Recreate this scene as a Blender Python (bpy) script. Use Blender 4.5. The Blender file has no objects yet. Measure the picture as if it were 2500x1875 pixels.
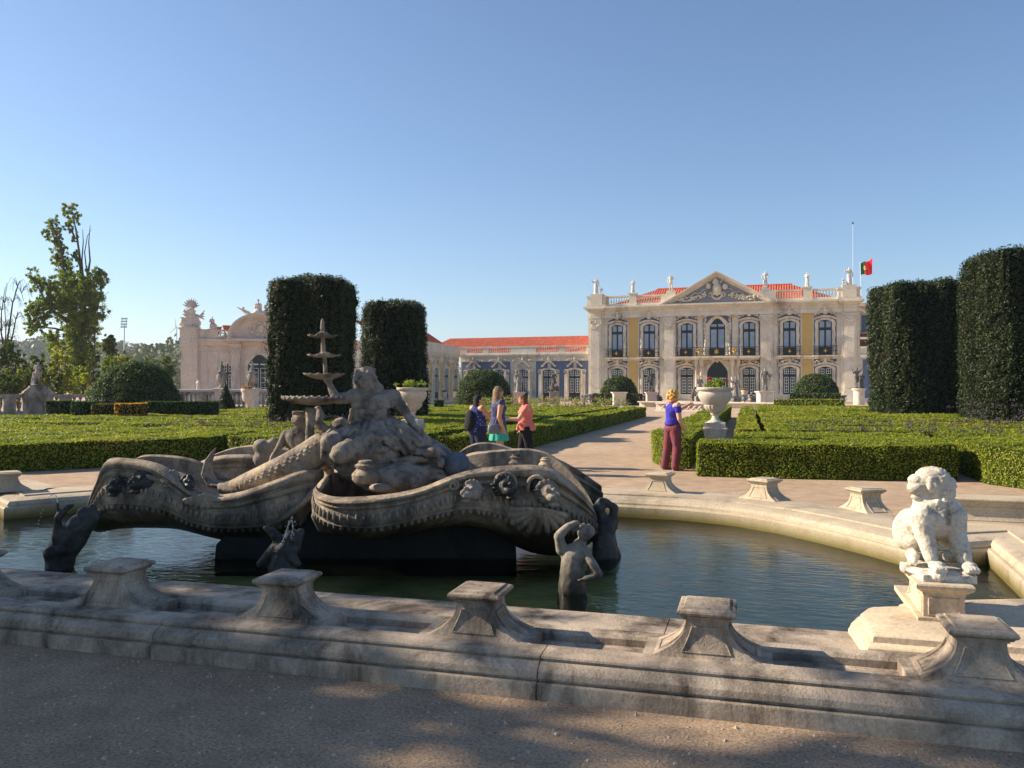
import bpy, bmesh, math, random
import numpy as np
from mathutils import Vector, Matrix, noise as mnoise
PI=math.pi; rad=math.radians
random.seed(7); RNG=np.random.default_rng(7)
sc=bpy.context.scene; COL=sc.collection
# ---------------- camera, light, exposure ----------------
EYE=1.7; YAW=rad(16.0)
cd=bpy.data.cameras.new('camera'); cam=bpy.data.objects.new('camera',cd); COL.objects.link(cam); sc.camera=cam
cd.sensor_width=36; cd.lens=29.13; cd.clip_start=.05; cd.clip_end=6000
cam.location=(0,0,EYE); cam.rotation_euler=(rad(90.3),0,YAW)
SUN_EL=rad(29.0)
SUN_DIR=Vector((-math.cos(SUN_EL),-0.05,math.sin(SUN_EL))).normalized()
wd=bpy.data.worlds.new('World'); sc.world=wd; wd.use_nodes=True
wn=wd.node_tree.nodes; wl=wd.node_tree.links
bg=wn['Background']; sky=wn.new('ShaderNodeTexSky'); sky.sky_type='NISHITA'; sky.sun_disc=False
sky.sun_elevation=SUN_EL; sky.sun_rotation=math.atan2(SUN_DIR.x,SUN_DIR.y)
sky.altitude=100; sky.air_density=1.0; sky.dust_density=0.45; sky.ozone_density=4.3
wl.new(sky.outputs[0],bg.inputs[0]); bg.inputs[1].default_value=0.087
sl=bpy.data.lights.new('sun','SUN'); sun=bpy.data.objects.new('sun',sl); COL.objects.link(sun)
sl.energy=5.0; sl.angle=rad(.53); sl.color=(1,.86,.67)
sun.rotation_euler=(-SUN_DIR).to_track_quat('-Z','Y').to_euler(); sun.location=(-20,0,30)
sc.view_settings.view_transform='Standard'; sc.view_settings.look='None'; sc.view_settings.gamma=1
sc.view_settings.use_curve_mapping=False; sc.view_settings.exposure=0.9
sc.render.engine='CYCLES'
# ---------------- measuring helpers (plan coordinates) ----------------
FPX=2023.0; HOR=948.0; CS,SN=math.cos(YAW),math.sin(YAW)
def cw(X,Y): return (X*CS-Y*SN, X*SN+Y*CS)
def gp(px,py,z=0.0):
    d=(EYE-z)*FPX/(py-HOR); x,y=cw((px-1250)/FPX*d,d); return Vector((x,y,z))
def dp(px,py,d):
    x,y=cw((px-1250)/FPX*d,d); return Vector((x,y,EYE+(HOR-py)*d/FPX))
# ---------------- object helpers ----------------
def tag(o,label=None,cat=None,group=None,kind=None):
    if label: o['label']=label
    if cat: o['category']=cat
    if group: o['group']=group
    if kind: o['kind']=kind
    return o
def empty(name,loc=(0,0,0),rz=0,label=None,cat=None,group=None,parent=None):
    o=bpy.data.objects.new(name,None); COL.objects.link(o); o.location=loc; o.rotation_euler=(0,0,rz)
    o.empty_display_size=.2
    if parent: o.parent=parent
    return tag(o,label,cat,group)
def link(name,me,mat=None,parent=None,smooth=False,loc=None,rz=None):
    if mat is not None and len(me.materials)==0: me.materials.append(mat)
    if smooth: me.polygons.foreach_set('use_smooth',[True]*len(me.polygons))
    o=bpy.data.objects.new(name,me); COL.objects.link(o)
    if parent: o.parent=parent
    if loc is not None: o.location=loc
    if rz is not None: o.rotation_euler=(0,0,rz)
    return o
def copy_tree(o,parent=None):
    c=o.copy(); COL.objects.link(c)
    if parent: c.parent=parent
    for ch in list(o.children): copy_tree(ch,c)
    return c
class MB:
    def __init__(s): s.v=[]; s.f=[]
    def add(s,vs,fs):
        n=len(s.v); s.v.extend([tuple(v) for v in vs]); s.f.extend([tuple(i+n for i in f) for f in fs]); return s
    def box(s,x0,x1,y0,y1,z0,z1,bev=0):
        if bev<=0:
            s.add([(x0,y0,z0),(x1,y0,z0),(x1,y1,z0),(x0,y1,z0),(x0,y0,z1),(x1,y0,z1),(x1,y1,z1),(x0,y1,z1)],
              [(0,3,2,1),(4,5,6,7),(0,1,5,4),(1,2,6,5),(2,3,7,6),(3,0,4,7)])
        else:
            b=bev
            def ring(d,z): return [(x0+d,y0+d,z),(x1-d,y0+d,z),(x1-d,y1-d,z),(x0+d,y1-d,z)]
            s.rings([ring(b,z0),ring(0,z0+b),ring(0,z1-b),ring(b,z1)])
        return s
    def rings(s,rs,cap=True,close=True):
        n=len(rs[0]); vs=[p for r in rs for p in r]; fs=[]
        for i in range(len(rs)-1):
            for j in range(n if close else n-1):
                k=(j+1)%n; fs.append((i*n+j,i*n+k,(i+1)*n+k,(i+1)*n+j))
        if cap: fs.append(tuple(reversed(range(n)))); fs.append(tuple((len(rs)-1)*n+j for j in range(n)))
        return s.add(vs,fs)
    def lathe(s,prof,c=(0,0,0),n=24,sx=1,sy=1,flute=0,fa=0):
        rs=[]
        for r,z in prof:
            rs.append([(c[0]+sx*r*(1+(fa*math.cos(flute*2*PI*j/n) if flute else 0))*math.cos(2*PI*j/n),
                        c[1]+sy*r*(1+(fa*math.cos(flute*2*PI*j/n) if flute else 0))*math.sin(2*PI*j/n),c[2]+z) for j in range(n)])
        return s.rings(rs)
    def tube(s,pts,rs,n=8,cap=True,flat=1.0):
        pts=[Vector(p) for p in pts]
        if not hasattr(rs,'__len__'): rs=[rs]*len(pts)
        out=[]; up=Vector((0,0,1)); prev=None
        for i,p in enumerate(pts):
            t=(pts[min(i+1,len(pts)-1)]-pts[max(i-1,0)])
            t=t.normalized() if t.length>1e-9 else Vector((0,0,1))
            if prev is None:
                a=up if abs(t.dot(up))<.9 else Vector((1,0,0)); x=t.cross(a).normalized()
            else:
                x=prev-t*prev.dot(t); x=x.normalized() if x.length>1e-6 else t.orthogonal().normalized()
            prev=x; y=t.cross(x).normalized()
            out.append([p+x*(rs[i]*math.cos(2*PI*j/n))+y*(rs[i]*flat*math.sin(2*PI*j/n)) for j in range(n)])
        return s.rings(out,cap)
    def cone2(s,a,b,ra,rb,n=12):
        a=Vector(a); b=Vector(b); d=(b-a); L=d.length
        if L<1e-6: return s.ball(a,(ra,)*3,n)
        d/=L; P=[];R=[]
        for k in range(4): t=k/4*PI/2; P.append(a-d*ra*math.cos(t)); R.append(max(ra*math.sin(t),1e-3*ra+1e-4))
        P.append(a);R.append(ra);P.append(b);R.append(rb)
        for k in range(1,5): t=k/4*PI/2; P.append(b+d*rb*math.sin(t)); R.append(max(rb*math.cos(t),1e-3*rb+1e-4))
        return s.tube(P,R,n)
    def ball(s,c,r,n=14,rot=None):
        c=Vector(c); m=n//2+1; rs=[]
        for i in range(m+1):
            t=-PI/2+PI*i/m; q=max(math.cos(t),.01)
            ring=[]
            for j in range(n):
                p=Vector((r[0]*q*math.cos(2*PI*j/n),r[1]*q*math.sin(2*PI*j/n),r[2]*math.sin(t)))
                if rot is not None: p=rot@p
                ring.append(c+p)
            rs.append(ring)
        return s.rings(rs)
    def prism(s,poly,y0,y1):   # polygon in xz extruded along y
        n=len(poly); vs=[(x,y0,z) for x,z in poly]+[(x,y1,z) for x,z in poly]
        fs=[tuple(range(n)),tuple(reversed(range(n,2*n)))]+[(j,j+n,(j+1)%n+n,(j+1)%n) for j in range(n)]
        return s.add(vs,fs)
    def prismz(s,poly,z0,z1):
        n=len(poly); vs=[(x,y,z0) for x,y in poly]+[(x,y,z1) for x,y in poly]
        fs=[tuple(reversed(range(n))),tuple(range(n,2*n))]+[(j,(j+1)%n,(j+1)%n+n,j+n) for j in range(n)]
        return s.add(vs,fs)
    def xform(s,M,i0=0):
        for i in range(i0,len(s.v)): s.v[i]=tuple(M@Vector(s.v[i]))
        return s
    def mesh(s,name='m',recalc=True):
        me=bpy.data.meshes.new(name); me.from_pydata(s.v,[],s.f)
        if recalc:
            bm=bmesh.new(); bm.from_mesh(me); bmesh.ops.recalc_face_normals(bm,faces=bm.faces); bm.to_mesh(me); bm.free()
        me.update(); return me
    def build(s,name,mat,parent=None,smooth=False,loc=None,rz=None,recalc=True,sharp=None):
        o=link(name,s.mesh(name,recalc),mat,parent,smooth,loc,rz)
        if smooth and sharp is not None:
            try: o.data.set_sharp_from_angle(angle=sharp)
            except Exception: pass
        return o
def quads_mesh(name,V,mat,nv=4):
    """V: (n,nv,3) array of separate faces"""
    n=V.shape[0]; me=bpy.data.meshes.new(name)
    me.vertices.add(n*nv); me.vertices.foreach_set('co',np.ascontiguousarray(V,dtype=np.float32).ravel())
    me.loops.add(n*nv); me.loops.foreach_set('vertex_index',np.arange(n*nv,dtype=np.int32))
    me.polygons.add(n); me.polygons.foreach_set('loop_start',np.arange(0,n*nv,nv,dtype=np.int32))
    try: me.polygons.foreach_set('loop_total',np.full(n,nv,dtype=np.int32))
    except Exception: pass
    me.update(calc_edges=True); me.materials.append(mat); return me
def leaf_quads(P,N,size,jit=.9,asp=.62):
    """leaf quads at points P with normals N (roughly), size array"""
    n=len(P); N=N+RNG.normal(0,jit,(n,3)); N/=np.linalg.norm(N,axis=1,keepdims=True)+1e-9
    A=np.cross(N,RNG.normal(0,1,(n,3))); A/=np.linalg.norm(A,axis=1,keepdims=True)+1e-9
    B=np.cross(N,A); s=np.asarray(size).reshape(-1,1)*np.ones((n,1))
    A=A*s*.5; B=B*s*.5*asp
    return np.stack([P-A,P-B*1.0+A*.1,P+A,P+B*1.0+A*.1],axis=1)
def sculpt(name,mb,mat,voxel=.02,smooth=4,disp=0.0,dscale=.1,parent=None,loc=None,rz=None,disp2=0,d2=.03):
    """fuse overlapping closed shells into one continuous carved surface"""
    me=mb.mesh(name); o=bpy.data.objects.new(name,me); COL.objects.link(o)
    m=o.modifiers.new('r','REMESH'); m.mode='VOXEL'; m.voxel_size=voxel; m.adaptivity=0
    if smooth: m=o.modifiers.new('s','SMOOTH'); m.factor=.5; m.iterations=smooth
    for k,(st,sc_) in enumerate(((disp,dscale),(disp2,d2))):
        if st:
            t=bpy.data.textures.new(name+'_t%d'%k,'CLOUDS'); t.noise_scale=sc_; t.noise_depth=2
            m=o.modifiers.new('d%d'%k,'DISPLACE'); m.texture=t; m.strength=st; m.mid_level=.5
    dg=bpy.context.evaluated_depsgraph_get(); dg.update()
    me2=bpy.data.meshes.new_from_object(o.evaluated_get(dg)); me2.name=name
    bpy.data.objects.remove(o); bpy.data.meshes.remove(me)
    me2.materials.clear()
    return link(name,me2,mat,parent,True,loc,rz)
# ---------------- materials ----------------
def newmat(name):
    m=bpy.data.materials.new(name); m.use_nodes=True; nt=m.node_tree
    return m,nt.nodes,nt.links,nt.nodes['Principled BSDF']
def rgb(h,k=1.0):
    """sRGB hex to linear"""
    c=[int(h[i:i+2],16)/255 for i in (0,2,4)]
    return tuple(((x/12.92) if x<.04045 else ((x+.055)/1.055)**2.4)*k for x in c)+(1,)
def nz(nodes,links,scale,detail=6,rough=.6,vec=None,dist=0):
    n=nodes.new('ShaderNodeTexNoise'); n.inputs['Scale'].default_value=scale; n.inputs['Detail'].default_value=detail
    n.inputs['Roughness'].default_value=rough; n.inputs['Distortion'].default_value=dist
    if vec is not None: links.new(vec,n.inputs['Vector'])
    return n
def ramp(nodes,links,src,stops):
    r=nodes.new('ShaderNodeValToRGB'); links.new(src,r.inputs[0]); e=r.color_ramp.elements
    while len(e)<len(stops): e.new(.5)
    for i,(p,c) in enumerate(stops):
        e[i].position=p; e[i].color=c if hasattr(c,'__len__') else (c,c,c,1)
    return r
def mixc(nodes,links,fac,a,b,mode='MIX'):
    m=nodes.new('ShaderNodeMix'); m.data_type='RGBA'; m.blend_type=mode
    for k,x in ((0,fac),(6,a),(7,b)):
        if hasattr(x,'is_output') or isinstance(x,bpy.types.NodeSocket): links.new(x,m.inputs[k])
        else: m.inputs[k].default_value=x
    return m.outputs[2]
def coords(nodes,links,scale=(1,1,1),kind='Object'):
    t=nodes.new('ShaderNodeTexCoord'); mp=nodes.new('ShaderNodeMapping'); mp.inputs['Scale'].default_value=scale
    links.new(t.outputs[kind],mp.inputs['Vector']); return mp.outputs[0]
def wcoords(nodes,links,scale=(1,1,1)):
    t=nodes.new('ShaderNodeNewGeometry'); mp=nodes.new('ShaderNodeMapping'); mp.inputs['Scale'].default_value=scale
    links.new(t.outputs['Position'],mp.inputs['Vector']); return mp.outputs[0]
def bump(nodes,links,src,bsdf,strength=.5,dist=.01):
    b=nodes.new('ShaderNodeBump'); b.inputs['Strength'].default_value=strength; b.inputs['Distance'].default_value=dist
    links.new(src,b.inputs['Height']); links.new(b.outputs[0],bsdf.inputs['Normal']); return b
def stone(name,c1,c2,dark,sc1=2.5,stain=.5,stainsc=1.6,bumpd=.01,rough=.85,fine=45,streak=True,wet=None):
    m,n,l,b=newmat(name); w=wcoords(n,l)
    a=nz(n,l,sc1,7,.62,w); base=mixc(n,l,a.outputs[0],c1,c2)
    r0=ramp(n,l,a.outputs[0],[(.35,c1),(.65,c2)]); base=r0.outputs[0]
    ws=wcoords(n,l,(1,1,.35 if streak else 1)); s=nz(n,l,stainsc,9,.7,ws,.4)
    rs=ramp(n,l,s.outputs[0],[(.62-stain*.3,0.0),(.82-stain*.3,1.0)])
    f=nz(n,l,fine,4,.7,w)
    col=mixc(n,l,rs.outputs[0],base,dark)
    spk=ramp(n,l,f.outputs[0],[(.3,.72),(.6,1.06)])
    col=mixc(n,l,1.0,col,spk.outputs[0],'MULTIPLY')
    if wet:
        g=n.new('ShaderNodeNewGeometry'); sx=n.new('ShaderNodeSeparateXYZ'); l.new(g.outputs['Position'],sx.inputs[0])
        mth=n.new('ShaderNodeMath'); mth.operation='MULTIPLY_ADD'; l.new(s.outputs[0],mth.inputs[0]); mth.inputs[1].default_value=-wet[3]; l.new(sx.outputs[2],mth.inputs[2])
        rz=ramp(n,l,mth.outputs[0],[(0,1.0),(1,0.0)]); 
        mr=n.new('ShaderNodeMapRange'); mr.inputs['From Min'].default_value=wet[0]-wet[3]*.5; mr.inputs['From Max'].default_value=wet[1]-wet[3]*.5
        mr.inputs['To Min'].default_value=1; mr.inputs['To Max'].default_value=0; l.new(mth.outputs[0],mr.inputs['Value'])
        col=mixc(n,l,mr.outputs[0],col,wet[2])
        mr2=n.new('ShaderNodeMath'); mr2.operation='MULTIPLY_ADD'; l.new(mr.outputs[0],mr2.inputs[0]); mr2.inputs[1].default_value=-.5; mr2.inputs[2].default_value=rough; l.new(mr2.outputs[0],b.inputs['Roughness'])
    else: b.inputs['Roughness'].default_value=rough
    l.new(col,b.inputs['Base Color']); b.inputs['Specular IOR Level'].default_value=.25
    ad=n.new('ShaderNodeMath'); ad.operation='ADD'; l.new(f.outputs[0],ad.inputs[0]); l.new(a.outputs[0],ad.inputs[1])
    bump(n,l,ad.outputs[0],b,.5,bumpd); return m
def plain(name,c,rough=.6,metal=0,var=.15,sc1=8,bumpd=0,spec=.4):
    m,n,l,b=newmat(name); w=wcoords(n,l); a=nz(n,l,sc1,5,.6,w)
    r=ramp(n,l,a.outputs[0],[(.3,tuple(x*(1-var) for x in c[:3])+(1,)),(.7,tuple(min(1,x*(1+var)) for x in c[:3])+(1,))])
    l.new(r.outputs[0],b.inputs['Base Color']); b.inputs['Roughness'].default_value=rough; b.inputs['Metallic'].default_value=metal
    b.inputs['Specular IOR Level'].default_value=spec
    if bumpd: bump(n,l,a.outputs[0],b,.5,bumpd)
    return m
def foliage(name,c1,c2,c3=None,trans=.3,patch=1.2,c3amt=.25,tr=None):
    m,n,l,b=newmat(name); g=n.new('ShaderNodeNewGeometry'); w=wcoords(n,l)
    r=ramp(n,l,g.outputs['Random Per Island'],[(0,c1),(1,c2)]); col=r.outputs[0]
    if c3:
        p=nz(n,l,patch,4,.6,w); rp=ramp(n,l,p.outputs[0],[(.62-c3amt*.3,0.0),(.75-c3amt*.3,1.0)]); col=mixc(n,l,rp.outputs[0],col,c3)
    l.new(col,b.inputs['Base Color']); b.inputs['Roughness'].default_value=.55; b.inputs['Specular IOR Level'].default_value=.3
    t=n.new('ShaderNodeBsdfTranslucent'); tc=mixc(n,l,1.0,col,tr or (1.5,1.6,.5,1),'MULTIPLY'); l.new(tc,t.inputs[0])
    mx=n.new('ShaderNodeMixShader'); mx.inputs[0].default_value=trans; l.new(b.outputs[0],mx.inputs[1]); l.new(t.outputs[0],mx.inputs[2])
    l.new(mx.outputs[0],n['Material Output'].inputs[0]); return m
def glassy(name,c,rough=.05):
    m,n,l,b=newmat(name); b.inputs['Base Color'].default_value=c; b.inputs['Roughness'].default_value=rough; b.inputs['Specular IOR Level'].default_value=.6; return m
# ---------------- materials of the setting ----------------
STONE=stone('pale_limestone',rgb('b9ad9c'),rgb('a2968a'),rgb('5b554e'),2.2,.42,1.3,.008)
STONE_RIM=stone('basin_rim_limestone',rgb('c4b59c'),rgb('b0a08a'),rgb('6d6252'),2.2,.3,1.1,.008,wet=(.02,.17,rgb('6b6136'),.12))
STONE_WALL=stone('weathered_kerb_stone',rgb('c6b49f'),rgb('a69684'),rgb('4e453d'),3.2,.6,2.4,.016,fine=70)
MARBLE=stone('white_weathered_marble',rgb('dcd8cc'),rgb('cdc8bb'),rgb('837e74'),3.0,.22,5.0,.006,streak=False)
def gravel_mat():
    m,n,l,b=newmat('fine_gravel'); w=wcoords(n,l)
    a=nz(n,l,.35,6,.6,w); f=nz(n,l,55,5,.75,w); g=nz(n,l,3.0,6,.65,w)
    r=ramp(n,l,a.outputs[0],[(.35,rgb('c4a88c')),(.65,rgb('d5b99d'))])
    r2=ramp(n,l,g.outputs[0],[(.36,.80),(.62,1.05)]); c=mixc(n,l,1.0,r.outputs[0],r2.outputs[0],'MULTIPLY')
    r3=ramp(n,l,f.outputs[0],[(.34,.45),(.5,1.0),(.66,1.35)]); c=mixc(n,l,1.0,c,r3.outputs[0],'MULTIPLY')
    l.new(c,b.inputs['Base Color']); b.inputs['Roughness'].default_value=.95; b.inputs['Specular IOR Level'].default_value=.15
    ad=n.new('ShaderNodeMath'); ad.operation='MULTIPLY_ADD'; l.new(g.outputs[0],ad.inputs[0]); ad.inputs[1].default_value=1.5; l.new(f.outputs[0],ad.inputs[2])
    bump(n,l,ad.outputs[0],b,1.0,.035); return m
GRAVEL=gravel_mat()
# ---------------- pool plan ----------------
SYM=-3.9
half=[(5.45,6.25),(5.9,6.45),(6.0,7.4),(6.1,8.95),(5.40,8.52),(5.05,9.1),(4.68,9.62),(4.2,10.2),(3.7,10.6),(3.1,10.85),(2.3,10.95)]
water_path=[(SYM+s,v) for s,v in half]+[(SYM-s,v) for s,v in reversed(half)]
def offs(path,d):
    out=[]
    for i,p in enumerate(path):
        a=path[max(i-1,0)]; b=path[min(i+1,len(path)-1)]
        t1=Vector((p[0]-a[0],p[1]-a[1])); t2=Vector((b[0]-p[0],b[1]-p[1]))
        if t1.length<1e-9:t1=t2
        if t2.length<1e-9:t2=t1
        n1=Vector((t1.y,-t1.x)).normalized(); n2=Vector((t2.y,-t2.x)).normalized(); m=(n1+n2).normalized()
        k=d/max(m.dot(n1),.5); out.append((p[0]+m.x*k,p[1]+m.y*k))
    return out
def sweep(mb,path,prof):
    rs=[[(q[0],q[1],z) for q in offs(path,o)] for o,z in prof]
    n=len(path); vs=[p for r in rs for p in r]; fs=[]
    for i in range(len(rs)-1):
        for j in range(n-1): fs.append((i*n+j,i*n+j+1,(i+1)*n+j+1,(i+1)*n+j))
    mb.add(vs,fs)
outer=offs(water_path,.12)
# ground sheet with the basin cut out of it
bm=bmesh.new()
S=1500
sq=[bm.verts.new(p+(0,)) for p in ((-S,-S),(S,-S),(S,S),(-S,S))]
holep=[(outer[0][0],4.55)]+outer+[(outer[-1][0],4.55)]
hv=[bm.verts.new((x,y,0)) for x,y in holep]
es=[bm.edges.new((sq[i],sq[(i+1)%4])) for i in range(4)]+[bm.edges.new((hv[i],hv[(i+1)%len(hv)])) for i in range(len(hv))]
bmesh.ops.triangle_fill(bm,use_beauty=True,use_dissolve=False,edges=es)
for f in bm.faces:
    if f.normal.z<0: f.normal_flip()
me=bpy.data.meshes.new('ground'); bm.to_mesh(me); bm.free()
tag(link('ground',me,GRAVEL),kind='structure')
# basin floor
def floor_mat():
    m,n,l,b=newmat('algae_basin_floor'); w=wcoords(n,l); a=nz(n,l,1.4,8,.65,w,.5)
    r=ramp(n,l,a.outputs[0],[(.3,rgb('7f8350')),(.48,rgb('bfae6a')),(.66,rgb('dac894'))]); l.new(r.outputs[0],b.inputs['Base Color']); b.inputs['Roughness'].default_value=.9
    return m
FLOOR=floor_mat()
b=MB(); b.prismz([(-12,4.8),(4,4.8),(4,12),(-12,12)],-.5,-.17); tag(b.build('basin_floor',FLOOR),kind='structure')
def water_mat():
    m,n,l,b=newmat('pool_water'); w=wcoords(n,l,(1,2.2,1))
    r=wcoords(n,l,(1,1,1)); n1=nz(n,l,5.5,3,.55,w,.6); n2=nz(n,l,1.7,2,.5,r,.3)
    ad=n.new('ShaderNodeMath'); ad.operation='MULTIPLY_ADD'; l.new(n2.outputs[0],ad.inputs[0]); ad.inputs[1].default_value=1.2; l.new(n1.outputs[0],ad.inputs[2])
    bp=n.new('ShaderNodeBump'); bp.inputs['Strength'].default_value=.5; bp.inputs['Distance'].default_value=.014; l.new(ad.outputs[0],bp.inputs['Height'])
    gl=n.new('ShaderNodeBsdfGlossy'); gl.inputs['Roughness'].default_value=.03; l.new(bp.outputs[0],gl.inputs['Normal'])
    tr=n.new('ShaderNodeBsdfTransparent'); tr.inputs[0].default_value=(.80,.90,.82,1)
    fr=n.new('ShaderNodeFresnel'); fr.inputs[0].default_value=1.33; l.new(bp.outputs[0],fr.inputs['Normal'])
    df=n.new('ShaderNodeBsdfDiffuse'); df.inputs[0].default_value=(.035,.05,.03,1)
    m1=n.new('ShaderNodeMixShader'); m1.inputs[0].default_value=.05; l.new(tr.outputs[0],m1.inputs[1]); l.new(df.outputs[0],m1.inputs[2])
    m2=n.new('ShaderNodeMixShader'); fm=n.new('ShaderNodeMath'); fm.operation='MULTIPLY'; l.new(fr.outputs[0],fm.inputs[0]); fm.inputs[1].default_value=1.0; l.new(fm.outputs[0],m2.inputs[0]); l.new(m1.outputs[0],m2.inputs[1]); l.new(gl.outputs[0],m2.inputs[2])
    l.new(m2.outputs[0],n['Material Output'].inputs[0]); return m
b=MB(); wp=offs(water_path,.03); b.add([(x,y,.0) for x,y in [(wp[0][0],5.0)]+wp+[(wp[-1][0],5.0)]],[tuple(range(len(wp)+2))])
tag(b.build('water',water_mat(),recalc=False),kind='structure')
# far rim of the basin
b=MB()
sweep(b,water_path,[(0,-.5),(0,.13),(.02,.15),(.05,.155),(.05,.18),(.08,.215),(.16,.24),(.30,.245),(.30,.262),(.52,.27),(.86,.27),(.90,.262),(.93,.24),(.93,.20),(.97,.19),(1.0,.16),(1.01,.06),(1.05,.05),(1.05,-.05)])
rim=b.build('basin_rim',STONE_RIM,smooth=True,sharp=rad(30)); tag(rim,'pale stone rim curving round the far side of the fountain pool','basin rim')
# near wall of the basin: moulded kerb, flat slab behind it
X0,X1=-13.0,4.6
def extr(mb,prof,x0,x1):
    n=len(prof); mb.add([(x0,y,z) for y,z in prof]+[(x1,y,z) for y,z in prof],[(j,j+1,j+1+n,j+n) for j in range(n-1)]+[tuple(range(n)),tuple(reversed(range(n,2*n)))])
wall=empty('basin_wall',(0,0,0),0,'long low moulded stone wall edging the near side of the pool','basin wall')
Y0=4.38
b=MB(); joints=[X0,-8.3,-5.95,-3.62,-1.12,1.35,3.7,X1]
prof=[(0,-.05),(0,.080),(.004,.088),(.018,.092),(.042,.094),(.042,.108),(.022,.112),(.022,.118),(.032,.145),(.055,.165),(.085,.18),(.092,.183),(.112,.184),(.112,.196),(.10,.2),(.105,.21),(.13,.216),(.28,.22),(.28,-.05)]
for i in range(len(joints)-1): extr(b,[(Y0+y,z) for y,z in prof],joints[i]+.003,joints[i+1]-.003)
b.build('kerb_moulding',STONE_WALL,wall,smooth=True,sharp=rad(28))
b=MB()
PU=[-9.55,-8.22,-6.89,-5.56,-4.23,-2.91,-1.58,-.23,1.13,2.46,3.79]
# trough strip between the piers
extr(b,[(Y0+.282,-.05),(Y0+.282,.15),(Y0+.60,.15),(Y0+.60,-.05)],X0,X1)
for a_,c_ in zip(PU[:-1],PU[1:]):
    b.box((a_+.31),(a_+.31)+.04,Y0+.285,Y0+.597,.0,.217); b.box((c_-.35),(c_-.31),Y0+.285,Y0+.597,.0,.2165)
for a_ in PU: b.box(a_-.312,a_+.312,Y0+.284,Y0+.598,0,.2185)
b.build('planting_trough',STONE_WALL,wall)
b=MB(); extr(b,[(Y0+.603,-.05),(Y0+.603,.19),(Y0+.62,.205),(Y0+.64,.21),(Y0+.68,.215),(Y0+.72,.21),(Y0+.74,.19),(Y0+.742,-.05)],X0,X1); b.build('back_roll',STONE_WALL,wall,smooth=True,sharp=rad(30))
b=MB()
for i in range(len(joints)-1): extr(b,[(Y0+.745,-.5),(Y0+.745,.155),(5.69,.145),(5.72,.13),(5.72,-.5)],joints[i]+.6+.003,joints[i+1]+.6-.003)
b.build('inner_slab',STONE_WALL,wall)
# ---------------- flared piers ----------------
def pier_parts(root,L=.0,mat=STONE_WALL,h=.27,cw_=.285,base=.58):
    # concave flare in x, flat recessed panel front and back
    def hw(t): # half-width at height fraction t
        return cw_*.5*.80+(base*.5-cw_*.5*.80)*(1-t)**2.6
    b=MB(); N=14; prof=[]
    dep=.122
    ring=[]
    for i in range(N+1):
        t=i/N; z=t*h*.74; w=hw(t); d=dep+.05*(1-t)**3
        ring.append([(-w-L,-d,z),(w+L,-d,z),(w+L,d,z),(-w-L,d,z)])
    b.rings(ring)
    b.build('shaft',mat,root,smooth=True,sharp=rad(30))
    c=MB(); w=cw_*.5*.80; 
    prf=[(w,.74*h),(w+.010,.745*h),(w+.010,.775*h),(w+.022,.79*h),(w+.026,.815*h),(w+.030,.826*h)]
    c.rings([[(-a-L,-(a-w)-dep-.002,z),(a+L,-(a-w)-dep-.002,z),(a+L,(a-w)+dep+.002,z),(-a-L,(a-w)+dep+.002,z)] for a,z in prf])
    c.build('neck_moulding',mat,root,smooth=True,sharp=rad(30))
    c=MB(); q=cw_*.5-w; 
    prf=[(q*.8,.827*h),(q+.004,.835*h),(q+.014,.86*h),(q+.018,.90*h),(q+.014,.94*h),(q+.003,.962*h),(q-.014,.968*h),(q-.017,.98*h),(q-.021,1.0*h)]
    c.rings([[(-w-a-L,-dep-a,z),(w+a+L,-dep-a,z),(w+a+L,dep+a,z),(-w-a-L,dep+a,z)] for a,z in prf])
    c.build('cap_slab',mat,root,smooth=True,sharp=rad(30))
    # raised panel beads on front/back and on the concave flanks
    e=MB()
    for s in (-1,1):
        pts=[]
        for t in (.14,.25,.4,.55,.7,.80): pts.append((.074+.075*(1-t)**1.6+L,s*(dep+.05*(1-t)**3+.0015),t*h*.74))
        left=[(-x,y,z) for x,y,z in pts]
        loop=pts+list(reversed(left))+[pts[0]]
        for p0,p1 in zip(loop[:-1],loop[1:]): e.tube([p0,p1],.0055,5)
        for yy in (-.085,.085):
            fl=[(s*(hw(t)+.002+L),yy,t*h*.74) for t in (.06,.15,.3,.45,.6,.74)]; e.tube(fl,.0055,5)
        for t in (.06,.74): e.tube([(s*(hw(t)+.002+L),-.085,t*h*.74),(s*(hw(t)+.002+L),.085,t*h*.74)],.0055,5)
    e.build('panel_moulding',mat,root)
ords=['first','second','third','fourth','fifth']
near_lab={3:'squat flared stone pier cut by the left edge of the photo, on the near wall',4:'squat flared stone pier on the near wall, leftmost whole one',
5:'squat flared pier on the near wall before the dark underside of the fountain',6:'squat flared pier with mottled white cap, left of the bent water figure',
7:'squat flared stone pier on the near wall in front of the open blue water',8:'largest flared stone pier with blackened panel, in front of the lion plinth'}
G='squat flared piers round the basin'
p0=empty('stone_pier',(PU[3],Y0+.44,.2185),0,near_lab[3],'pier',G); pier_parts(p0)
for k in range(4,9):
    c=copy_tree(p0); c.location=(PU[k],Y0+.44,.2185); tag(c,near_lab[k])
def far_pier(px,py,d,rz,lab,L=0,sc_=1):
    x,y=cw((px-1250)/FPX*d,d)
    c=empty('stone_pier',(x,y,.268),rz,lab,'pier',G)
    if L:
        pier_parts(c,L,STONE_RIM)
    else:
        for ch in p0.children:
            q=ch.copy(); q.data=ch.data.copy(); q.data.materials[0]=STONE_RIM; COL.objects.link(q); q.parent=c
    return c
far_pier(1612,1185,11.5,rad(-14),'small flared pier on the far rim, behind the blonde woman\'s path corner')
far_pier(1866,1200,10.75,rad(-36),'small flared pier on the far rim in the middle of the right-hand curve')
far_pier(2112,1230,9.75,rad(-62),'small flared pier on the far rim next left of the lion')
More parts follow.
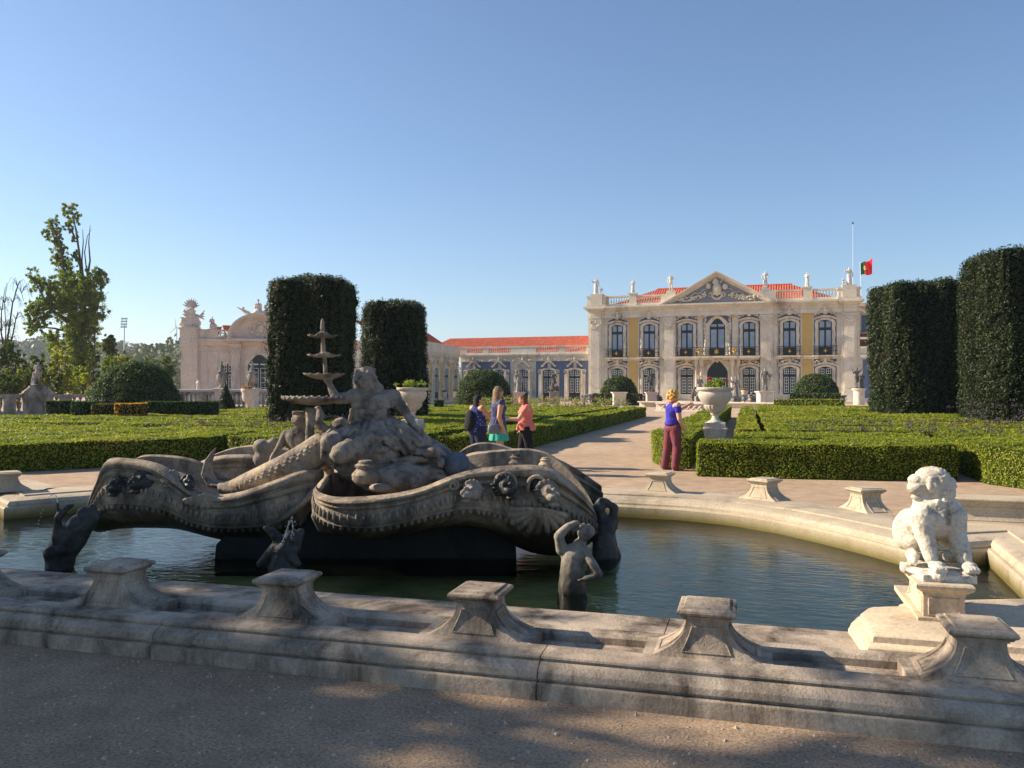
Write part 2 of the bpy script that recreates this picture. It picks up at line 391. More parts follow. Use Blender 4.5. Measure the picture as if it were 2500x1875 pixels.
far_pier(2440,1280,8.9,rad(-2),'long low pier on the far rim behind the lion',L=.42)
far_pier(1345,1180,12.0,rad(2),'small flared pier just behind the scrolled right end of the fountain')
far_pier(20,1185,11.6,rad(52),'small flared pier on the far rim at the left edge of the photo')
far_pier(296,1165,12.3,rad(24),'small flared pier behind the dark scrolled left end of the fountain')
# ---------------- foliage helpers ----------------
def tri_data(me):
    me.calc_loop_triangles(); n=len(me.loop_triangles); t=np.empty(n*3,dtype=np.int32); me.loop_triangles.foreach_get('vertices',t); t=t.reshape(-1,3)
    v=np.empty(len(me.vertices)*3,dtype=np.float32); me.vertices.foreach_get('co',v); v=v.reshape(-1,3)
    return v[t]
def scatter(me,cover,sfun,mat,name,out=.02,inn=.03,jit=.8,asp=.62,keep=None):
    """leaf-sized faces over a mesh; cover = how many times the surface is covered"""
    T=tri_data(me); e1=T[:,1]-T[:,0]; e2=T[:,2]-T[:,0]; cr=np.cross(e1,e2); A=.5*np.linalg.norm(cr,axis=1); N=cr/(2*A[:,None]+1e-12)
    C=T.mean(axis=1); d=np.hypot(C[:,0],C[:,1]); s=sfun(d); w=A/(.31*s*s)*cover
    if keep is not None: w=w*keep(C,N)
    n=int(w.sum()); 
    if n<1: n=1
    idx=RNG.choice(len(w),size=n,p=w/w.sum()); r1=np.sqrt(RNG.random(n)); r2=RNG.random(n)
    P=T[idx,0]*(1-r1)[:,None]+T[idx,1]*(r1*(1-r2))[:,None]+T[idx,2]*(r1*r2)[:,None]
    P=P+N[idx]*RNG.uniform(-inn,out,n)[:,None]; ss=sfun(np.hypot(P[:,0],P[:,1]))*RNG.uniform(.7,1.35,n)
    return quads_mesh(name,leaf_quads(P,N[idx].copy(),ss,jit,asp),mat)
def np_noise(P,sc_,seed=0):
    """cheap smooth 3d value noise, -1..1"""
    Q=P*sc_+seed*17.3; i=np.floor(Q).astype(np.int64); f=Q-i; f=f*f*(3-2*f); out=np.zeros(len(P))
    for dx in (0,1):
        for dy in (0,1):
            for dz in (0,1):
                h=((i[:,0]+dx)*374761393+(i[:,1]+dy)*668265263+(i[:,2]+dz)*2147483647+seed*144665)&0xffffffff
                h=(h^(h>>13))*1274126177&0xffffffff; h=(h^(h>>16))/4294967295.0
                w=(f[:,0] if dx else 1-f[:,0])*(f[:,1] if dy else 1-f[:,1])*(f[:,2] if dz else 1-f[:,2]); out+=w*h
    return out*2-1
def displace(me,fn):
    n=len(me.vertices); v=np.empty(n*3,dtype=np.float32); me.vertices.foreach_get('co',v); v=v.reshape(-1,3)
    nn=np.empty(n*3,dtype=np.float32); me.vertices.foreach_get('normal',nn); nn=nn.reshape(-1,3)
    v=v+nn*fn(v)[:,None]; me.vertices.foreach_set('co',v.astype(np.float32).ravel()); me.update()
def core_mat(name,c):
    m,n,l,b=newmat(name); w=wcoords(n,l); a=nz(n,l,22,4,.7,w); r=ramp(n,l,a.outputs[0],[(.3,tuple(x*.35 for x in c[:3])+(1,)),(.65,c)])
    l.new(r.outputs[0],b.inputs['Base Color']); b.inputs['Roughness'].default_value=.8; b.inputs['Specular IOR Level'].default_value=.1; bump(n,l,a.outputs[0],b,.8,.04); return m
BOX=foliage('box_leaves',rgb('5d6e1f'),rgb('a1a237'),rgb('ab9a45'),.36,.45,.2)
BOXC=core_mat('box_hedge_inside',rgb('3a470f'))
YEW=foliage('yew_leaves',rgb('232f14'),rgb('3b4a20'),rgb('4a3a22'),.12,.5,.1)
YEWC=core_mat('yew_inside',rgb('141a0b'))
DOME=foliage('bush_leaves',rgb('36481a'),rgb('51682a'),rgb('5f6024'),.22,.6,.15)
GOLD=foliage('golden_leaves',rgb('a67a24'),rgb('c79a3a'),None,.4)
def clean_poly(poly,r=.12,n=3):
    """round the corners of a plan polygon"""
    out=[]
    for i,p in enumerate(poly):
        a=Vector(poly[i-1]); b=Vector(poly[(i+1)%len(poly)]); p=Vector(p)
        u=(a-p); w=(b-p); ru=min(r,u.length*.45); rw=min(r,w.length*.45); A=p+u.normalized()*ru; B=p+w.normalized()*rw
        for k in range(n+1):
            t=k/n; q=A*(1-t)**2+p*2*t*(1-t)+B*t*t; out.append((q.x,q.y))
    return out
def hedge_core(poly,h,z0=0.0,step=.35,amp=.04,seed=0):
    bm=bmesh.new(); pp=clean_poly(poly)
    vs=[bm.verts.new((x,y,z0)) for x,y in pp]; f=bm.faces.new(vs); bm.normal_update()
    if f.normal.z<0: f.normal_flip()
    r=bmesh.ops.extrude_face_region(bm,geom=[f]); top=[e for e in r['geom'] if isinstance(e,bmesh.types.BMVert)]
    for v in top: v.co.z=h
    bmesh.ops.recalc_face_normals(bm,faces=bm.faces)
    bmesh.ops.triangulate(bm,faces=bm.faces)
    for _ in range(6):
        es=[e for e in bm.edges if e.calc_length()>step*1.5]
        if not es: break
        bmesh.ops.subdivide_edges(bm,edges=es,cuts=1,use_grid_fill=False); bmesh.ops.triangulate(bm,faces=[f for f in bm.faces if len(f.verts)>3])
    me=bpy.data.meshes.new('core'); bm.to_mesh(me); bm.free(); me.update()
    displace(me,lambda v:(np_noise(v,.8,seed+1)*amp*.8+np_noise(v,3.2,seed+2)*amp*.7)*np.clip((v[:,2]-z0)/.2,0,1)-.015)
    return me
def hs(d): return .034*np.clip(d/16,1,None)**1.05
HI=[0]
def hedge(poly,h,label,cover=.95,cat='hedge',group='clipped box hedges of the parterre',mat=None,cmat=None,z0=0.0,step=.3,amp=.07,sf=None,name='box_hedge'):
    HI[0]+=1; me=hedge_core(poly,h,z0,step,amp,HI[0])
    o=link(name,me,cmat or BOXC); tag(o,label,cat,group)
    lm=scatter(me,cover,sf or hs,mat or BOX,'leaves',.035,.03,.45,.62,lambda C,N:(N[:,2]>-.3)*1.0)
    link('leaves',lm,None,o); return o
MID=-4.05
def mir(poly): return [(2*MID-x,y) for x,y in reversed(poly)]
R_H=.67; L_H=.58
bandsR=[
 ([(-2.15,19.2),(-1.75,17.9),(-1.2,17.75),(-1.05,50),(-2.15,50)],'narrow box hedge strip along the %s side of the path, running to the far garden'),
 ([(-.33,21.1),(.22,21.1),(.16,50),(-.42,50)],'second narrow box hedge strip %s of the path, between two dark slots'),
 ([(-1.0,16.35),(.8,16.35),(2.3,16.5),(3.68,16.85),(3.68,20.7),(-.32,20.75),(-.32,17.45),(-1.0,17.45)],'front box hedge block nearest the pool on the %s side'),
 ([(4.02,16.45),(5.2,14.6),(6.4,13.0),(21,13.0),(21,20.7),(4.02,20.7)],'outer front box hedge block cut by the %s edge of the photo'),
 ([(.45,21.0),(.95,21.0),(.95,21.6),(21,21.75),(21,24.4),(.45,24.4)],'first box hedge band behind the front block on the %s'),
 ([(.45,24.4),(1.0,24.9),(21,25.0),(21,28.0),(.45,28.0)],'second box hedge band behind the front block on the %s'),
 ([(.42,28.0),(.9,28.6),(21,28.8),(21,32.0),(.42,32.0)],'third box hedge band behind the front block on the %s'),
 ([(.40,32.0),(.9,32.5),(21,32.6),(21,38.5),(.40,38.5)],'fourth box hedge band behind the front block on the %s'),
 ([(.40,38.5),(.9,39.2),(19,39.2),(19,45.5),(.40,45.5)],'fifth box hedge band behind the front block on the %s'),
 ([(.40,45.5),(.9,46.2),(19,46.2),(19,51),(.40,51)],'farthest box hedge band of the parterre on the %s')]
for poly,lab in bandsR:
    hedge(poly,R_H,lab%'right')
    hedge(mir(poly),L_H,lab%'left')
# ---------------- clipped yews and domes ----------------
def blob_core(cx,cy,rx,ry,h,rz,power,shape,seed,nz_=60,na=110,amp=.15,streak=.13,z0=0):
    rs=[]
    for i in range(nz_+1):
        t=i/nz_; f=shape(t); r=[]
        for j in range(na):
            a=2*PI*j/na; c,s=math.cos(a),math.sin(a); k=(abs(c)**power+abs(s)**power)**(-1/power)
            x,y=rx*k*c*f,ry*k*s*f; r.append((cx+x*math.cos(rz)-y*math.sin(rz),cy+x*math.sin(rz)+y*math.cos(rz),z0+h*t))
        rs.append(r)
    mb=MB(); mb.rings(rs); me=mb.mesh('core')
    S=np.array([1,1,streak])
    displace(me,lambda v:np_noise(v*S,1.6,seed)*amp*1.1+np_noise(v*S,4.0,seed+1)*amp*1.3+np_noise(v*np.array([1,1,.6 if streak<.9 else 1]),9,seed+2)*amp*.6)
    return me
def clipped(name,label,cat,group,me,mat,cmat,sf,cover=1.15,out=.09,inn=.05,jit=.7,asp=.5,stem=None):
    o=link(name,me,cmat); tag(o,label,cat,group); lm=scatter(me,cover,sf,mat,'leaves',out,inn,jit,asp,lambda C,N:(N[:,2]>-.5)*1.0); link('leaves',lm,None,o)
    return o
def yshape(t,tap=.06,top=.07,bot=.04):
    f=1-tap*t
    if t<bot: f*=.93+.07*t/bot
    if t>1-top: f*=math.sqrt(max(1-((t-(1-top))/top)**2*.9,.02)) if t<1 else .12
    return f
ys=lambda d:.075*np.clip(d/28,.8,None)
def yew(px,pyt,d,w,dep,lab,tap,seed,rz=rad(16),top=.045,power=6.5):
    x,y=cw((px-1250)/FPX*d,d); h=EYE+(HOR-pyt)*d/FPX
    me=blob_core(x,y,w/2,dep/2,h,rz,power,lambda t:yshape(t,tap,top),seed)
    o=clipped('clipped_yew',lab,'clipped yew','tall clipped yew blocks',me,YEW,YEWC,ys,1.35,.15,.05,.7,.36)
    rg=np.random.default_rng(seed); n=70; T=tri_data(me); C=T.mean(1); top=C[C[:,2]>h*.93]; c=top[rg.integers(0,len(top),n)]; L=rg.uniform(.06,.22,n); q=9
    P=np.repeat(c,q,0); t=np.tile(np.linspace(0,1,q),n); P[:,2]+=t*np.repeat(L,q); P[:,:2]+=rg.normal(0,.02,(n*q,2)); link('stray_shoots',quads_mesh('stray_shoots',leaf_quads(P,rg.normal(0,1,(n*q,3)),np.full(n*q,.07),.6,.5),YEW),None,o); tag(o.children[-1],kind='stuff')
    return o
yew(762,683,29.5,2.5,2.35,'tall clipped yew block behind the fountain, wider of the left pair',-.03,11)
yew(960,742,34.5,2.6,2.4,'lower clipped yew block tapering to the top, beside the potted urn',.13,12)
yew(2254,694,35,3.5,3.1,'broad flat-topped clipped yew block right of the palace',-.0,13)
yew(2500,620,27,3.1,2.7,'tallest clipped yew block, cut by the right edge of the photo',.02,14)
def dome(px,pyt,d,w,lab,seed,dep=None,name='domed_bush',pw=2.0,sh=None,mat=None,z0=0,amp=.08):
    x,y=cw((px-1250)/FPX*d,d); h=EYE+(HOR-pyt)*d/FPX-z0
    sh=sh or (lambda t:(1-max(0,(t-.25)/.75)**2.2)**.5 if t<1 else .05)
    me=blob_core(x,y,w/2,(dep or w)/2,h,0,pw,sh,seed,30,56,amp,1.0,z0)
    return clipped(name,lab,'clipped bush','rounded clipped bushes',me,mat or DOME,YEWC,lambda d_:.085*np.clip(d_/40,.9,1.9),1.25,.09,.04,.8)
dome(330,884,40,4.15,'largest dark domed bush, left of the garden pavilion',21,sh=lambda t:(1-max(0,(t-.1)/.9)**2.4)**.55 if t<1 else .05)
dome(1181,905,60,3.95,'round green bush in front of the low blue wing, behind the women',22)
dome(1511,919,86,3.75,'small round bush before the left end of the palace facade',23)
dome(1992,912,80,4.05,'small round bush before the right end of the palace facade',24)
# cone of box and low hedges further back
x_,y_=cw((552-1250)/FPX*46,46)
me=blob_core(x_,y_,.62,.62,2.05,0,2.0,lambda t:max(1-t,.03)*1.05,31,26,40,.04,1.0)
clipped('topiary_cone','small dark topiary cone beside the pedestal urn','topiary',None,me,YEW,YEWC,lambda d:.07+0*d,1.2,.05,.03)
def strip(pts,th):
    o=[]; 
    for i,p in enumerate(pts):
        a=Vector(pts[max(i-1,0)]); b=Vector(pts[min(i+1,len(pts)-1)]); t=(b-a).normalized(); o.append(((p[0]-t.y*th/2,p[1]+t.x*th/2),(p[0]+t.y*th/2,p[1]-t.x*th/2)))
    return [q[0] for q in o]+[q[1] for q in reversed(o)]
def fdp(px,d): return cw((px-1250)/FPX*d,d)
def low_hedge(p0,p1,h,lab,mat=None,th=.9,cm=None,z0=0):
    sf=lambda d:.075*np.clip(d/36,.9,2.2)
    return hedge(strip([fdp(*p0),fdp(*p1)],th),h,lab,1.05,'hedge','low background hedges',mat or DOME,cm or YEWC,z0,.5,.05,sf,'low_hedge')
low_hedge((352,35.5),(528,35.5),1.14,'dark low hedge running right from under the big domed bush')
low_hedge((122,35),(182,35),1.16,'short low hedge block left of the golden shrubs',DOME)
low_hedge((184,34.6),(232,34.6),1.16,'low hedge block touching the golden shrub',DOME)
low_hedge((232,34.2),(285,34.2),1.05,'dull golden shrub between the hedge blocks',foliage('dull_gold',rgb('6b5a22'),rgb('99752e'),rgb('3a4520'),.3,1.5,.5),.8)
low_hedge((288,33.4),(352,33.4),1.10,'bright orange golden shrub in front of the big domed bush',GOLD,.8)
low_hedge((1448,84),(1566,82),1.15,'low hedge box under the left palace bush')
low_hedge((1930,74),(2052,72),1.25,'low hedge box under the right palace bush')
low_hedge((1060,50),(1083,50),1.0,'small dark hedge cube behind the left yew')
low_hedge((1890,56),(2060,54),.95,'pale green low hedge row between the small lead urns',BOX,.7,BOXC)
# ---------------- verbena flowers on the hedges ----------------
VSTEM=foliage('verbena_stems',rgb('3c4526'),rgb('555a34'),None,.2); VFL=foliage('verbena_flowers',rgb('40344a'),rgb('66546f'),rgb('3a2f26'),.25,3,.3)
def flower_bed(x0,x1,y0,y1,n,z0,z1,lab,col=VFL,name='flower_bed',stem=VSTEM,hs_=.05,cat='flowers',per=9):
    c=np.stack([RNG.uniform(x0,x1,n),RNG.uniform(y0,y1,n),RNG.uniform(z0,z1,n)],1)
    P=np.repeat(c,per,0)+RNG.normal(0,hs_,(n*per,3))*np.array([1,1,.6]); N=np.tile([0,0,1.0],(n*per,1))
    d=float(np.hypot(c[:,0],c[:,1]).mean()); s=.028*max(1,d/18)
    o=link(name,quads_mesh('heads',leaf_quads(P,N,RNG.uniform(.8,1.4,n*per)*s,1.2,.8),col)); tag(o,lab,cat,None,'stuff')
    Q=[]
    w=.0035*max(1,d/20)
    for p in c:
        b0=np.array([p[0]+RNG.normal(0,.05),p[1]+RNG.normal(0,.05),.1]); Q.append([b0+[-w,0,0],b0+[w,0,0],p+[w*.5,0,0],p-[w*.5,0,0]])
    m=8*n; P2=np.stack([RNG.uniform(x0,x1,m),RNG.uniform(y0,y1,m),RNG.uniform(.15,z0,m)],1)
    q2=leaf_quads(P2,np.tile([0,0,1.0],(m,1)),RNG.uniform(.8,1.4,m)*s*1.6,1.3,.3)
    link('stems',quads_mesh('stems',np.concatenate([np.array(Q),q2]),stem),None,o); return o
flower_bed(.95,6.5,21.0,21.55,150,.62,.86,'purple verbena in the first dark bed right of the path')
flower_bed(2.2,8.5,24.45,24.85,110,.62,.9,'purple verbena along the second bed on the right')
flower_bed(5.5,9.5,25.4,28.6,90,.65,1.25,'tall purple verbena at the foot of the tallest right yew')
flower_bed(-17,-9.2,21.0,21.55,170,.5,.78,'purple verbena in the first dark bed left of the path')
flower_bed(-15.5,-10.2,24.45,24.9,110,.5,.8,'purple verbena in the second bed on the left')
flower_bed(-15.2,-11.5,26.5,28.6,70,.55,1.1,'tall verbena at the foot of the wide left yew')
flower_bed(-11.6,-9.5,17.0,20.5,26,.55,.95,'purple verbena between the sculpture and the potted urn')
MIXF=foliage('meadow_flowers',rgb('7f8a45'),rgb('a3a468'),rgb('9b4a6a'),.3,1.4,.4)
a_=fdp(1120,46); b_=fdp(1360,50)
flower_bed(-16.5,-7.0,48,51,380,.5,1.15,'mixed meadow flowers behind the women, before the low wing',MIXF,'meadow_flowers',foliage('meadow_stems',rgb('55692a'),rgb('7d8c40'),None,.3),.09)
# ---------------- figures ----------------
DEF=dict(head=(0,-.012,.935),neck=(0,0,.86),chest=(0,0,.755),waist=(0,0,.63),pelvis=(0,0,.535),
 shL=(-.105,0,.815),elL=(-.14,.01,.64),haL=(-.15,-.03,.49),shR=(.105,0,.815),elR=(.14,.01,.64),haR=(.15,-.03,.49),
 hipL=(-.052,0,.52),knL=(-.058,-.015,.285),anL=(-.06,.02,.045),toL=(-.07,-.085,.018),
 hipR=(.052,0,.52),knR=(.058,-.015,.285),anR=(.06,.02,.045),toR=(.07,-.085,.018))
def human(mb,J=None,H=1.7,k=1.0,o=(0,0,0),rz=0,fem=False,parts='all',face=True,headrot=0):
    j=dict(DEF); j.update(J or {}); M=Matrix.Translation(Vector(o))@Matrix.Rotation(rz,4,'Z')@Matrix.Scale(H,4); i0=len(mb.v)
    V={a:Vector(b) for a,b in j.items()}
    def c(a,b,ra,rb,n=10): mb.cone2(V[a],V[b],ra*k,rb*k,n)
    if parts=='all' or 't' in parts:
        mid=(V['chest']); q=(V['shR']-V['shL']); ang=math.atan2(q.y,q.x); R=Matrix.Rotation(ang,3,'Z')
        mb.ball(V['chest'],(.098*k,.066*k,.095*k),14,R); c('chest','waist',.072,.064,12); c('waist','pelvis',.066,.078 if fem else .07,12)
        mb.ball(V['pelvis'],((.092 if fem else .082)*k,.068*k,.065*k),14)
        c('shL','chest',.044,.06); c('shR','chest',.044,.06); c('hipL','pelvis',.062,.062); c('hipR','pelvis',.062,.062)
        if fem:
            for s in (-1,1): mb.ball(V['chest']+R@Vector((s*.042,-.048*k,.0)),(.036*k,.032*k,.034*k),10)
    if parts=='all' or 'h' in parts:
        c('neck','chest',.03,.045); hd=V['head']; up=(hd-V['neck']); 
        hr=Matrix.Rotation(headrot,3,'Z')
        mb.cone2(V['neck'],hd,.031,.03,10); mb.ball(hd+hr@Vector((0,.006,.006)),(.043,.052,.058),16,hr); mb.ball(hd+hr@Vector((0,-.014,-.022)),(.033,.036,.04),12,hr)
        if face:
            mb.ball(hd+hr@Vector((0,-.05,-.008)),(.008,.013,.014),8,hr); mb.ball(hd+hr@Vector((0,-.045,-.042)),(.014,.01,.009),8,hr)
            for s in (-1,1): mb.ball(hd+hr@Vector((s*.043,.006,-.006)),(.006,.011,.016),8,hr)
            for s in (-1,1): mb.ball(hd+hr@Vector((s*.017,-.046,.013)),(.014,.008,.005),8,hr)
    if parts=='all' or 'a' in parts:
        for s in 'LR':
            c('sh'+s,'el'+s,.036,.028); c('el'+s,'ha'+s,.028,.017)
            d=(V['ha'+s]-V['el'+s]).normalized(); hp=V['ha'+s]+d*.028; mb.cone2(V['ha'+s],hp,.016,.021,8)
            side=d.cross(Vector((0,1,0))); side=side.normalized() if side.length>.05 else Vector((1,0,0)); nn=d.cross(side).normalized()
            for q in range(4):
                a=hp+side*(.0105*(q-1.5)); L=(.034,.042,.040,.031)[q]; b=a+d*L*.55+nn*.006; e=b+d*L*.45+nn*.016
                mb.cone2(a,b,.0062,.0056,6); mb.cone2(b,e,.0056,.0045,6)
            a=V['ha'+s]+d*.012+side*.014; b=a+d*.022+side*.016; mb.cone2(a,b,.0075,.006,6); mb.cone2(b,b+d*.018,.006,.005,6)
    if parts=='all' or 'l' in parts:
        for s in 'LR':
            c('hip'+s,'kn'+s,.062 if fem else .058,.038); kn=V['kn'+s]; an=V['an'+s]; d=(an-kn); cf=kn+d*.3+Vector((0,.012,0)); mb.cone2(kn,cf,.037*k,.037*k,10); mb.cone2(cf,an,.036*k,.021*k,10)
            mb.cone2(V['an'+s]-Vector((0,-.012,.018)),V['to'+s],.024,.018,8)
    mb.xform(M,i0); return mb
def robe(mb,rings,folds=9,amp=.12,n=36,o=(0,0,0),rz=0,H=1.0,ph=0,cap=True):
    """draped cloth: rings of (x,y,z,rx,ry)"""
    i0=len(mb.v); rs=[]
    for i,(x,y,z,rx,ry) in enumerate(rings):
        r=[]; g=amp*(i/(len(rings)-1))
        for q in range(n):
            a=2*PI*q/n; f=1+g*math.sin(folds*a+ph+i*.35)+g*.5*math.sin((folds*2+1)*a+1.3+ph*2)
            r.append((x+rx*f*math.cos(a),y+ry*f*math.sin(a),z))
        rs.append(r)
    mb.rings(rs,cap); mb.xform(Matrix.Translation(Vector(o))@Matrix.Rotation(rz,4,'Z')@Matrix.Scale(H,4),i0); return mb
POSES=[
 dict(elL=(-.20,-.03,.72),haL=(-.26,-.08,.88),elR=(.17,.02,.66),haR=(.19,.0,.5),knL=(-.04,-.05,.29),hipL=(-.06,0,.52)),
 dict(elL=(-.15,-.06,.66),haL=(-.02,-.12,.62),elR=(.15,-.05,.66),haR=(.06,-.13,.72)),
 dict(head=(-.02,-.03,.93),elL=(-.17,.03,.66),haL=(-.16,-.04,.5),elR=(.17,-.02,.68),haR=(.08,-.12,.64),knR=(.075,-.05,.29),anR=(.09,.0,.045)),
 dict(head=(.01,-.02,.93),elL=(-.17,-.02,.67),haL=(-.2,-.08,.52),elR=(.16,-.04,.67),haR=(.12,-.13,.55),knL=(-.07,-.06,.28)),
]
def statue_mesh(i,robed=True,extra=None,H=1.9,vox=.04,mat=None,name='stone_statue',fem=None):
    mb=MB(); human(mb,POSES[i%4],H,1.22,fem=robed if fem is None else fem,face=vox<.03)
    if robed: robe(mb,[(0,0,.66,.07,.06),(0,0,.55,.10,.085),(0,-.01,.35,.12,.10),(0,-.01,.15,.135,.115),(0,0,.03,.15,.13)],7,.13,28,H=H,ph=i)
    else: robe(mb,[(.02,0,.60,.088,.075),(0,0,.52,.10,.085),(-.01,0,.44,.105,.09)],6,.12,24,H=H,ph=i); mb.cone2((.09*H,.07*H,.03),(.08*H,.06*H,.4*H),.07*H,.04*H,8)
    mb.box(-.28,.28,-.26,.26,-.02,.05)
    if extra: extra(mb)
    o=sculpt(name,mb,mat or MARBLE,vox,2,.03,.12); return o
# ---------------- palace materials ----------------
PST=stone('palace_stone',rgb('e6dcc8'),rgb('d4c8b4'),rgb('a09382'),.8,.26,.45,.01,fine=9)
PST2=stone('palace_carved_stone',rgb('e8dcc6'),rgb('d2c4ae'),rgb('8c7f70'),1.6,.38,1.2,.01,fine=12)
PBLUE=plain('blue_wall_paint',rgb('626f8c'),.8,0,.12,1.5); PYEL=plain('yellow_wall_paint',rgb('cfac68'),.8,0,.06,1.0)
DKFR=plain('dark_green_joinery',rgb('18262b'),.35,0,.1,6); WHFR=plain('white_glazing_bars',rgb('e2e2dc'),.5,0,.03)
PANE=plain('grey_blue_pane',rgb('8f9dad'),.12,0,.18,1.2); DPANE=glassy('dark_pane',(.012,.016,.02,1)); IRON=plain('black_iron',(.012,.013,.015,1),.5); GILD=plain('gilding',rgb('c99c3a'),.35,.7)  # upper window panes: glossy grey-blue, slightly mottled
def tile_mat():
    m,n,l,b=newmat('red_roof_tiles'); w=wcoords(n,l); a=nz(n,l,2.2,6,.7,w); r=ramp(n,l,a.outputs[0],[(.3,rgb('9a4329')),(.55,rgb('c35d3d')),(.75,rgb('d08766'))]); l.new(r.outputs[0],b.inputs['Base Color']); b.inputs['Roughness'].default_value=.8; return m
TILE=tile_mat()
def roof_sheet(mb,e0,e1,r0,r1,sp=.30,amp=.075):
    """corrugated tile slope between eave e0-e1 and ridge r0-r1 (ribs run up the slope)"""
    e0,e1,r0,r1=map(Vector,(e0,e1,r0,r1)); L=(e1-e0).length; n=max(2,int(L/sp)); seg=6
    nrm=(e1-e0).cross(r0-e0).normalized(); nrm=nrm if nrm.z>0 else -nrm
    A=[];B=[]; N=n*seg
    for i in range(N+1):
        t=i/N; h=nrm*amp*abs(math.sin(PI*t*n)); x=e0+(e1-e0)*t
        # ribs stay parallel: clip the top on the hips
        d=(e1-e0).normalized(); s=(x-e0).dot(d); s0=(r0-e0).dot(d); s1=(r1-e0).dot(d); up=(r0-e0)-d*s0
        if s<s0: f=s/max(s0,1e-6)
        elif s>s1: f=(L-s)/max(L-s1,1e-6)
        else: f=1
        A.append(x+h); B.append(x+up*min(max(f,0),1)+h)
    mb.add(A+B,[(i,i+1,N+1+i+1,N+1+i) for i in range(N)])
def arch_poly(xc,w,z0,z1,rise,n=10):
    """door outline with a segmental top"""
    pts=[(xc-w/2,z0),(xc+w/2,z0)]
    for i in range(n+1):
        t=i/n; x=xc+w/2-w*t; pts.append((x,z1-rise+rise*math.sin(PI*t)))
    return pts
def ring_prism(mb,outer,inner,y0,y1):
    n=len(outer)
    for i in range(n):
        k=(i+1)%n; q=[outer[i],outer[k],inner[k],inner[i]]; 
        mb.prism([(a,b) for a,b in q],y0,y1)
def scroll(mb,x,y,z,r,s=1,turn=1.6,th=.045,ph=0):
    pts=[];N=14
    for i in range(N+1):
        t=i/N; a=ph+turn*2*PI*t; rr=r*(1-.75*t); pts.append((x+s*rr*math.cos(a),y,z+rr*math.sin(a)))
    mb.tube(pts,[th*(1-.4*i/N) for i in range(N+1)],5)
def crest(mb,x,y,z,w,h,seed=0):
    """carved rococo cresting over a window"""
    r=random.Random(seed)
    mb.ball((x,y-.04,z+h*.52),(w*.085,.10,h*.24),8); mb.ball((x,y-.08,z+h*.80),(w*.055,.08,h*.13),8); mb.ball((x,y-.05,z+h*.25),(w*.10,.09,h*.12),8)
    for s in (-1,1):
        scroll(mb,x+s*w*.15,y-.05,z+h*.5,h*.2,s,1.2,.05,PI*.5); scroll(mb,x+s*w*.27,y-.05,z+h*.28,h*.17,s,1.3,.045,PI*.6); scroll(mb,x+s*w*.40,y-.04,z+h*.10,h*.14,s,1.3,.04,PI*.7)
        for q in range(12):
            t=r.random(); mb.ball((x+s*w*(.10+.38*t),y-.04-.05*r.random(),z+h*(.55-.5*t)+r.uniform(-.1,.12)),(.085,.06,.07),6)
def hood(mb,x,y,z,w,rise,th=.16,dep=.3,eyebrow=False):
    """moulded curved cornice over an opening"""
    n=14; top=[];bot=[]
    for i in range(n+1):
        t=i/n; u=(t-.5)*2; 
        zz=z+rise*(math.cos(PI*u*.5)**1.2 if not eyebrow else max(0,math.cos(PI*u*.62))**1.0)
        top.append((x+u*w/2,zz+th)); bot.append((x+u*w/2,zz))
    for i in range(n): mb.prism([bot[i],bot[i+1],top[i+1],top[i]],y-dep,y)
    for i in range(n): mb.prism([(bot[i][0],bot[i][1]-.09),(bot[i+1][0],bot[i+1][1]-.09),bot[i+1],bot[i]],y-dep*.55,y)
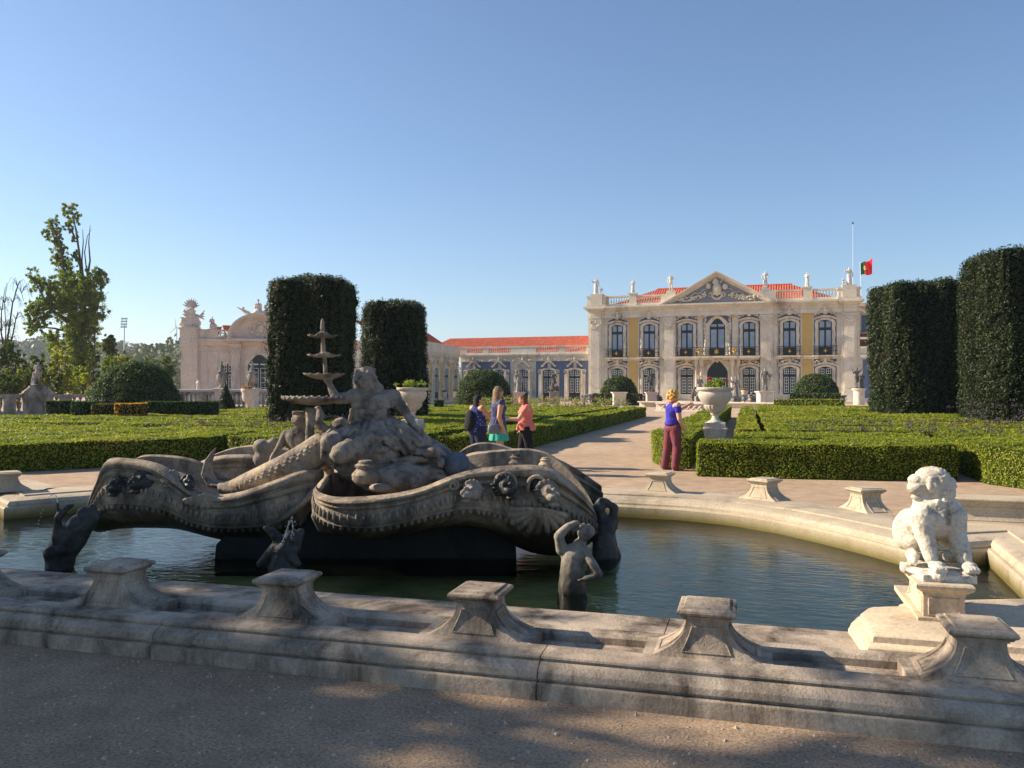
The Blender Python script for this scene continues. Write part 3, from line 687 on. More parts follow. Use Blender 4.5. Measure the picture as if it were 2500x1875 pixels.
def window(par,xc,z0,z1,w,kind,y=0,rise=.25,sw=.30,style='crest',seed=0):
    """kind: 'tall' (grey-blue panes) / 'door' (white glazing bars)"""
    yf=y-.05; f=MB(); po=arch_poly(xc,w,z0,z1,rise); f.prism(po,yf,y+.02)
    # raised bars of the joinery
    b=.10; zt=z0+(z1-z0)*.745
    for xa,xb,za,zb in ((xc-w/2,xc-w/2+b,z0,z1-rise),(xc+w/2-b,xc+w/2,z0,z1-rise),(xc-b*.75,xc+b*.75,z0,z1-.03),(xc-w/2+b,xc+w/2-b,zt-.12,zt+.12)): f.box(xa,xb,yf-.05,yf-.003,za,zb)
    win=f.build('window',DKFR,par)
    g=MB(); wh=MB(); hw_=w/2-b-b*.75-.05
    zb0=z0+(.95 if kind=='door' else .80)
    for s in (-1,1):
        xm=xc+s*(b*.75+.025+hw_/2); xl,xr=xm-hw_/2,xm+hw_/2
        cells=[(zb0,zt-.17,5 if kind=='door' else 1),(zt+.17,z1-rise*.9 if kind=='door' else z1-rise*.75,2 if kind=='door' else 1)]
        for a,c,rows in cells:
            if kind=='door':
                g.box(xl+.03,xr-.03,yf-.02,yf-.012,a+.03,c-.03)
                t_=.045
                wh.box(xl,xl+t_,yf-.05,yf-.021,a,c); wh.box(xr-t_,xr,yf-.05,yf-.021,a,c); wh.box(xl+t_,xr-t_,yf-.05,yf-.021,a,a+t_); wh.box(xl+t_,xr-t_,yf-.05,yf-.021,c-t_,c)
                wh.box(xm-.018,xm+.018,yf-.045,yf-.021,a+t_,c-t_)
                for r_ in range(1,rows): zz=a+(c-a)*r_/rows; wh.box(xl+t_,xm-.018,yf-.045,yf-.021,zz-.016,zz+.016); wh.box(xm+.018,xr-t_,yf-.045,yf-.021,zz-.016,zz+.016)
            else: g.box(xl,xr,yf-.03,yf-.012,a,c)
    g.build('pane',DPANE if kind=='door' else PANE,win)
    if wh.v: wh.build('glazing_bars',WHFR,win)
    s=MB(); inner=arch_poly(xc,w,z0,z1,rise); outer=arch_poly(xc,w+2*sw,z0,z1+sw*.8,rise+.05)
    ring_prism(s,outer,inner,y-.16,y+.01)
    o2=arch_poly(xc,w+2*sw*.45,z0,z1+sw*.36,rise+.02); ring_prism(s,outer,o2,y-.2,y-.161)
    if style=='crest':
        for sg in (-1,1):
            x=xc+sg*(w/2+sw+.06)
            s.tube([(x-sg*.06+sg*.05*math.sin(q*1.9),y-.09,z1-.15-q*(z1-z0)*.094) for q in range(11)],.075,6)
        hood(s,xc,y,z1+sw*.25,w+2*sw+.5,.30)
    elif style=='scrollside':
        for sg in (-1,1):
            s.box(min(xc+sg*(w/2+sw),xc+sg*(w/2+sw+.35)),max(xc+sg*(w/2+sw),xc+sg*(w/2+sw+.35)),y-.1,y,z0,z1-.55)
            scroll(s,xc+sg*(w/2+sw+.2),y-.1,z1-.25,.24,-sg,1.2,.08,PI*.2)
        hood(s,xc,y,z1+.42,w+2*sw-.1,.62,.16,.3,True)
    s.build('surround',PST2,win,smooth=False)
    if style in('crest','scrollside'):
        c=MB(); crest(c,xc,y-(.12 if style!='crest' else (.30 if z0>3 else .22)),z1+(1.15 if style!='crest' else (.46 if z0>3 else .36)),w+2*sw+.75,.6 if style!='crest' else (1.25 if z0>3 else .85),seed); c.build('carved_crest',PST2,win,smooth=True)
    return win
def balusters(mb,x0,x1,y,z0,z1,sp=.30,r=.085,n=8):
    k=max(1,int((x1-x0)/sp)); h=z1-z0
    for i in range(k):
        x=x0+(i+.5)*(x1-x0)/k
        mb.lathe([(r*.8,0),(r*.8,.06*h),(r*.45,.10*h),(r*1.0,.30*h),(r*.85,.42*h),(r*.4,.72*h),(r*.5,.84*h),(r*.8,.9*h),(r*.8,h)],(x,y,z0),n)
def plaque_volutes(mb,xc,w,z0,z1,y):
    """pilaster capital"""
    mb.box(xc-w/2-.05,xc+w/2+.05,y-.14,y,z1-.14,z1); mb.box(xc-w/2+.02,xc+w/2-.02,y-.05,y,z0,z1-.14); mb.box(xc-w/2-.03,xc+w/2+.03,y-.08,y,z0-.08,z0)
    for s in (-1,1):
        scroll(mb,xc+s*(w/2-.12),y-.1,z1-.36,.22,-s,1.4,.06,PI*.5)
        for q in range(3): mb.ball((xc+s*w*(.1+.12*q),y-.08,z0+.2+.1*q),(.10,.08,.16),7)
    mb.ball((xc,y-.1,z1-.3),(.13,.09,.12),7)
# ---------------- the palace ----------------
PR=math.atan2(-1.29,31.42); PL=31.45
pal=empty('palace_building',(-19.4,102.63,0),PR,'two storey palace with pediment, yellow and blue panels and red roof','palace')
w=MB(); w.box(0,PL,0,13,-.1,10.4); w.box(-.6,PL+.6,-2.2,-.05,-.05,.22); w.box(9.2,22.2,-3.0,-2.2,-.05,.14)
w.box(.02,PL-.02,-.12,-.003,.22,1.0); 
for a_,b_ in ((1.95,2.39),(4.91,5.03),(6.22,6.31),(8.85,9.38),(13.45,13.95),(17.45,17.95),(22.1,22.55),(25.1,25.27),(26.43,26.54),(29.05,29.6)): w.box(a_,b_,-.05,-.003,1.0,10.4)
w.build('wall',PST,pal)
b=MB()
BAYS=[3.65,7.60,12.14,15.73,19.38,23.9,27.78]
for i,xc in enumerate(BAYS):
    hwid=1.22 if i!=3 else 1.66
    b.box(xc-hwid,xc+hwid,-.022,-.002,1.0,5.08); b.box(xc-hwid,xc+hwid,-.024,-.002,5.52,10.36)
b.build('blue_panel',PBLUE,pal)
b=MB()
for a_,c_ in ((5.03,6.22),(25.27,26.43)):
    b=MB(); b.box(a_,c_,-.022,-.002,1.0,5.08); b.build('yellow_panel',PYEL,pal); b=MB(); b.box(a_,c_,-.024,-.002,5.52,10.36); b.build('yellow_panel',PYEL,pal)
def pilaster(x0,x1,y=-.3,corner=0):
    m=MB(); m.box(x0,x1,y,-.001,1.42,9.12); m.box(x0-.12,x1+.12,y-.16,-.001,.2,1.18); m.box(x0-.07,x1+.07,y-.1,-.001,1.18,1.42)
    m.box(x0+.22,x1-.22,y-.03,y-.001,1.8,8.8); plaque_volutes(m,(x0+x1)/2,x1-x0,9.2,10.25,y); m.box(x0,x1,y,-.001,9.12,10.4)
    return m.build('pilaster',PST,pal)
for a_,c_,y_ in ((.35,1.65,-.42),(9.42,10.80,-.42),(20.66,22.06,-.42),(29.8,31.1,-.42)): pilaster(a_,c_,y_)
for a_,c_ in ((0,.35),(1.65,1.95),(10.8,10.86),(22.06,22.5),(29.5,29.8),(31.1,31.45)): m=MB(); m.box(a_,c_,-.2,-.001,.2,10.4); m.build('pilaster_backing',PST,pal)
m=MB() # entablature, cornice
def entab(m,x0,x1,f,z0=10.4,z1=11.85,zs=None):
    h=z1-z0
    m.box(x0,x1,f-.12,-.001,z0,z0+.3*h); m.box(x0,x1,f-.05,-.001,z0+.3*h,z0+.62*h)
    m.box(x0-.1,x1+.1,f-.25,0,z0+.62*h,z0+.74*h); m.box(x0-.35,x1+.35,f-.55,0,z0+.74*h,z0+.86*h); m.box(x0-.48,x1+.48,f-.75,0,z0+.86*h,z1)
entab(m,0,PL,-.2); entab(m,9.4,22.1,-.5,10.402,11.853); entab(m,.3,1.7,-.46,10.401,11.7); entab(m,29.75,31.15,-.46,10.401,11.7)
m.build('cornice',PST,pal)
m=MB()
for a_,c_ in ((-.15,2.35),(29.1,31.6)):
    m=MB(); m.box(a_,c_,-.65,1.6,11.85,12.15); m.box(a_+.12,c_-.12,-.52,1.5,12.15,13.0); m.box(a_,c_,-.66,1.6,13.0,13.2); m.box(a_+.5,c_-.5,-.7,1.2,12.05,13.45); m.build('parapet_block',PST,pal)
for a_,c_ in ((5.05,6.15),(25.3,26.4)): m=MB(); m.box(a_,c_,-.42,.3,11.85,12.3); m.box(a_+.1,c_-.1,-.36,.28,12.3,13.3); m.box(a_,c_,-.42,.3,13.3,13.46); m.build('parapet_block',PST,pal)
for a_,c_,e_,f_ in ((9.0,10.8,9.7,10.7),(20.6,22.4,20.75,21.7)): m=MB(); m.box(a_,c_,-.3,.5,11.85,13.2); m.box(e_,f_,-.32,.52,13.2,13.55); m.build('parapet_block',PST,pal)
for a_,c_ in ((2.35,5.05),(6.15,9.0),(22.4,25.3),(26.4,29.1)): m=MB(); m.box(a_,c_,-.3,.1,11.855,12.17); m.build('parapet_base',PST,pal); m=MB(); m.box(a_,c_,-.32,.12,12.97,13.16); m.build('parapet_rail',PST,pal)
for a_,c_ in ((2.4,5.0),(6.2,8.95),(22.45,25.25),(26.45,29.05)):
    m=MB(); balusters(m,a_,c_,-.1,12.17,12.97,.3,.1); m.build('balustrade',PST,pal,smooth=True)
# pediment
m=MB(); AX=15.72; zb=11.86; za=15.62; ex=6.65
m.prism([(AX-ex+.9,zb),(AX+ex-.9,zb),(AX,za-.75)],-.5,1.5); m.build('tympanum',plain('blue_grey_stone',rgb('8f9098'),.85,0,.1,1.2),pal)
m=MB()
for s in (-1,1):
    for (t0,t1,y0) in ((0,.16,-1.25),(.16,.32,-1.1),(.32,.52,-.85),(.52,.7,-.65)):
        k=(za-zb)/ex; P=[(AX,za-t0),(AX,za-t1),(AX+s*(ex-t1/k*.98),zb+.001),(AX+s*(ex-t0/k*.98+.0),zb+.001)]
        if s>0:P=P[::-1]
        m.prism(P,y0,1.6)
m.build('raking_cornice',PST,pal)
m=MB(); r=random.Random(5)
m.ball((AX,-.72,13.45),(.55,.28,.75),12); m.ball((AX,-.85,13.5),(.38,.25,.55),12); m.ball((AX-.15,-.75,14.35),(.38,.3,.35),10); m.ball((AX-.15,-.8,14.6),(.22,.25,.22),10); m.tube([(AX+.35,-.75,14.2),(AX+.6,-.8,14.5),(AX+.8,-.8,14.65)],[.08,.07,.03],6)
m.ball((AX-1.0,-.75,13.9),(.35,.25,.4),8); m.ball((AX+.95,-.75,13.75),(.35,.25,.35),8); scroll(m,AX-.7,-.72,12.8,.35,1,1.3,.09); scroll(m,AX+.7,-.72,12.8,.35,-1,1.3,.09)
for s in (-1,1):
    for q in range(46):
        t=r.random(); x=AX+s*(1.3+3.6*t); m.ball((x,-.68-.1*r.random(),12.95-.45*t+.35*math.sin(PI*t)*-1+r.uniform(-.22,.28)),(.17,.12,.13),7)
    pts=[(AX+s*(1.2+.35*q),-.66,13.5-.13*q+.16*math.sin(q*1.9)) for q in range(10)]; m.tube(pts,.07,6)
    pts=[(AX+s*(1.6+.35*q),-.66,12.45-.05*q+.1*math.sin(q*2.1)) for q in range(9)]; m.tube(pts,.06,6)
for q in range(12): a=PI+PI*q/11; m.ball((AX+.62*math.cos(a),-.68,12.95+.62*math.sin(a)),(.13,.1,.17),6)
m.build('carved_crest',PST2,pal,smooth=True)
# string course and balconies
for a_,c_ in ((1.95,9.38),(22.1,29.55)): m=MB(); m.box(a_,c_,-.26,-.001,5.30,5.50); m.box(a_,c_,-.18,-.001,5.1,5.3); m.build('string_course',PST2,pal)
def railing(par,x0,x1,y0,z0,h=1.05,orn=()):
    m=MB()
    for z in (z0+.05,z0+h*.5,z0+h): m.tube([(x0,0,z),(x0,y0,z),(x1,y0,z),(x1,0,z)],.028,5)
    k=int((x1-x0)/.16)
    for i in range(k+1): x=x0+(x1-x0)*i/k; m.box(x-.016,x+.016,y0-.012,y0+.012,z0,z0+h)
    for i in range(int((x1-x0)/.42)):
        x=x0+.21+i*.42
        for zz in (z0+.28,z0+.72): scroll(m,x,y0,zz,.14,1 if i%2 else -1,1.1,.028)
    for xa,xb in orn: m.box(xa,xb,y0+.02,y0+.035,z0+.05,z0+.95)
    return m.build('railing',IRON,par)
def gild(par,x,y,z,r=.27,n=4):
    m=MB(); pts=[]
    for i in range(2*n): a=PI*i/n+PI/2; q=r if i%2==0 else r*.42; pts.append((x+q*math.cos(a)*.8,z+q*math.sin(a)))
    m.prism(pts,y-.05,y); return m.build('gilded_ornament',GILD,par)
for i in (0,1,5,6):
    xc=BAYS[i]; m=MB(); m.box(xc-1.3,xc+1.3,-.75,-.262,5.36,5.502); m.box(xc-1.1,xc-.8,-.6,-.262,5.1,5.36); m.box(xc+.8,xc+1.1,-.6,-.262,5.1,5.36)
    bl=m.build('balcony',PST2,pal); railing(bl,xc-1.25,xc+1.25,-.7,5.503,orn=[(xc-.62,xc+.62)]); gild(bl,xc,-.76,6.0)
m=MB(); m.box(10.86,20.62,-1.5,-.001,5.28,5.50); m.box(10.95,20.5,-1.3,-.001,5.08,5.28); m.box(13.4,18.1,-2.1,-1.5,5.28,5.503)
bl=m.build('balcony',PST2,pal); railing(bl,10.95,20.5,-1.42,5.504,orn=[(11.45,12.85),(14.9,16.6),(18.7,20.05)])
gild(bl,12.15,-1.5,6.0); gild(bl,19.38,-1.5,6.0); gild(bl,15.73,-1.52,6.02,.42,7); 
for x in (13.7,17.75):
    m=MB(); 
    for q in range(7): a=2*PI*q/7; m.ball((x+.2*math.cos(a),-1.5,6.15+.26*math.sin(a)),(.09,.06,.1),6)
    m.ball((x,-1.52,5.95),(.1,.07,.2),6); m.build('gilded_ornament',GILD,bl,smooth=True)
for i,xc in enumerate(BAYS):
    if i==3: continue
    window(pal,xc,5.52,9.58,1.45,'tall',seed=i); window(pal,xc,.24,4.2,1.47,'door',seed=i+20)
# central window
win=window(pal,15.73,5.52,10.05,1.8,'tall',rise=.9,sw=.42,style='plain')
m=MB(); 
for s in (-1,1):
    hood_pts=None
    m.prism([(15.73,11.2),(15.73,11.0),(15.73+s*.95,10.45),(15.73+s*.95,10.62)][::s],-.5,-.02)
    m.prism([(15.73+s*.85,10.62),(15.73+s*.85,10.45),(15.73+s*1.65,10.12),(15.73+s*1.65,10.28)][::s],-.5,-.02)
    for q in range(9): m.ball((15.73+s*(1.42+.06*math.sin(q)),-.15,9.9-q*.5),(.17,.12,.3),7)
m.ball((15.73,-.3,10.6),(.2,.15,.25),8); m.build('surround',PST2,win,smooth=False)
# portal with dark door and columns
m=MB(); N=16; pts=[(14.53,.2),(16.93,.2)]
for i in range(N+1):
    t=i/N; u=1-2*t; z=3.65+1.42*(math.cos(PI*.5*abs(u))**.75 if abs(u)<.999 else 0)-.25*math.sin(PI*abs(u))*.6; pts.append((15.73+1.2*u,z))
m.prism(pts,-.06,.02); m.box(14.6,16.86,-.11,-.062,3.2,3.34); m.box(14.6,16.86,-.11,-.062,3.6,3.72); d_=m.build('door',DKFR,pal)
m=MB(); g=MB()
for x in (15.13,16.33):
    m.box(x-.38,x+.38,-.13,-.112,.9,2.95); g.box(x-.31,x-.03,-.14,-.131,.97,1.95);g.box(x+.03,x+.31,-.14,-.131,.97,1.95);g.box(x-.31,x-.03,-.14,-.131,2.0,2.88);g.box(x+.03,x+.31,-.14,-.131,2.0,2.88)
m.build('glazing_bars',WHFR,d_); g.build('pane',DPANE,d_)
m=MB(); out=[(13.95,.2),(17.5,.2)]+[(15.72+1.78*(1-2*i/N),5.08) for i in range(N+1)]; ring_prism(m,out,pts,-.22,-.001); hood(m,15.72,-.22,4.85,3.3,.15,.12,.2); m.ball((15.72,-.3,4.95),(.15,.12,.2),8); m.build('door_surround',PST2,d_)
for x in (13.35,13.95,17.52,18.12):
    m=MB(); m.lathe([(.27,.2),(.27,.5),(.2,.6),(.19,2.0),(.165,4.35),(.2,4.4),(.26,4.6),(.28,4.9),(.28,5.08)],(x,-1.05 if x in(13.95,17.52) else -.75,0),14); m.build('column',PST2,pal,smooth=True,sharp=rad(40))
# roof
m=MB(); ez=12.0; rzz=14.55
roof_sheet(m,(2.2,1.0,ez),(29.4,1.0,ez),(7.8,6.5,rzz),(24.0,6.5,rzz)); roof_sheet(m,(29.4,12,ez),(2.2,12,ez),(24.0,6.5,rzz),(7.8,6.5,rzz))
roof_sheet(m,(2.2,12,ez),(2.2,1.0,ez),(7.8,6.51,rzz),(7.8,6.5,rzz)); roof_sheet(m,(29.4,1.0,ez),(29.4,12,ez),(24.0,6.5,rzz),(24.0,6.51,rzz))
ro=m.build('roof',TILE,pal,recalc=False)
m=MB(); m.tube([(7.6,6.5,rzz+.05),(24.2,6.5,rzz+.05)],.11,8); m.build('ridge_tiles',TILE,ro)
m=MB(); m.prism([(AX-ex+1.6,12.9),(AX+ex-1.6,12.9),(AX,za-.15)],1.6,6.5); m.build('gable_roof',TILE,ro)
# right hand return of the palace seen beside the yew
rw=empty('palace_wing',(pal.location[0],pal.location[1],0),PR,'side wing of the palace behind the broad right yew, lower tiled bay','palace wing')
m=MB(); m.box(PL+.01,PL+11,2.5,12,-.1,11.2); m.box(PL+.02,PL+11.5,1.9,2.5,11.2,11.6); m.box(PL+.02,PL+11,-.2,2.49,0,6.2); m.box(PL+.02,PL+11.2,-.45,0.3,5.2,5.5); m.build('wall',PST,rw)
m=MB(); m.box(PL+.02,PL+11,-.4,-.21,6.2,6.45);m.box(PL+.02,PL+11,-.4,-.21,7.25,7.5); balusters(m,PL+1.0,PL+11,-.3,6.45,7.25,.34); m.build('balustrade',PST,rw)
m=MB(); m.box(PL+.4,PL+1.9,2.45,2.49,8.2,10.2); m.box(PL+.3,PL+1.9,-.24,-.201,.6,5.0); m.build('blue_panel',PBLUE,rw)
m=MB(); roof_sheet(m,(PL+.02,.2,6.9),(PL+11,.2,6.9),(PL+.02,2.45,8.0),(PL+11,2.45,8.0)); m.build('roof',TILE,rw,recalc=False)
# ---------------- low blue wing ----------------
lw=empty('palace_wing',(pal.location[0],pal.location[1],0),PR,'long low blue wing under a red tiled roof, left of the palace','palace wing')
WY=.8; WX0=-17.6
m=MB(); m.box(WX0,-.02,WY,WY+9,-.1,5.75); m.box(WX0,-.02,WY-.25,WY+.3,5.75,6.0); m.box(WX0,-.02,WY-.4,WY+.3,6.0,6.15); m.box(WX0,-.02,WY-.2,WY+.2,6.15,6.38); m.box(WX0,-.02,WY-.22,WY+.22,7.0,7.18)
m.box(WX0,-.02,WY-.08,WY-.001,0,.5); m.box(WX0,-.02,WY-.1,WY-.001,5.2,5.75)
gaps=[(-15.6,-13.2),(-12.4,-9.4),(-5.7,-2.6),(-1.9,-.2)]
def facx(px):
    t=(px-1250)/2023.; Lx,Ly=.0927*104,104.; dx,dy=.4197*94.1-Lx,94.1-104.; return (t*Ly-Lx)/(dx-t*dy)*31.45
gaps=[(facx(1000+.2713*a),facx(1000+.2713*b_)) for a,b_ in ((500,645),(697,893),(1125,1330),(1390,1575))]
pz=WX0
for a_,c_ in gaps: m.box(pz,a_,WY-.18,WY+.18,6.38,7.0); pz=c_
m.box(pz,-.02,WY-.18,WY+.18,6.38,7.0); m.build('wall',PST,lw)
for a_,c_ in gaps: m=MB(); balusters(m,a_,c_,WY,6.38,7.0,.3,.1); m.build('balustrade',PST,lw,smooth=True)
DX=[facx(1000+.2713*a) for a in (560,790,1005,1240,1475)]
m=MB()
for a_,c_ in ((WX0+.1,DX[0]-.2),(DX[0]+.2,DX[1]-.2),(DX[1]+.3,DX[2]-1.75),(DX[2]+1.75,DX[3]-.2),(DX[3]+.3,DX[4]-.2),(DX[4]+.2,-.05)): m.box(a_,c_,WY-.022,WY-.001,.5,5.2)
m.build('blue_panel',PBLUE,lw)
for i,x in enumerate(DX): window(lw,x,.22,4.1,1.5,'door',y=WY-.1,rise=.18,sw=.28,style='scrollside',seed=40+i)
m=MB(); roof_sheet(m,(WX0-7,WY+.35,6.15),(0,WY+.35,6.15),(WX0-3.6,WY+5.0,8.65),(0,WY+5.0,8.65)); m.build('roof',TILE,lw,recalc=False)
# ---------------- angled yellow wing ----------------
A0=Vector(cw(-12.6,87.0)+(0,)); A1=Vector(cw(-7.06,109)+(0,)); dv=A1-A0; AL=dv.length
yw=empty('palace_wing',(A0.x,A0.y,0),math.atan2(dv.y,dv.x),'yellow panelled wing running back beside the lower yew','palace wing')
m=MB(); m.box(0,AL,0,8,-.1,5.75); m.box(0,AL,-.25,.3,5.75,6.0); m.box(0,AL,-.4,.3,6.0,6.15); m.box(0,AL,-.18,.2,6.15,7.0); m.box(0,AL,-.25,.25,7.0,7.18); m.box(0,AL,-.1,-.001,5.1,5.75); m.box(0,AL,-.1,-.001,0,.5)
for q in range(6): m.box(AL-2.0-q*3.9,AL-1.7-q*3.9,-.2,-.1,6.3,6.9)
m.build('wall',PST,yw)
m=MB()
YX=[AL-1.6-q*3.75 for q in range(6)]
for x in YX: m.box(x-2.55,x-1.25,-.03,-.001,.6,5.0)
m.build('yellow_panel',PYEL,yw)
for i,x in enumerate(YX): window(yw,x,.3,4.2,1.4,'door',y=-.03,rise=.15,sw=.35,style='scrollside' if i<4 else 'plain',seed=60+i)
m=MB(); roof_sheet(m,(0,.4,6.3),(AL+1,.4,6.3),(0,4.5,9.0),(AL+1,4.5,9.0)); m.build('roof',TILE,yw,recalc=False)
# ---------------- garden pavilion on the left ----------------
B0=Vector(((444-1250)/FPX*88,88,0)); B1=Vector(((880-1250)/FPX*92,92,0)); q0=cw(B0.x,B0.y); q1=cw(B1.x,B1.y)
pr=math.atan2(q1[1]-q0[1],q1[0]-q0[0]); BL=math.hypot(q1[0]-q0[0],q1[1]-q0[1])
PINK=stone('pinkish_limestone',rgb('ddcdbd'),rgb('cdbdb0'),rgb('9c8b80'),.9,.3,.6,.01,fine=9)
pv=empty('garden_pavilion',(q0[0],q0[1],0),pr,'ornate stone garden pavilion with arched pediment, partly hidden by the yews','pavilion')
def bx(px,y=0): # local x of an image column on the facade
    t=(px-1250)/FPX; dx,dy=B1.x-B0.x,B1.y-B0.y; return (t*B0.y-B0.x)/(dx-t*dy)*BL
m=MB(); m.box(0,BL,0,10,-.1,7.0); m.box(-.1,BL,-.3,.3,0,.7)
m.box(-.05,1.6,-.35,-.001,.7,6.1); 
for q in range(1,9): m.box(-.06,1.61,-.36,-.351,.7+q*.62,.7+q*.62+.03)
m.box(1.9,3.6,-.08,-.001,1.0,5.6); m.box(2.2,3.3,-.11,-.081,1.2,5.3); m.box(3.9,5.2,-.06,-.001,1.0,5.6)
m.build('wall',PINK,pv)
m=MB(); cx_=bx(634); 
m.box(-.2,1.7,-.5,.2,6.1,6.35); m.box(1.6,BL,-.3,.2,6.3,6.5); m.box(1.6,BL,-.5,.2,6.75,6.98); m.box(1.7,BL,-.35,.2,6.5,6.75)
m.box(-.15,1.7,-.45,1.4,6.35,7.95); m.box(-.25,1.8,-.55,1.5,7.95,8.15); m.build('cornice',PINK,pv)
m=MB(); m.box(1.7,2.6,-.2,.1,7.0,8.0); m.box(2.6,3.6,-.3,.1,7.0,8.05); m.box(3.6,4.9,-.2,.1,6.985,7.2); m.box(3.6,4.9,-.2,.1,7.8,8.0); balusters(m,3.7,4.85,-.05,7.2,7.8,.36,.12); m.build('parapet',PINK,pv)
# pilasters beside the arch
for x in (bx(576),bx(692)):
    m=MB(); m.box(x-.45,x+.45,-.45,-.001,.7,5.4); m.box(x-.6,x+.6,-.6,-.001,.2,.9); plaque_volutes(m,x,1.0,5.4,6.2,-.45); m.box(x-.6,x+.6,-.75,-.001,6.2,6.45); m.box(x-.5,x+.5,-.6,-.001,6.45,6.985); m.build('pilaster',PINK,pv)
# arched pediment
m=MB(); R_=3.25; N=20
tp=[(cx_-R_+.1,7.0)]+[(cx_-(R_-.35)*math.cos(PI*i/N),7.0+(2.55-.3)*math.sin(PI*i/N)) for i in range(N+1)]
m.prism(tp[1:],-.6,.6); m.build('tympanum',PINK,pv)
m=MB()
for (r0,r1,y0) in ((0,.22,-1.5),(.22,.42,-1.2),(.42,.6,-.9)):
    for i in range(N):
        a,b_=PI*i/N,PI*(i+1)/N
        def P(r,a): return (cx_-(R_-r)*math.cos(a),7.0+(2.75-r)*math.sin(a))
        m.prism([P(r1,a),P(r1,b_),P(r0,b_),P(r0,a)],y0,2.0)
m.box(cx_-R_-.1,cx_+R_+.1,-1.3,-.5,6.75,6.995)
m.build('arched_cornice',PINK,pv,smooth=False)
m=MB(); r=random.Random(9)
for q in range(40): a=r.uniform(0,2*PI); t=r.random()**.5; m.ball((cx_+.2+1.25*t*math.cos(a),-.68,8.05+.75*t*math.sin(a)),(.17,.12,.15),6)
m.ball((cx_+.2,-.75,8.1),(.35,.2,.5),8); m.build('carved_crest',PINK,pv,smooth=True)
window(pv,bx(633.5),.3,5.35,2.35,'door',rise=1.1,sw=.35,style='plain')
window(pv,bx(556),.3,4.35,1.4,'door',rise=.2,sw=.25,style='plain')
window(pv,bx(876),.3,4.6,1.5,'door',rise=.3,sw=.25,style='plain')
PM=pv.matrix_world
def ploc(x,y,z):
    c_,s_=math.cos(pr),math.sin(pr); return (q0[0]+x*c_-y*s_,q0[1]+x*s_+y*c_,z)
# rooftop sculpture
m=MB(); r=random.Random(3)
m.box(-.75,.75,-.45,.45,0,.25); m.ball((0,0,.9),(.55,.4,.75),10); m.ball((-.35,0,.7),(.45,.3,.45),10); m.ball((.45,0,.5),(.45,.3,.4),8); m.tube([(-.9,0,.25),(-.7,0,.8),(-.3,0,.5)],.17,7); scroll(m,-.45,-.3,.6,.4,1,1.3,.12); m.ball((.05,-.1,1.75),(.3,.28,.35),8); m.ball((0,0,1.35),(.42,.3,.4),8)
for a in range(9):
    t=rad(20+a*17); c_=Vector((0,0,1.9)); e=c_+Vector((math.cos(t)*.75,0,math.sin(t)*.95)); m.cone2(c_,e,.15,.05,6)
for a in range(4): m.cone2((.5,0,.9+.12*a),(1.15,-.1,1.5-.28*a+.2),.13,.05,6)
for a in range(26): t=r.uniform(0,6.28); m.cone2((.5*math.cos(t),-.25,1.0+.6*math.sin(t)),(.85*math.cos(t)+r.uniform(-.1,.1),-.35,1.05+.95*math.sin(t)),.09,.03,6)
o=sculpt('trophy_sculpture',m,PINK,.04,1,.06,.2,None,ploc(.85,.3,8.1),pr); o.scale=(1.2,1.2,1.12); tag(o,'plumed stone armour trophy on the corner of the pavilion roof','sculpture')
m=MB(); human(m,dict(hipL=(-.05,-.02,.5),knL=(-.12,-.22,.5),anL=(-.14,-.24,.3),toL=(-.15,-.3,.28),knR=(.1,-.25,.48),anR=(.12,-.22,.3),toR=(.12,-.3,.28),hipR=(.05,-.02,.5),elL=(-.2,-.05,.66),haL=(-.1,-.15,.7),haR=(.2,-.15,.5)),1.9,1.15,(0,0,-.5),0,True,face=False); robe(m,[(0,0,.62,.1,.09),(0,-.08,.5,.17,.2),(0,-.12,.3,.2,.2)],6,.1,20,(0,0,-.5),0,1.9)
o=sculpt('seated_statue',m,PINK,.05,2,.04,.2,None,ploc(3.05,-.1,8.0),pr+rad(40)); tag(o,'small seated stone figure on the pavilion parapet, beside the terracotta pots','statue')
m=MB(); human(m,dict(hipL=(-.05,-.02,.5),knL=(-.1,-.2,.42),anL=(-.3,-.2,.32),toL=(-.38,-.2,.3),knR=(.1,-.2,.42),anR=(.3,-.2,.32),toR=(.38,-.2,.3),hipR=(.05,-.02,.5)),2.3,1.3,(0,0,-.65),0,True,face=False); robe(m,[(0,0,.62,.1,.09),(0,-.05,.48,.22,.16),(0,-.05,.28,.42,.2)],8,.1,24,(0,0,-.65),0,2.3)
for a in range(5): t=rad(50+a*20); m.cone2((0,0,1.45),(math.cos(t)*.22,0,1.45+math.sin(t)*.33),.06,.03,5)
m.cone2((-1.0,0,.2),(-1.6,-.1,.55),.25,.15,8); m.ball((-1.55,-.1,.75),(.16,.16,.18),8); m.cone2((-1.6,-.1,.55),(-2.15,-.1,.85),.1,.06,7)
o=sculpt('crowned_statue',m,PINK,.05,2,.05,.2,None,ploc(cx_-.15,-.2,9.55),pr); tag(o,'crowned stone figure reclining on top of the arched pediment','statue')
m=MB(); m.box(-.5,.5,-.3,.3,0,.2); m.tube([(-.3,0,.2),(-.1,0,.7),(-.45,0,1.1),(-.8,0,1.15)],[.28,.24,.17,.12],8); m.tube([(.1,0,.3),(.3,0,1.0),(.2,0,1.7)],[.3,.28,.2],8); m.ball((.2,0,2.0),(.2,.2,.25),8); m.cone2((.2,0,1.5),(-.5,0,1.5),.12,.08,6); m.cone2((-.4,0,.6),(-.7,0,.2),.1,.08,6)
o=sculpt('trophy_sculpture',m,PINK,.05,2,.06,.25,None,ploc(bx(642),.5,8.6),pr); tag(o,'stone rearing beast group on the pavilion, half behind the wide yew','sculpture')
TERRA=plain('terracotta',rgb('b5623a'),.8,0,.1,5)
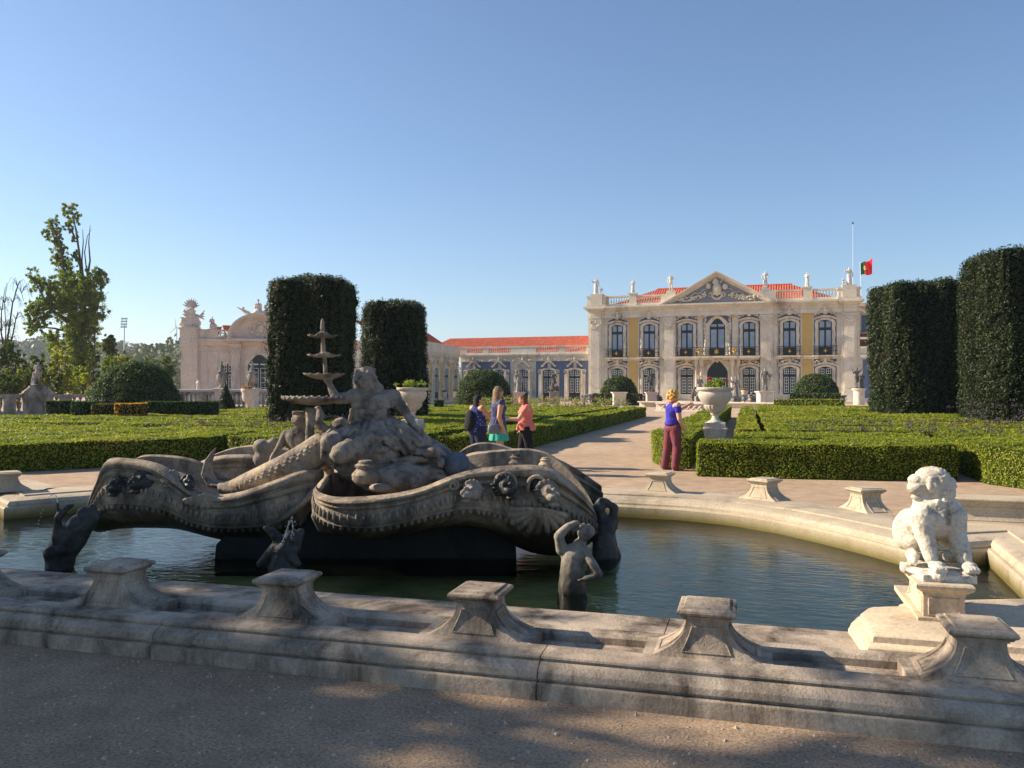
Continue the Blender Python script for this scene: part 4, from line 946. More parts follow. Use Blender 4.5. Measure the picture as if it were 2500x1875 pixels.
def pot(x,y,z,lab,s=1):
    m=MB(); m.lathe([(.28,0),(.38,.28),(.44,.3),(.44,.38),(.36,.38),(.34,.3)],(0,0,0),14); o=m.build('terracotta_pot',TERRA,None,True,(x,y,z)); o.scale=(s,s,s); return tag(o,lab,'pot','terracotta pots on the pavilion parapet')
pot(*ploc(4.55,-.05,8.0),'larger terracotta pot on the pavilion balustrade next to the arch',1.15); pot(*ploc(3.75,-.05,8.0),'smaller terracotta pot beside the seated figure on the pavilion',.75)
# ---------------- terrace balustrade before the pavilion ----------------
OLD=stone('lichened_stone',rgb('b5ab9e'),rgb('8e857b'),rgb('55504a'),2.0,.65,1.2,.02,fine=14)
def line_frame(pa,pb):
    a=Vector(fdp(*pa)+(0,)); b=Vector(fdp(*pb)+(0,)); d=b-a; return a,math.atan2(d.y,d.x),d.length
a,r_,L_=line_frame((380,63),(672,62))
tb=empty('balustrade',(a.x,a.y,0),r_,'stone terrace balustrade in front of the garden pavilion','balustrade')
m=MB(); m.box(0,L_,-.15,.15,-.05,.35); m.box(0,L_,-.2,.2,1.25,1.45); 
for i in range(6): x=i*L_/5; m.box(x-.35,x+.35,-.18,.18,.35,1.25)
m.build('coping',OLD,tb)
for i in range(5): m=MB(); balusters(m,i*L_/5+.4,(i+1)*L_/5-.4,0,.35,1.25,.33,.13); m.build('balusters',OLD,tb,smooth=True)
m=MB(); m.box(-6,L_+3,6,6.03,.8,1.55); fm=plain('pale_tarp',rgb('b7b0aa'),.8,0,.1,1)
fe=empty('mesh_fence',(a.x,a.y,0),r_,'pale mesh fence with thin posts behind the terrace balustrade','fence')
m.build('mesh',fm,fe)
for i in range(7): m=MB(); m.tube([(-5+i*2.3,5.98,.0),(-5+i*2.3,5.98,1.62 if i%3 else 2.9)],.03,5); m.build('post',WHFR,fe)
m=MB(); m.tube([(-6,5.98,1.6),(L_+3,5.98,1.6)],.025,5); m.build('rail',WHFR,fe)
LEAD=stone('mottled_lead',rgb('8d949b'),rgb('727a83'),rgb('474a4e'),6,.5,4,.006,fine=20,streak=False)
def finial_urn(px,d,lab,g):
    x,y=fdp(px,d); p=empty('urn_pedestal',(x,y,0),YAW*.6,'square stone pedestal under the %s'%g,'pedestal','terrace pedestals under the lidded urns')
    m=MB(); m.box(-.42,.42,-.42,.42,-.05,.25,.03); m.box(-.36,.36,-.36,.36,.25,1.55); m.box(-.5,.5,-.5,.5,1.55,1.72,.04); m.build('block',PINK,p)
    u=empty('lidded_urn',(x,y,1.72),0,lab,'urn','tall lidded stone urns'); m=MB()
    m.lathe([(.3,0),(.3,.08),(.13,.16),(.11,.28),(.2,.36),(.34,.6),(.37,.85),(.30,1.0),(.27,1.08),(.34,1.12),(.34,1.18),(.2,1.26),(.12,1.38),(.16,1.45),(.07,1.52)],(0,0,0),20); m.build('vase',OLD,u,smooth=True)
    m=MB(); m.lathe([(.05,1.5),(.12,1.6),(.10,1.72),(.04,1.8),(.09,1.86),(.02,1.98)],(0,0,0),10); m.build('finial',OLD,u,smooth=True)
    for s in (-1,1): m=MB(); m.tube([(s*.3,0,1.0),(s*.46,0,.9),(s*.42,0,.6),(s*.3,0,.45)],.035,6); m.build('handle',OLD,u,smooth=True)
finial_urn(541,61,'tall lidded stone urn on a pedestal above the topiary cone','urn above the cone')
finial_urn(616,60.5,'tall lidded stone urn on a pedestal, nearer the wide yew','urn nearer the wide yew')
x,y=fdp(484,80); o=statue_mesh(1,True,None,1.25,.04,MARBLE,'white_statue'); o.location=(x,y,1.35); tag(o,'tiny white statue before the pavilion wall, above the terrace balustrade','statue')
b=MB(); b.box(-.3,.3,-.3,.3,0,1.33); tag(b.build('statue_plinth',PST,None,False,(x,y,0)),'plain plinth hidden behind the mesh fence under the tiny statue','plinth')
# ---------------- old balustrade at the left edge ----------------
a,r_,L_=line_frame((-160,44),(232,49))
lb=empty('balustrade',(a.x,a.y,0),r_,'grey weathered stone balustrade running in from the left edge','balustrade')
m=MB(); m.box(0,L_,-.22,.22,-.05,.42); m.box(0,L_,-.25,.25,1.17,1.36,.03)
xs=[L_*q for q in (0,.18,.44,.60,.80,1.0)]
for x in xs: m.box(x-.3,x+.3,-.2,.2,.42,1.17)
sx=L_*(105+160-23)/392.; m.box(sx-.75,sx+.75,-.3,.3,-.05,1.36); m.box(sx-.5,sx+.5,-.33,-.3,.4,1.1); m.box(sx-.85,sx+.85,-.36,.36,1.361,1.42)
m.build('coping',OLD,lb)
for x0,x1 in zip(xs[:-1],xs[1:]): m=MB(); balusters(m,x0+.3,x1-.3,0,.42,1.17,.30,.12); m.build('balusters',OLD,lb,smooth=True)
m=MB(); m.rings([[(-.75*f,-.35*f,z),(.75*f,-.35*f,z),(.75*f,.35*f,z),(-.75*f,.35*f,z)] for f,z in((1,0),(.95,.1),(.62,.3),(.55,.42))]); 
c_,s_=math.cos(r_),math.sin(r_); SPx,SPy=a.x+sx*c_,a.y+sx*s_
m.build('statue_base',OLD,lb,loc=(sx,0,1.42))
o=statue_mesh(2,False,lambda mb:mb.cone2((.25,0,.0),(.2,0,.7),.13,.08,8),1.35,.035,OLD,'weathered_statue'); o.location=(SPx,SPy,1.86); o.rotation_euler=(0,0,rad(200)); tag(o,'dark weathered statue on the left balustrade against the trees','statue')
# ---------------- masts, flag ----------------
m=MB(); MET=plain('painted_metal',rgb('c9cdd0'),.4,.3,.05)
x,y=fdp(303,300); fl=empty('floodlight_mast',(x,y,0),0,'thin stadium floodlight mast on the skyline behind the trees','floodlight mast')
m.tube([(0,0,0),(0,0,25)],[.28,.2],8); m.build('mast',MET,fl)
m=MB(); 
for r0 in range(4): m.box(-1.5+.08*r0,1.0+.08*r0,-.2,.2,23.7+r0*1.0,24.2+r0*1.0)
m.tube([(-1.2,0,23.5),(-.9,0,27.3)],.1,5); m.tube([(.7,0,23.5),(1.0,0,27.3)],.1,5); m.build('lamp_rack',plain('grey_metal',rgb('8d979e'),.5,.2,.1),fl)
x,y=fdp(431,900); wt=empty('wind_turbine',(x,y,20),0,'tiny distant wind turbine on the wooded ridge beside the pavilion','wind turbine')
m=MB(); m.tube([(0,0,0),(0,0,48)],[.8,.5],8); m.build('tower',MET,wt); 
for a_ in (100,220,340):
    m=MB(); m.tube([(0,-1,48),(10*math.cos(rad(a_)),-1,48+10*math.sin(rad(a_)))],[.6,.2],5); m.build('blade',MET,wt)
fd=lambda px,d:fdp(px,d)
x,y=fd(2083,98); mm=MB(); mm.tube([(0,0,11),(0,0,21.2)],[.04,.02],6); mt=empty('antenna_mast',(x,y,0),0,'tall thin white mast above the right end of the palace roof','mast'); mm.build('pole',plain('white_pole',rgb('dfe4e8'),.4),mt); mm=MB(); mm.ball((0,0,21.25),(.11,.11,.12),8); mm.build('tip',DKFR,mt)
x,y=fd(2104,97); fp=empty('flag_pole',(x,y,0),0,'short flag pole flying a green and red flag, right of the palace','flag'); mm=MB(); mm.tube([(0,0,11),(-.15,0,16.5)],.04,6); mm.build('pole',plain('white_pole2',rgb('dfe4e8'),.4),fp)
def flag_mat():
    m,n,l,b=newmat('flag_cloth'); t=n.new('ShaderNodeTexCoord'); sx=n.new('ShaderNodeSeparateXYZ'); l.new(t.outputs['UV'],sx.inputs[0])
    r=ramp(n,l,sx.outputs[0],[(.38,rgb('1c6b3a')),(.40,rgb('e0262b'))]); r.color_ramp.interpolation='CONSTANT'
    vm=n.new('ShaderNodeVectorMath'); vm.operation='DISTANCE'; l.new(t.outputs['UV'],vm.inputs[0]); vm.inputs[1].default_value=(.39,.5,0)
    r2=ramp(n,l,vm.outputs['Value'],[(0,rgb('c8302c')),(.07,rgb('f2f0e8')),(.10,rgb('e6c33a')),(.17,(0,0,0,1))]); r2.color_ramp.interpolation='CONSTANT'
    lt=n.new('ShaderNodeMath'); lt.operation='LESS_THAN'; lt.inputs[1].default_value=.17; l.new(vm.outputs['Value'],lt.inputs[0])
    c=mixc(n,l,lt.outputs[0],r.outputs[0],r2.outputs[0]); l.new(c,b.inputs['Base Color']); b.inputs['Roughness'].default_value=.8
    tr=n.new('ShaderNodeBsdfTranslucent'); l.new(c,tr.inputs[0]); mx=n.new('ShaderNodeMixShader'); mx.inputs[0].default_value=.45; l.new(b.outputs[0],mx.inputs[1]); l.new(tr.outputs[0],mx.inputs[2]); l.new(mx.outputs[0],n['Material Output'].inputs[0]); return m
nu,nv=22,12; vs=[];fs=[];uv=[]
for i in range(nu+1):
    for j in range(nv+1):
        u,v=i/nu,j/nv; vs.append((-.12+1.25*u+.05*math.sin(9*u),.28*math.sin(9*u+v*2)*u,18.55+1.35*v+.55*u-.5*u*(1-v)*.9+.10*math.sin(7*u))); uv.append((u,v))
for i in range(nu):
    for j in range(nv): k=i*(nv+1)+j; fs.append((k,k+nv+1,k+nv+2,k+1))
me=bpy.data.meshes.new('cloth'); me.from_pydata(vs,[],fs); ul=me.uv_layers.new()
for lp in me.loops: ul.data[lp.index].uv=uv[lp.vertex_index]
vz=[v.co.z for v in me.vertices]; 
for v in me.vertices: v.co.z-=3.6
link('cloth',me,flag_mat(),fp,True)
# ---------------- wooded ridge ----------------
def ridge(pts,d,dd,name,seed,mat,cmat,lab,size,trees=True):
    """pts: (px,py) skyline; a long mound with woodland on it"""
    mb=MB(); top=[dp(px,py,d) for px,py in pts]; rs=[]
    for q in (-1,-.6,-.25,0,.35,1):
        row=[]
        for (px,py),p in zip(pts,top):
            h=p.z*(1-abs(q)**1.5)*.86-2*(abs(q)>=1); row.append(Vector(fdp(px,d+q*dd)+(h,)))
        rs.append(row)
    mb.rings(rs,cap=False,close=False); me=mb.mesh(name)
    o=link(name,me,cmat); tag(o,kind='structure')
    sf=lambda d_:size+0*d_
    me2=me.copy(); bm=bmesh.new(); bm.from_mesh(me2); bmesh.ops.subdivide_edges(bm,edges=bm.edges,cuts=3,use_grid_fill=True); bm.to_mesh(me2); bm.free(); me2.update()
    T=tri_data(me2); rg=np.random.default_rng(seed); A=.5*np.linalg.norm(np.cross(T[:,1]-T[:,0],T[:,2]-T[:,0]),axis=1); n=int(A.sum()/(size*size*9)); idx=rg.choice(len(A),n,p=A/A.sum()); P=T[idx].mean(1)+rg.normal(0,size*1.5,(n,3))*np.array([1,1,.1])
    k=60; r=size*rg.uniform(1.2,2.6,n); D=rg.normal(0,1,(n,k,3)); D/=np.linalg.norm(D,axis=2,keepdims=True); D[:,:,2]=np.abs(D[:,:,2])*.9
    Q=P[:,None,:]+D*r[:,None,None]; N=D.reshape(-1,3).copy()
    lf=quads_mesh('woodland',leaf_quads(Q.reshape(-1,3),N,rg.uniform(.5,1.0,n*k)*size*.9,.6,.8),mat)
    w_=link('woodland',lf); tag(w_,lab,'woodland',None,'stuff'); bpy.data.meshes.remove(me2); return o
WOOD=foliage('woodland_leaves',rgb('2c3b20'),rgb('44562e'),rgb('5c6236'),.15,.03,.3); HILLG=plain('scrub_hill',rgb('545c39'),.95,0,.2,.05)
ridge([(-420,815),(-200,822),(0,835),(120,832),(200,846),(300,850),(390,846),(520,850),(700,860)],620,150,'hills',1,WOOD,HILLG,'hazy woodland on the far ridge',4.2)
ridge([(330,872),(352,852),(400,845),(452,826),(520,822),(600,842),(700,870)],300,50,'hill',2,WOOD,HILLG,'darker pine wood on the nearer rise beside the pavilion',2.3)
ridge([(700,915),(1000,918),(1300,922),(1700,925),(2200,918),(2700,910),(3200,900)],900,150,'hills',3,WOOD,HILLG,'low distant woodland behind the palace',6.0)
# ---------------- trees ----------------
BARK=stone('bark',rgb('6d6255'),rgb('4f463b'),rgb('2f2922'),5,.5,4,.03,fine=16)
LEAFP=foliage('poplar_leaves',rgb('4f5d28'),rgb('84923e'),rgb('989a42'),.45,.25,.3)
LEAFD=foliage('dark_shrub_leaves',rgb('35431d'),rgb('5b6a2c'),rgb('7c7d36'),.4,.5,.35)
LEAFY=foliage('yellowing_leaves',rgb('7b8433'),rgb('a3a044'),rgb('5f6a2b'),.5,.6,.3)
def px_tree(name,lab,d,limbs,clusters,leafmat,leaf=.19,per=240,seed=0,cat='tree',group=None,spread=1.0,trunk=True):
    """limbs: lists of (px,py,depth offset,radius); clusters: (px,py,dz,radius px,density)"""
    rg=np.random.default_rng(seed); root_p=limbs[0][0]; R0=dp(root_p[0],root_p[1],d); t=empty(name,(R0.x,R0.y,0),0,lab,cat,group)
    m=MB(); off=Vector((R0.x,R0.y,0))
    for L in limbs: m.tube([dp(px,py,d+dz)-off for px,py,dz,r in L],[q[3] for q in L],7)
    m.build('trunk',BARK,t,smooth=True)
    PP=[];NN=[];SS=[]
    for px,py,dz,rp,den in clusters:
        c=np.array(dp(px,py,d+dz)-off); R=rp*d/FPX; n=int(per*den*(R/1.0)**1.6*13)+50
        nb=max(9,int(R*48)); cc=c+rg.normal(0,.58,(nb,3))*R*spread*np.array([.9,.9,1.25])
        which=rg.integers(0,nb,n); D=rg.normal(0,1,(n,3)); D/=np.linalg.norm(D,axis=1,keepdims=True)
        rr=R*rg.uniform(.12,.5,n)*(rg.random(n)**.5); P=cc[which]+D*rr[:,None]
        PP.append(P);NN.append(D);SS.append(rg.uniform(.7,1.3,n)*leaf)
    if PP:
        P=np.concatenate(PP);P[:,2]=np.maximum(P[:,2],.1); link('crown',quads_mesh('crown',leaf_quads(P,np.concatenate(NN),np.concatenate(SS),.8,.8),leafmat),None,t)
    return t
def col(x0,y0,x1,y1,r0,r1,n,dz=0,den=1.0):
    return [(x0+(x1-x0)*i/(n-1),y0+(y1-y0)*i/(n-1),dz+1.2*math.sin(i*2.1),r0+(r1-r0)*i/(n-1),den) for i in range(n)]
K=.3316
px_=lambda x,y:(x*K,450+y*K)
def PL_(pts,r0,r1,dz=0): n=len(pts); return [(p[0]*K,450+p[1]*K,dz*i/max(n-1,1),r0+(r1-r0)*i/(n-1)) for i,p in enumerate(pts)]
limbs=[PL_([(600,1560),(590,1300),(560,1100),(545,900),(520,700)],.42,.16),PL_([(590,1300),(620,1000),(600,700),(580,500),(540,250)],.26,.04,1),PL_([(560,1150),(500,1010),(430,960),(370,930),(330,850),(260,720)],.24,.04,-2),
 PL_([(545,950),(470,750),(460,560),(430,400),(370,310)],.18,.03,-1),PL_([(610,1000),(640,700),(660,560),(650,430),(660,300)],.12,.02,1.5),PL_([(620,800),(600,560),(610,420),(605,330)],.08,.02,.5),PL_([(640,680),(620,500),(640,380),(670,330)],.06,.015,2),PL_([(610,1100),(690,950),(740,800),(740,680)],.16,.03,1),PL_([(560,1100),(400,1060),(300,1050),(240,1000)],.10,.02,-2),PL_([(700,1300),(690,1000),(730,850),(800,790)],.05,.015,2),PL_([(580,480),(560,330),(520,200)],.05,.015,.5)]
cl=[]
def C(x,y,r,den=1,dz=0): cl.append((x*K,450+y*K,dz,r*K,den))
for x,y,r in ((470,180,28),(520,200,42),(555,230,35),(500,290,35),(520,340,22),(545,400,25),(560,520,30),(570,560,25)): C(x,y,r,.9)
for x,y,r in ((380,290,38),(330,360,28),(350,380,25),(400,350,42),(410,410,40),(440,430,25),(445,490,40),(430,560,45),(460,600,55),(480,560,35)): C(x,y,r,1.0)
for x,y,r in ((510,680,60),(520,760,70),(430,790,70),(420,880,75),(500,860,80),(560,760,60),(610,720,55),(600,820,75),(640,780,60),(690,830,70),(700,700,45),(740,660,48),(750,730,42),(660,900,80),(560,930,80),(710,960,60),(620,1000,80),(690,1060,50),(530,1000,60)): C(x,y,r,.95,random.uniform(-1.5,1.5))
for x,y,r in ((240,690,40),(270,720,45),(310,740,38),(390,740,50),(330,830,45),(300,880,45),(250,900,38),(220,930,35),(230,970,40),(280,960,50),(340,970,45),(250,1040,38),(220,1070,35),(290,1050,40),(360,900,45)): C(x,y,r,.85,-2)
for x,y,r in ((560,1100,70),(620,1120,70),(520,1150,60),(600,1220,75),(560,1300,75),(640,1300,60),(600,1400,80),(560,1450,70),(640,1450,60),(400,1120,50),(400,1180,45)): C(x,y,r,1.1,random.uniform(-1,1))
px_tree('poplar_tree','tall ragged poplar rising above the left garden, bare upper right branches',68,limbs,cl,LEAFP,.125,260,4)
def bare(name,lab,d,pts,seed):
    rg=random.Random(seed); L=[]
    for P in pts: L.append([(x,y,0.2*i,max(.015,.075*(1-i/len(P)))) for i,(x,y) in enumerate(P)])
    extra=[]
    for P in pts:
        for i in range(1,len(P)-1):
            for q in range(9):
                x,y=P[i]; s=rg.choice((-1,1,1)); a=rg.uniform(5,16); h=rg.uniform(8,26)
                extra.append([(x,y,0,.02),(x+s*a*.4,y-h*.6,rg.uniform(-1,1),.014),(x+s*a,y-h*.9,0,.011),(x+s*a*1.5,y-h*.3,0,.009),(x+s*a*1.7,y+h*.5,0,.006)])
    px_tree(name,lab,d,L+extra,[],LEAFP,seed=seed)
bare('bare_tree','leafless grey tree with drooping twigs at the left edge',62,[[(14,955),(13,900),(12,860),(14,800),(10,740),(16,690)],[(13,860),(22,800),(30,740),(42,700),(52,715),(57,735)],[(12,880),(28,830),(38,780),(43,760)],[(12,870),(2,810),(3,760),(12,700)],[(13,900),(-8,840),(-15,790),(-25,800)]],5)
def shrubtree(px,py,w,h,d,lab,mat,seed,group='trees beyond the left balustrade',name='garden_tree',den=1.0,leaf=.13):
    rg=random.Random(seed); base=(px,962); lim=[[(px,962,0,.12),(px+rg.uniform(-4,4),py+h*.4,0,.07),(px+rg.uniform(-6,6),py,0,.03)]]
    for q in range(4): a=rg.uniform(-.5,.5); lim.append([(px,950-h*.2,0,.06),(px+a*w*.5,py+h*.2,rg.uniform(-1,1),.035),(px+a*w*.9,py-h*.2,rg.uniform(-1,1),.015)])
    c=[]
    for q in range(15):
        c.append((px+rg.uniform(-.5,.5)*w,py+rg.uniform(-.5,.5)*h,rg.uniform(-1.5,1.5),rg.uniform(.14,.26)*max(w,40),den))
    return px_tree(name,lab,d,lim,c,mat,leaf,230,seed,'tree',group)
for i,(px,py,w_,h_,d_,lab,mt) in enumerate([(5,905,60,110,54,'bushy dark green tree at the left edge before the bare tree',LEAFD),(48,895,60,110,57,'bushy tree just right of the leafless tree',LEAFD),(95,905,55,90,52,'leafy tree behind the dark balustrade statue',LEAFD),
  (150,900,52,110,56,'yellow-green tree left of the poplar trunk',LEAFY),(128,935,40,50,50,'low dark shrub at the foot of the yellow-green tree',LEAFD),(222,900,40,100,60,'dark slender tree just right of the poplar',LEAFD),(265,852,24,50,61,'thin tree with a lone leafy tip right of the poplar',LEAFD),
  (270,905,48,70,58,'mid green tree behind the left side of the big domed bush',LEAFP),(306,893,30,50,62,'small yellowing tree above the big domed bush',LEAFY),(395,905,60,60,75,'sparse brownish tree between the domed bush and the pavilion',LEAFD),(200,935,46,60,50,'low olive shrub between the poplar and the domed bush',LEAFY),(25,945,70,50,49,'low shrub mass along the left end of the balustrade',LEAFD)]):
    shrubtree(px,py,w_,h_,d_,lab,mt,100+i,den=.55 if 'sparse' in lab else 1.0)
# trees left of and behind the photographer; they shade the foreground gravel and the near wall
def big_tree(x,y,H,R,seed,lab):
    t=empty('shade_tree',(x,y,0),0,lab,'tree','trees outside the photo on the left'); rg=np.random.default_rng(seed); m=MB(); m.tube([(0,0,0),(.1,0,H*.35),(0,.2,H*.7)],[.35,.25,.1],8)
    for a in range(7): b=a*.9; m.tube([(0,0,H*.4),(math.cos(b)*R*.5,math.sin(b)*R*.5,H*.65),(math.cos(b)*R*.8,math.sin(b)*R*.8,H*.8)],[.13,.08,.03],6)
    m.build('trunk',BARK,t,smooth=True); nb=90; c=rg.normal(0,.45,(nb,3))*np.array([R,R,H*.22])+np.array([0,0,H*.66]); n=17000; w_=rg.integers(0,nb,n); D=rg.normal(0,1,(n,3)); D/=np.linalg.norm(D,axis=1,keepdims=True)
    P=c[w_]+D*(R*.28*rg.random(n)**.33)[:,None]; link('crown',quads_mesh('crown',leaf_quads(P,D,rg.uniform(.2,.36,n),.8,.8),LEAFD),None,t)
big_tree(-20.3,1.1,13,3.9,1,'broad tree standing left of the photographer, shading the foreground'); big_tree(-13.2,-.5,13,3.4,2,'broad tree close on the left of the photographer'); big_tree(-24.5,1.6,12.5,3.8,4,'farther tree left of the photographer'); big_tree(-14,-5.0,12,4.6,3,'tree behind the photographer shading the gravel')
# ---------------- the fountain sculpture ----------------
FST=stone('fountain_stone',rgb('bfab92'),rgb('8f8375'),rgb('403b36'),3.4,.66,2.2,.03,fine=28,wet=(.28,.62,rgb('2a261c'),.45))
FSTAT=stone('grey_carved_stone',rgb('a89c8e'),rgb('857b71'),rgb('4a4643'),5,.58,4.5,.02,fine=40,streak=False)
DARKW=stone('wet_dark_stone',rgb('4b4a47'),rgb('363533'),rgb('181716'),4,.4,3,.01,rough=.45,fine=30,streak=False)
FC=Vector(fdp(930,8.9)+(0,))
ft=empty('fountain_sculpture',(0,0,0),0,'large baroque stone fountain with scrolled basins and a draped reclining figure','fountain')
def loft(stations,name,mat,cd_,seed=0,inner=.16,rimw=.11,gad=True,zfloor=None,backraise=.06):
    """hollow scrolled basin: stations (px,y_rim,y_bottom,half depth) around centre depth cd_"""
    st=[]; 
    for i in range(len(stations)-1):
        a,b=stations[i],stations[i+1]
        for q in range(4):
            t=q/4; st.append([a[k]*(1-t)+b[k]*t for k in range(4)])
    st.append(list(stations[-1]))
    A=np.array(st); 
    for _ in range(3): A[1:-1]=.25*A[:-2]+.5*A[1:-1]+.25*A[2:]
    prof=[(0,-.0),(.01,-.035),(.035,-.06),(.075,-.065),(.11,-.045),(.125,-.015),(.15,-.01),(.16,-.035),(.19,-.045),(.22,-.035),(.24,-.01),(.30,-.02),(.40,-.055),(.50,-.06),(.56,-.04),(.60,-.05),(.64,-.02),(.72,.03),(.82,.10),(.92,.20),(1.0,.34)]
    rs=[]; fr=[]
    for px,yr,yb,hd in A:
        d0=cd_-hd; X=(px-1250)/FPX*cd_; zr=EYE-(yr-HOR)*d0/FPX; zb=EYE-(yb-HOR)*(d0+.1)/FPX; H=zr-zb; k=min(1,hd/.5)
        ring=[]; frow=[]
        for t,o in prof: ring.append((X,cd_-hd+o*k*1.0,zr-H*t)); frow.append(ring[-1])
        ring+= [(X,cd_+hd-o*k,zr+backraise-(H+backraise)*t) for t,o in reversed(prof)]
        rw=min(rimw,hd*.5); zi=zr-inner
        ring+= [(X,cd_+hd-rw*.3,zr+backraise+.015),(X,cd_+hd-rw,zr+backraise),(X,cd_+hd-rw*1.3,zi),(X,cd_-hd+rw*1.3,zi),(X,cd_-hd+rw,zr),(X,cd_-hd+rw*.3,zr+.015)]
        rs.append([Vector(cw(x,y)+(z,)) for x,y,z in ring]); fr.append(frow)
    mb=MB(); mb.rings(rs); o=mb.build(name,mat,ft,smooth=True,sharp=rad(50))
    if gad:
        g=MB(); n=len(fr); rg=random.Random(seed)
        acc=0; last=None
        for i in range(n-1):
            for tt in (0,.5):
                fa=[Vector(fr[i][k])*(1-tt)+Vector(fr[i+1][k])*tt for k in range(len(fr[0]))]
                p=fa[12]; q=fa[16]
                if last is not None: acc+=(p-last).length
                last=p
                if acc>.052:
                    acc=0
                    for pt,rr,hh in ((p,.019,.042),(q,.024,.032)):
                        w=cw(pt.x,pt.y-.008); g.ball((w[0],w[1],pt.z),(rr,rr*.8,hh),8)
        g.build('gadroon_band',mat,o,smooth=True)
    return o,fr
# front-left arm
loft([(226,1258,1288,.08),(238,1236,1300,.20),(258,1202,1303,.28),(282,1158,1300,.34),(300,1124,1297,.38),(330,1120,1296,.42),(396,1126,1297,.46),(437,1137,1300,.50),(475,1161,1306,.54),(515,1196,1318,.56),(570,1215,1330,.60),(633,1206,1340,.62),(700,1180,1345,.60),(760,1152,1345,.52),(800,1150,1330,.3)],'scrolled_basin',FST,8.85,1,backraise=-.03)
# front-right basin
rb_,rfr=loft([(779,1195,1225,.12),(790,1190,1262,.42),(812,1208,1290,.66),(858,1219,1318,.84),(931,1217,1333,.90),(1003,1208,1320,.90),(1060,1192,1302,.86),(1110,1167,1296,.80),(1150,1153,1292,.74),(1200,1144,1306,.70),(1250,1140,1342,.70),(1300,1138,1364,.70),(1350,1150,1370,.66),(1400,1192,1362,.56),(1440,1238,1335,.38),(1458,1275,1300,.14)],'scrolled_basin',FST,8.55,2,inner=.2,rimw=.13)
# back arms
loft([(470,1158,1175,.08),(495,1137,1215,.3),(540,1119,1230,.40),(590,1112,1235,.42),(640,1112,1235,.42),(700,1125,1235,.40),(760,1135,1235,.3)],'scrolled_basin',FST,10.3,3,gad=False,inner=.1)
loft([(1100,1140,1200,.3),(1140,1112,1200,.38),(1175,1104,1205,.42),(1215,1108,1205,.42),(1260,1125,1205,.38),(1330,1130,1210,.34),(1400,1160,1225,.25),(1470,1205,1250,.1)],'scrolled_basin',FST,10.2,4,gad=False,inner=.1)
def wp(px,py,d): return dp(px,py,d)
def wtube(mb,pts,rs,n=10,flat=1): mb.tube([wp(*p) for p in pts],rs,n,flat=flat)
# inner ornament: side scrolls, shells and swags worked on the basins
m=MB()
def spiral(m,px,py,d,r,s=1,turn=1.7,th=.02,ph=0):
    c=wp(px,py,d); N=26; pts=[]
    for i in range(N+1):
        t=i/N; a=ph+turn*2*PI*t; rr=r*(1-.82*t); x,y=cw(s*rr*math.cos(a),-.02*t); pts.append(c+Vector((x,y,rr*math.sin(a))))
    m.tube(pts,[th*(1-.5*i/N) for i in range(N+1)],7)
spiral(m,1107,1185,7.72,.055,-1,1.6,.022,PI*.2); m.build('side_scroll',FST,rb_,smooth=True)
m=MB(); spiral(m,941,1262,7.62,.05,1,1.6,.012,PI*.4); m.build('side_scroll',FST,rb_,smooth=True)
# shell fan at the right
m=MB(); cpx,cpy=1322,1243
for q in range(10):
    a=rad(176+q*19-0); ex,ey=cpx-10+74*math.cos(a)*.95,cpy+4-52*math.sin(a)
    m.cone2(wp(cpx+4,cpy-2,7.66),wp(ex,ey,7.72),.012,.032,9)
o=sculpt('shell_ornament',m,FST,.009,1,.004,.03,rb_)
m=MB()
for q in range(9):
    a=rad(200+q*16); m.cone2(wp(500,1205,8.2),wp(500+52*math.cos(a),1212-26*math.sin(a),8.22),.01,.022,8)
sculpt('shell_ornament',m,FST,.01,1,.004,.03,ft)
# drooping fluted leaf at the junction of the two basins
m=MB()
for q in range(7):
    a=q/6; m.tube([wp(800-6*q,1165+6*q,8.32),wp(782-9*q,1195+8*q,8.22),wp(758-13*q,1215+10*q,8.2),wp(736-15*q,1226+9*q,8.26)],[.03,.026,.022,.010],8)
sculpt('acanthus_leaf',m,FST,.012,1,.006,.04,ft)
m=MB()
for q in range(6): m.tube([wp(795-3*q,1215,8.0),wp(783-3*q,1240+4*q,7.95),wp(792-2*q,1262+6*q,7.95),wp(806+q*3,1275+6*q,8.0)],[.03,.035,.03,.012],8)
sculpt('acanthus_leaf',m,FST,.012,1,.006,.04,ft)
# arched openings with monster heads
def arch_niche(px,py,d,w,h,par):
    m=MB(); pts=[]
    for i in range(13): a=PI*i/12; pts.append(wp(px+w*math.cos(a),py-h*math.sin(a),d))
    pts=[wp(px+w,py+h*.8,d)]+pts+[wp(px-w,py+h*.8,d)]; m.tube(pts,.02,8); m.build('niche_moulding',FST,par,smooth=True)
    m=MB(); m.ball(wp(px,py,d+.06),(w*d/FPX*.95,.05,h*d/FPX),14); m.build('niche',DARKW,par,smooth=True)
def monster(px,py,d,s,mat,par,facing=1,seed=0):
    """scaly fish-like mask with open mouth and ruffled brow"""
    r=random.Random(seed); m=MB(); c=wp(px,py,d)
    def B(x,y,z,rx,ry,rz_):
        a=cw(x*s*facing,y*s); m.ball(c+Vector((a[0],a[1],z*s)),(rx*s,ry*s,rz_*s),10,Matrix.Rotation(YAW,3,'Z'))
    B(0,0,0,.085,.09,.09); B(.03,-.07,-.02,.06,.06,.045); B(.04,-.06,-.085,.05,.05,.02); B(.07,-.09,.0,.025,.03,.03)
    for q in range(2): B(-.02+.06*q,-.085,.045,.02,.02,.02)
    for q in range(9): a=rad(30+q*24); B(-.02+.085*math.cos(a),.0-.02*r.random(),.01+.085*math.sin(a),.022,.02,.035)
    for q in range(4): B(-.05-.02*q,-.03,-.06+.03*q,.035,.02,.012)
    return sculpt('monster_head',m,mat,.009,1,.012,.03,par)
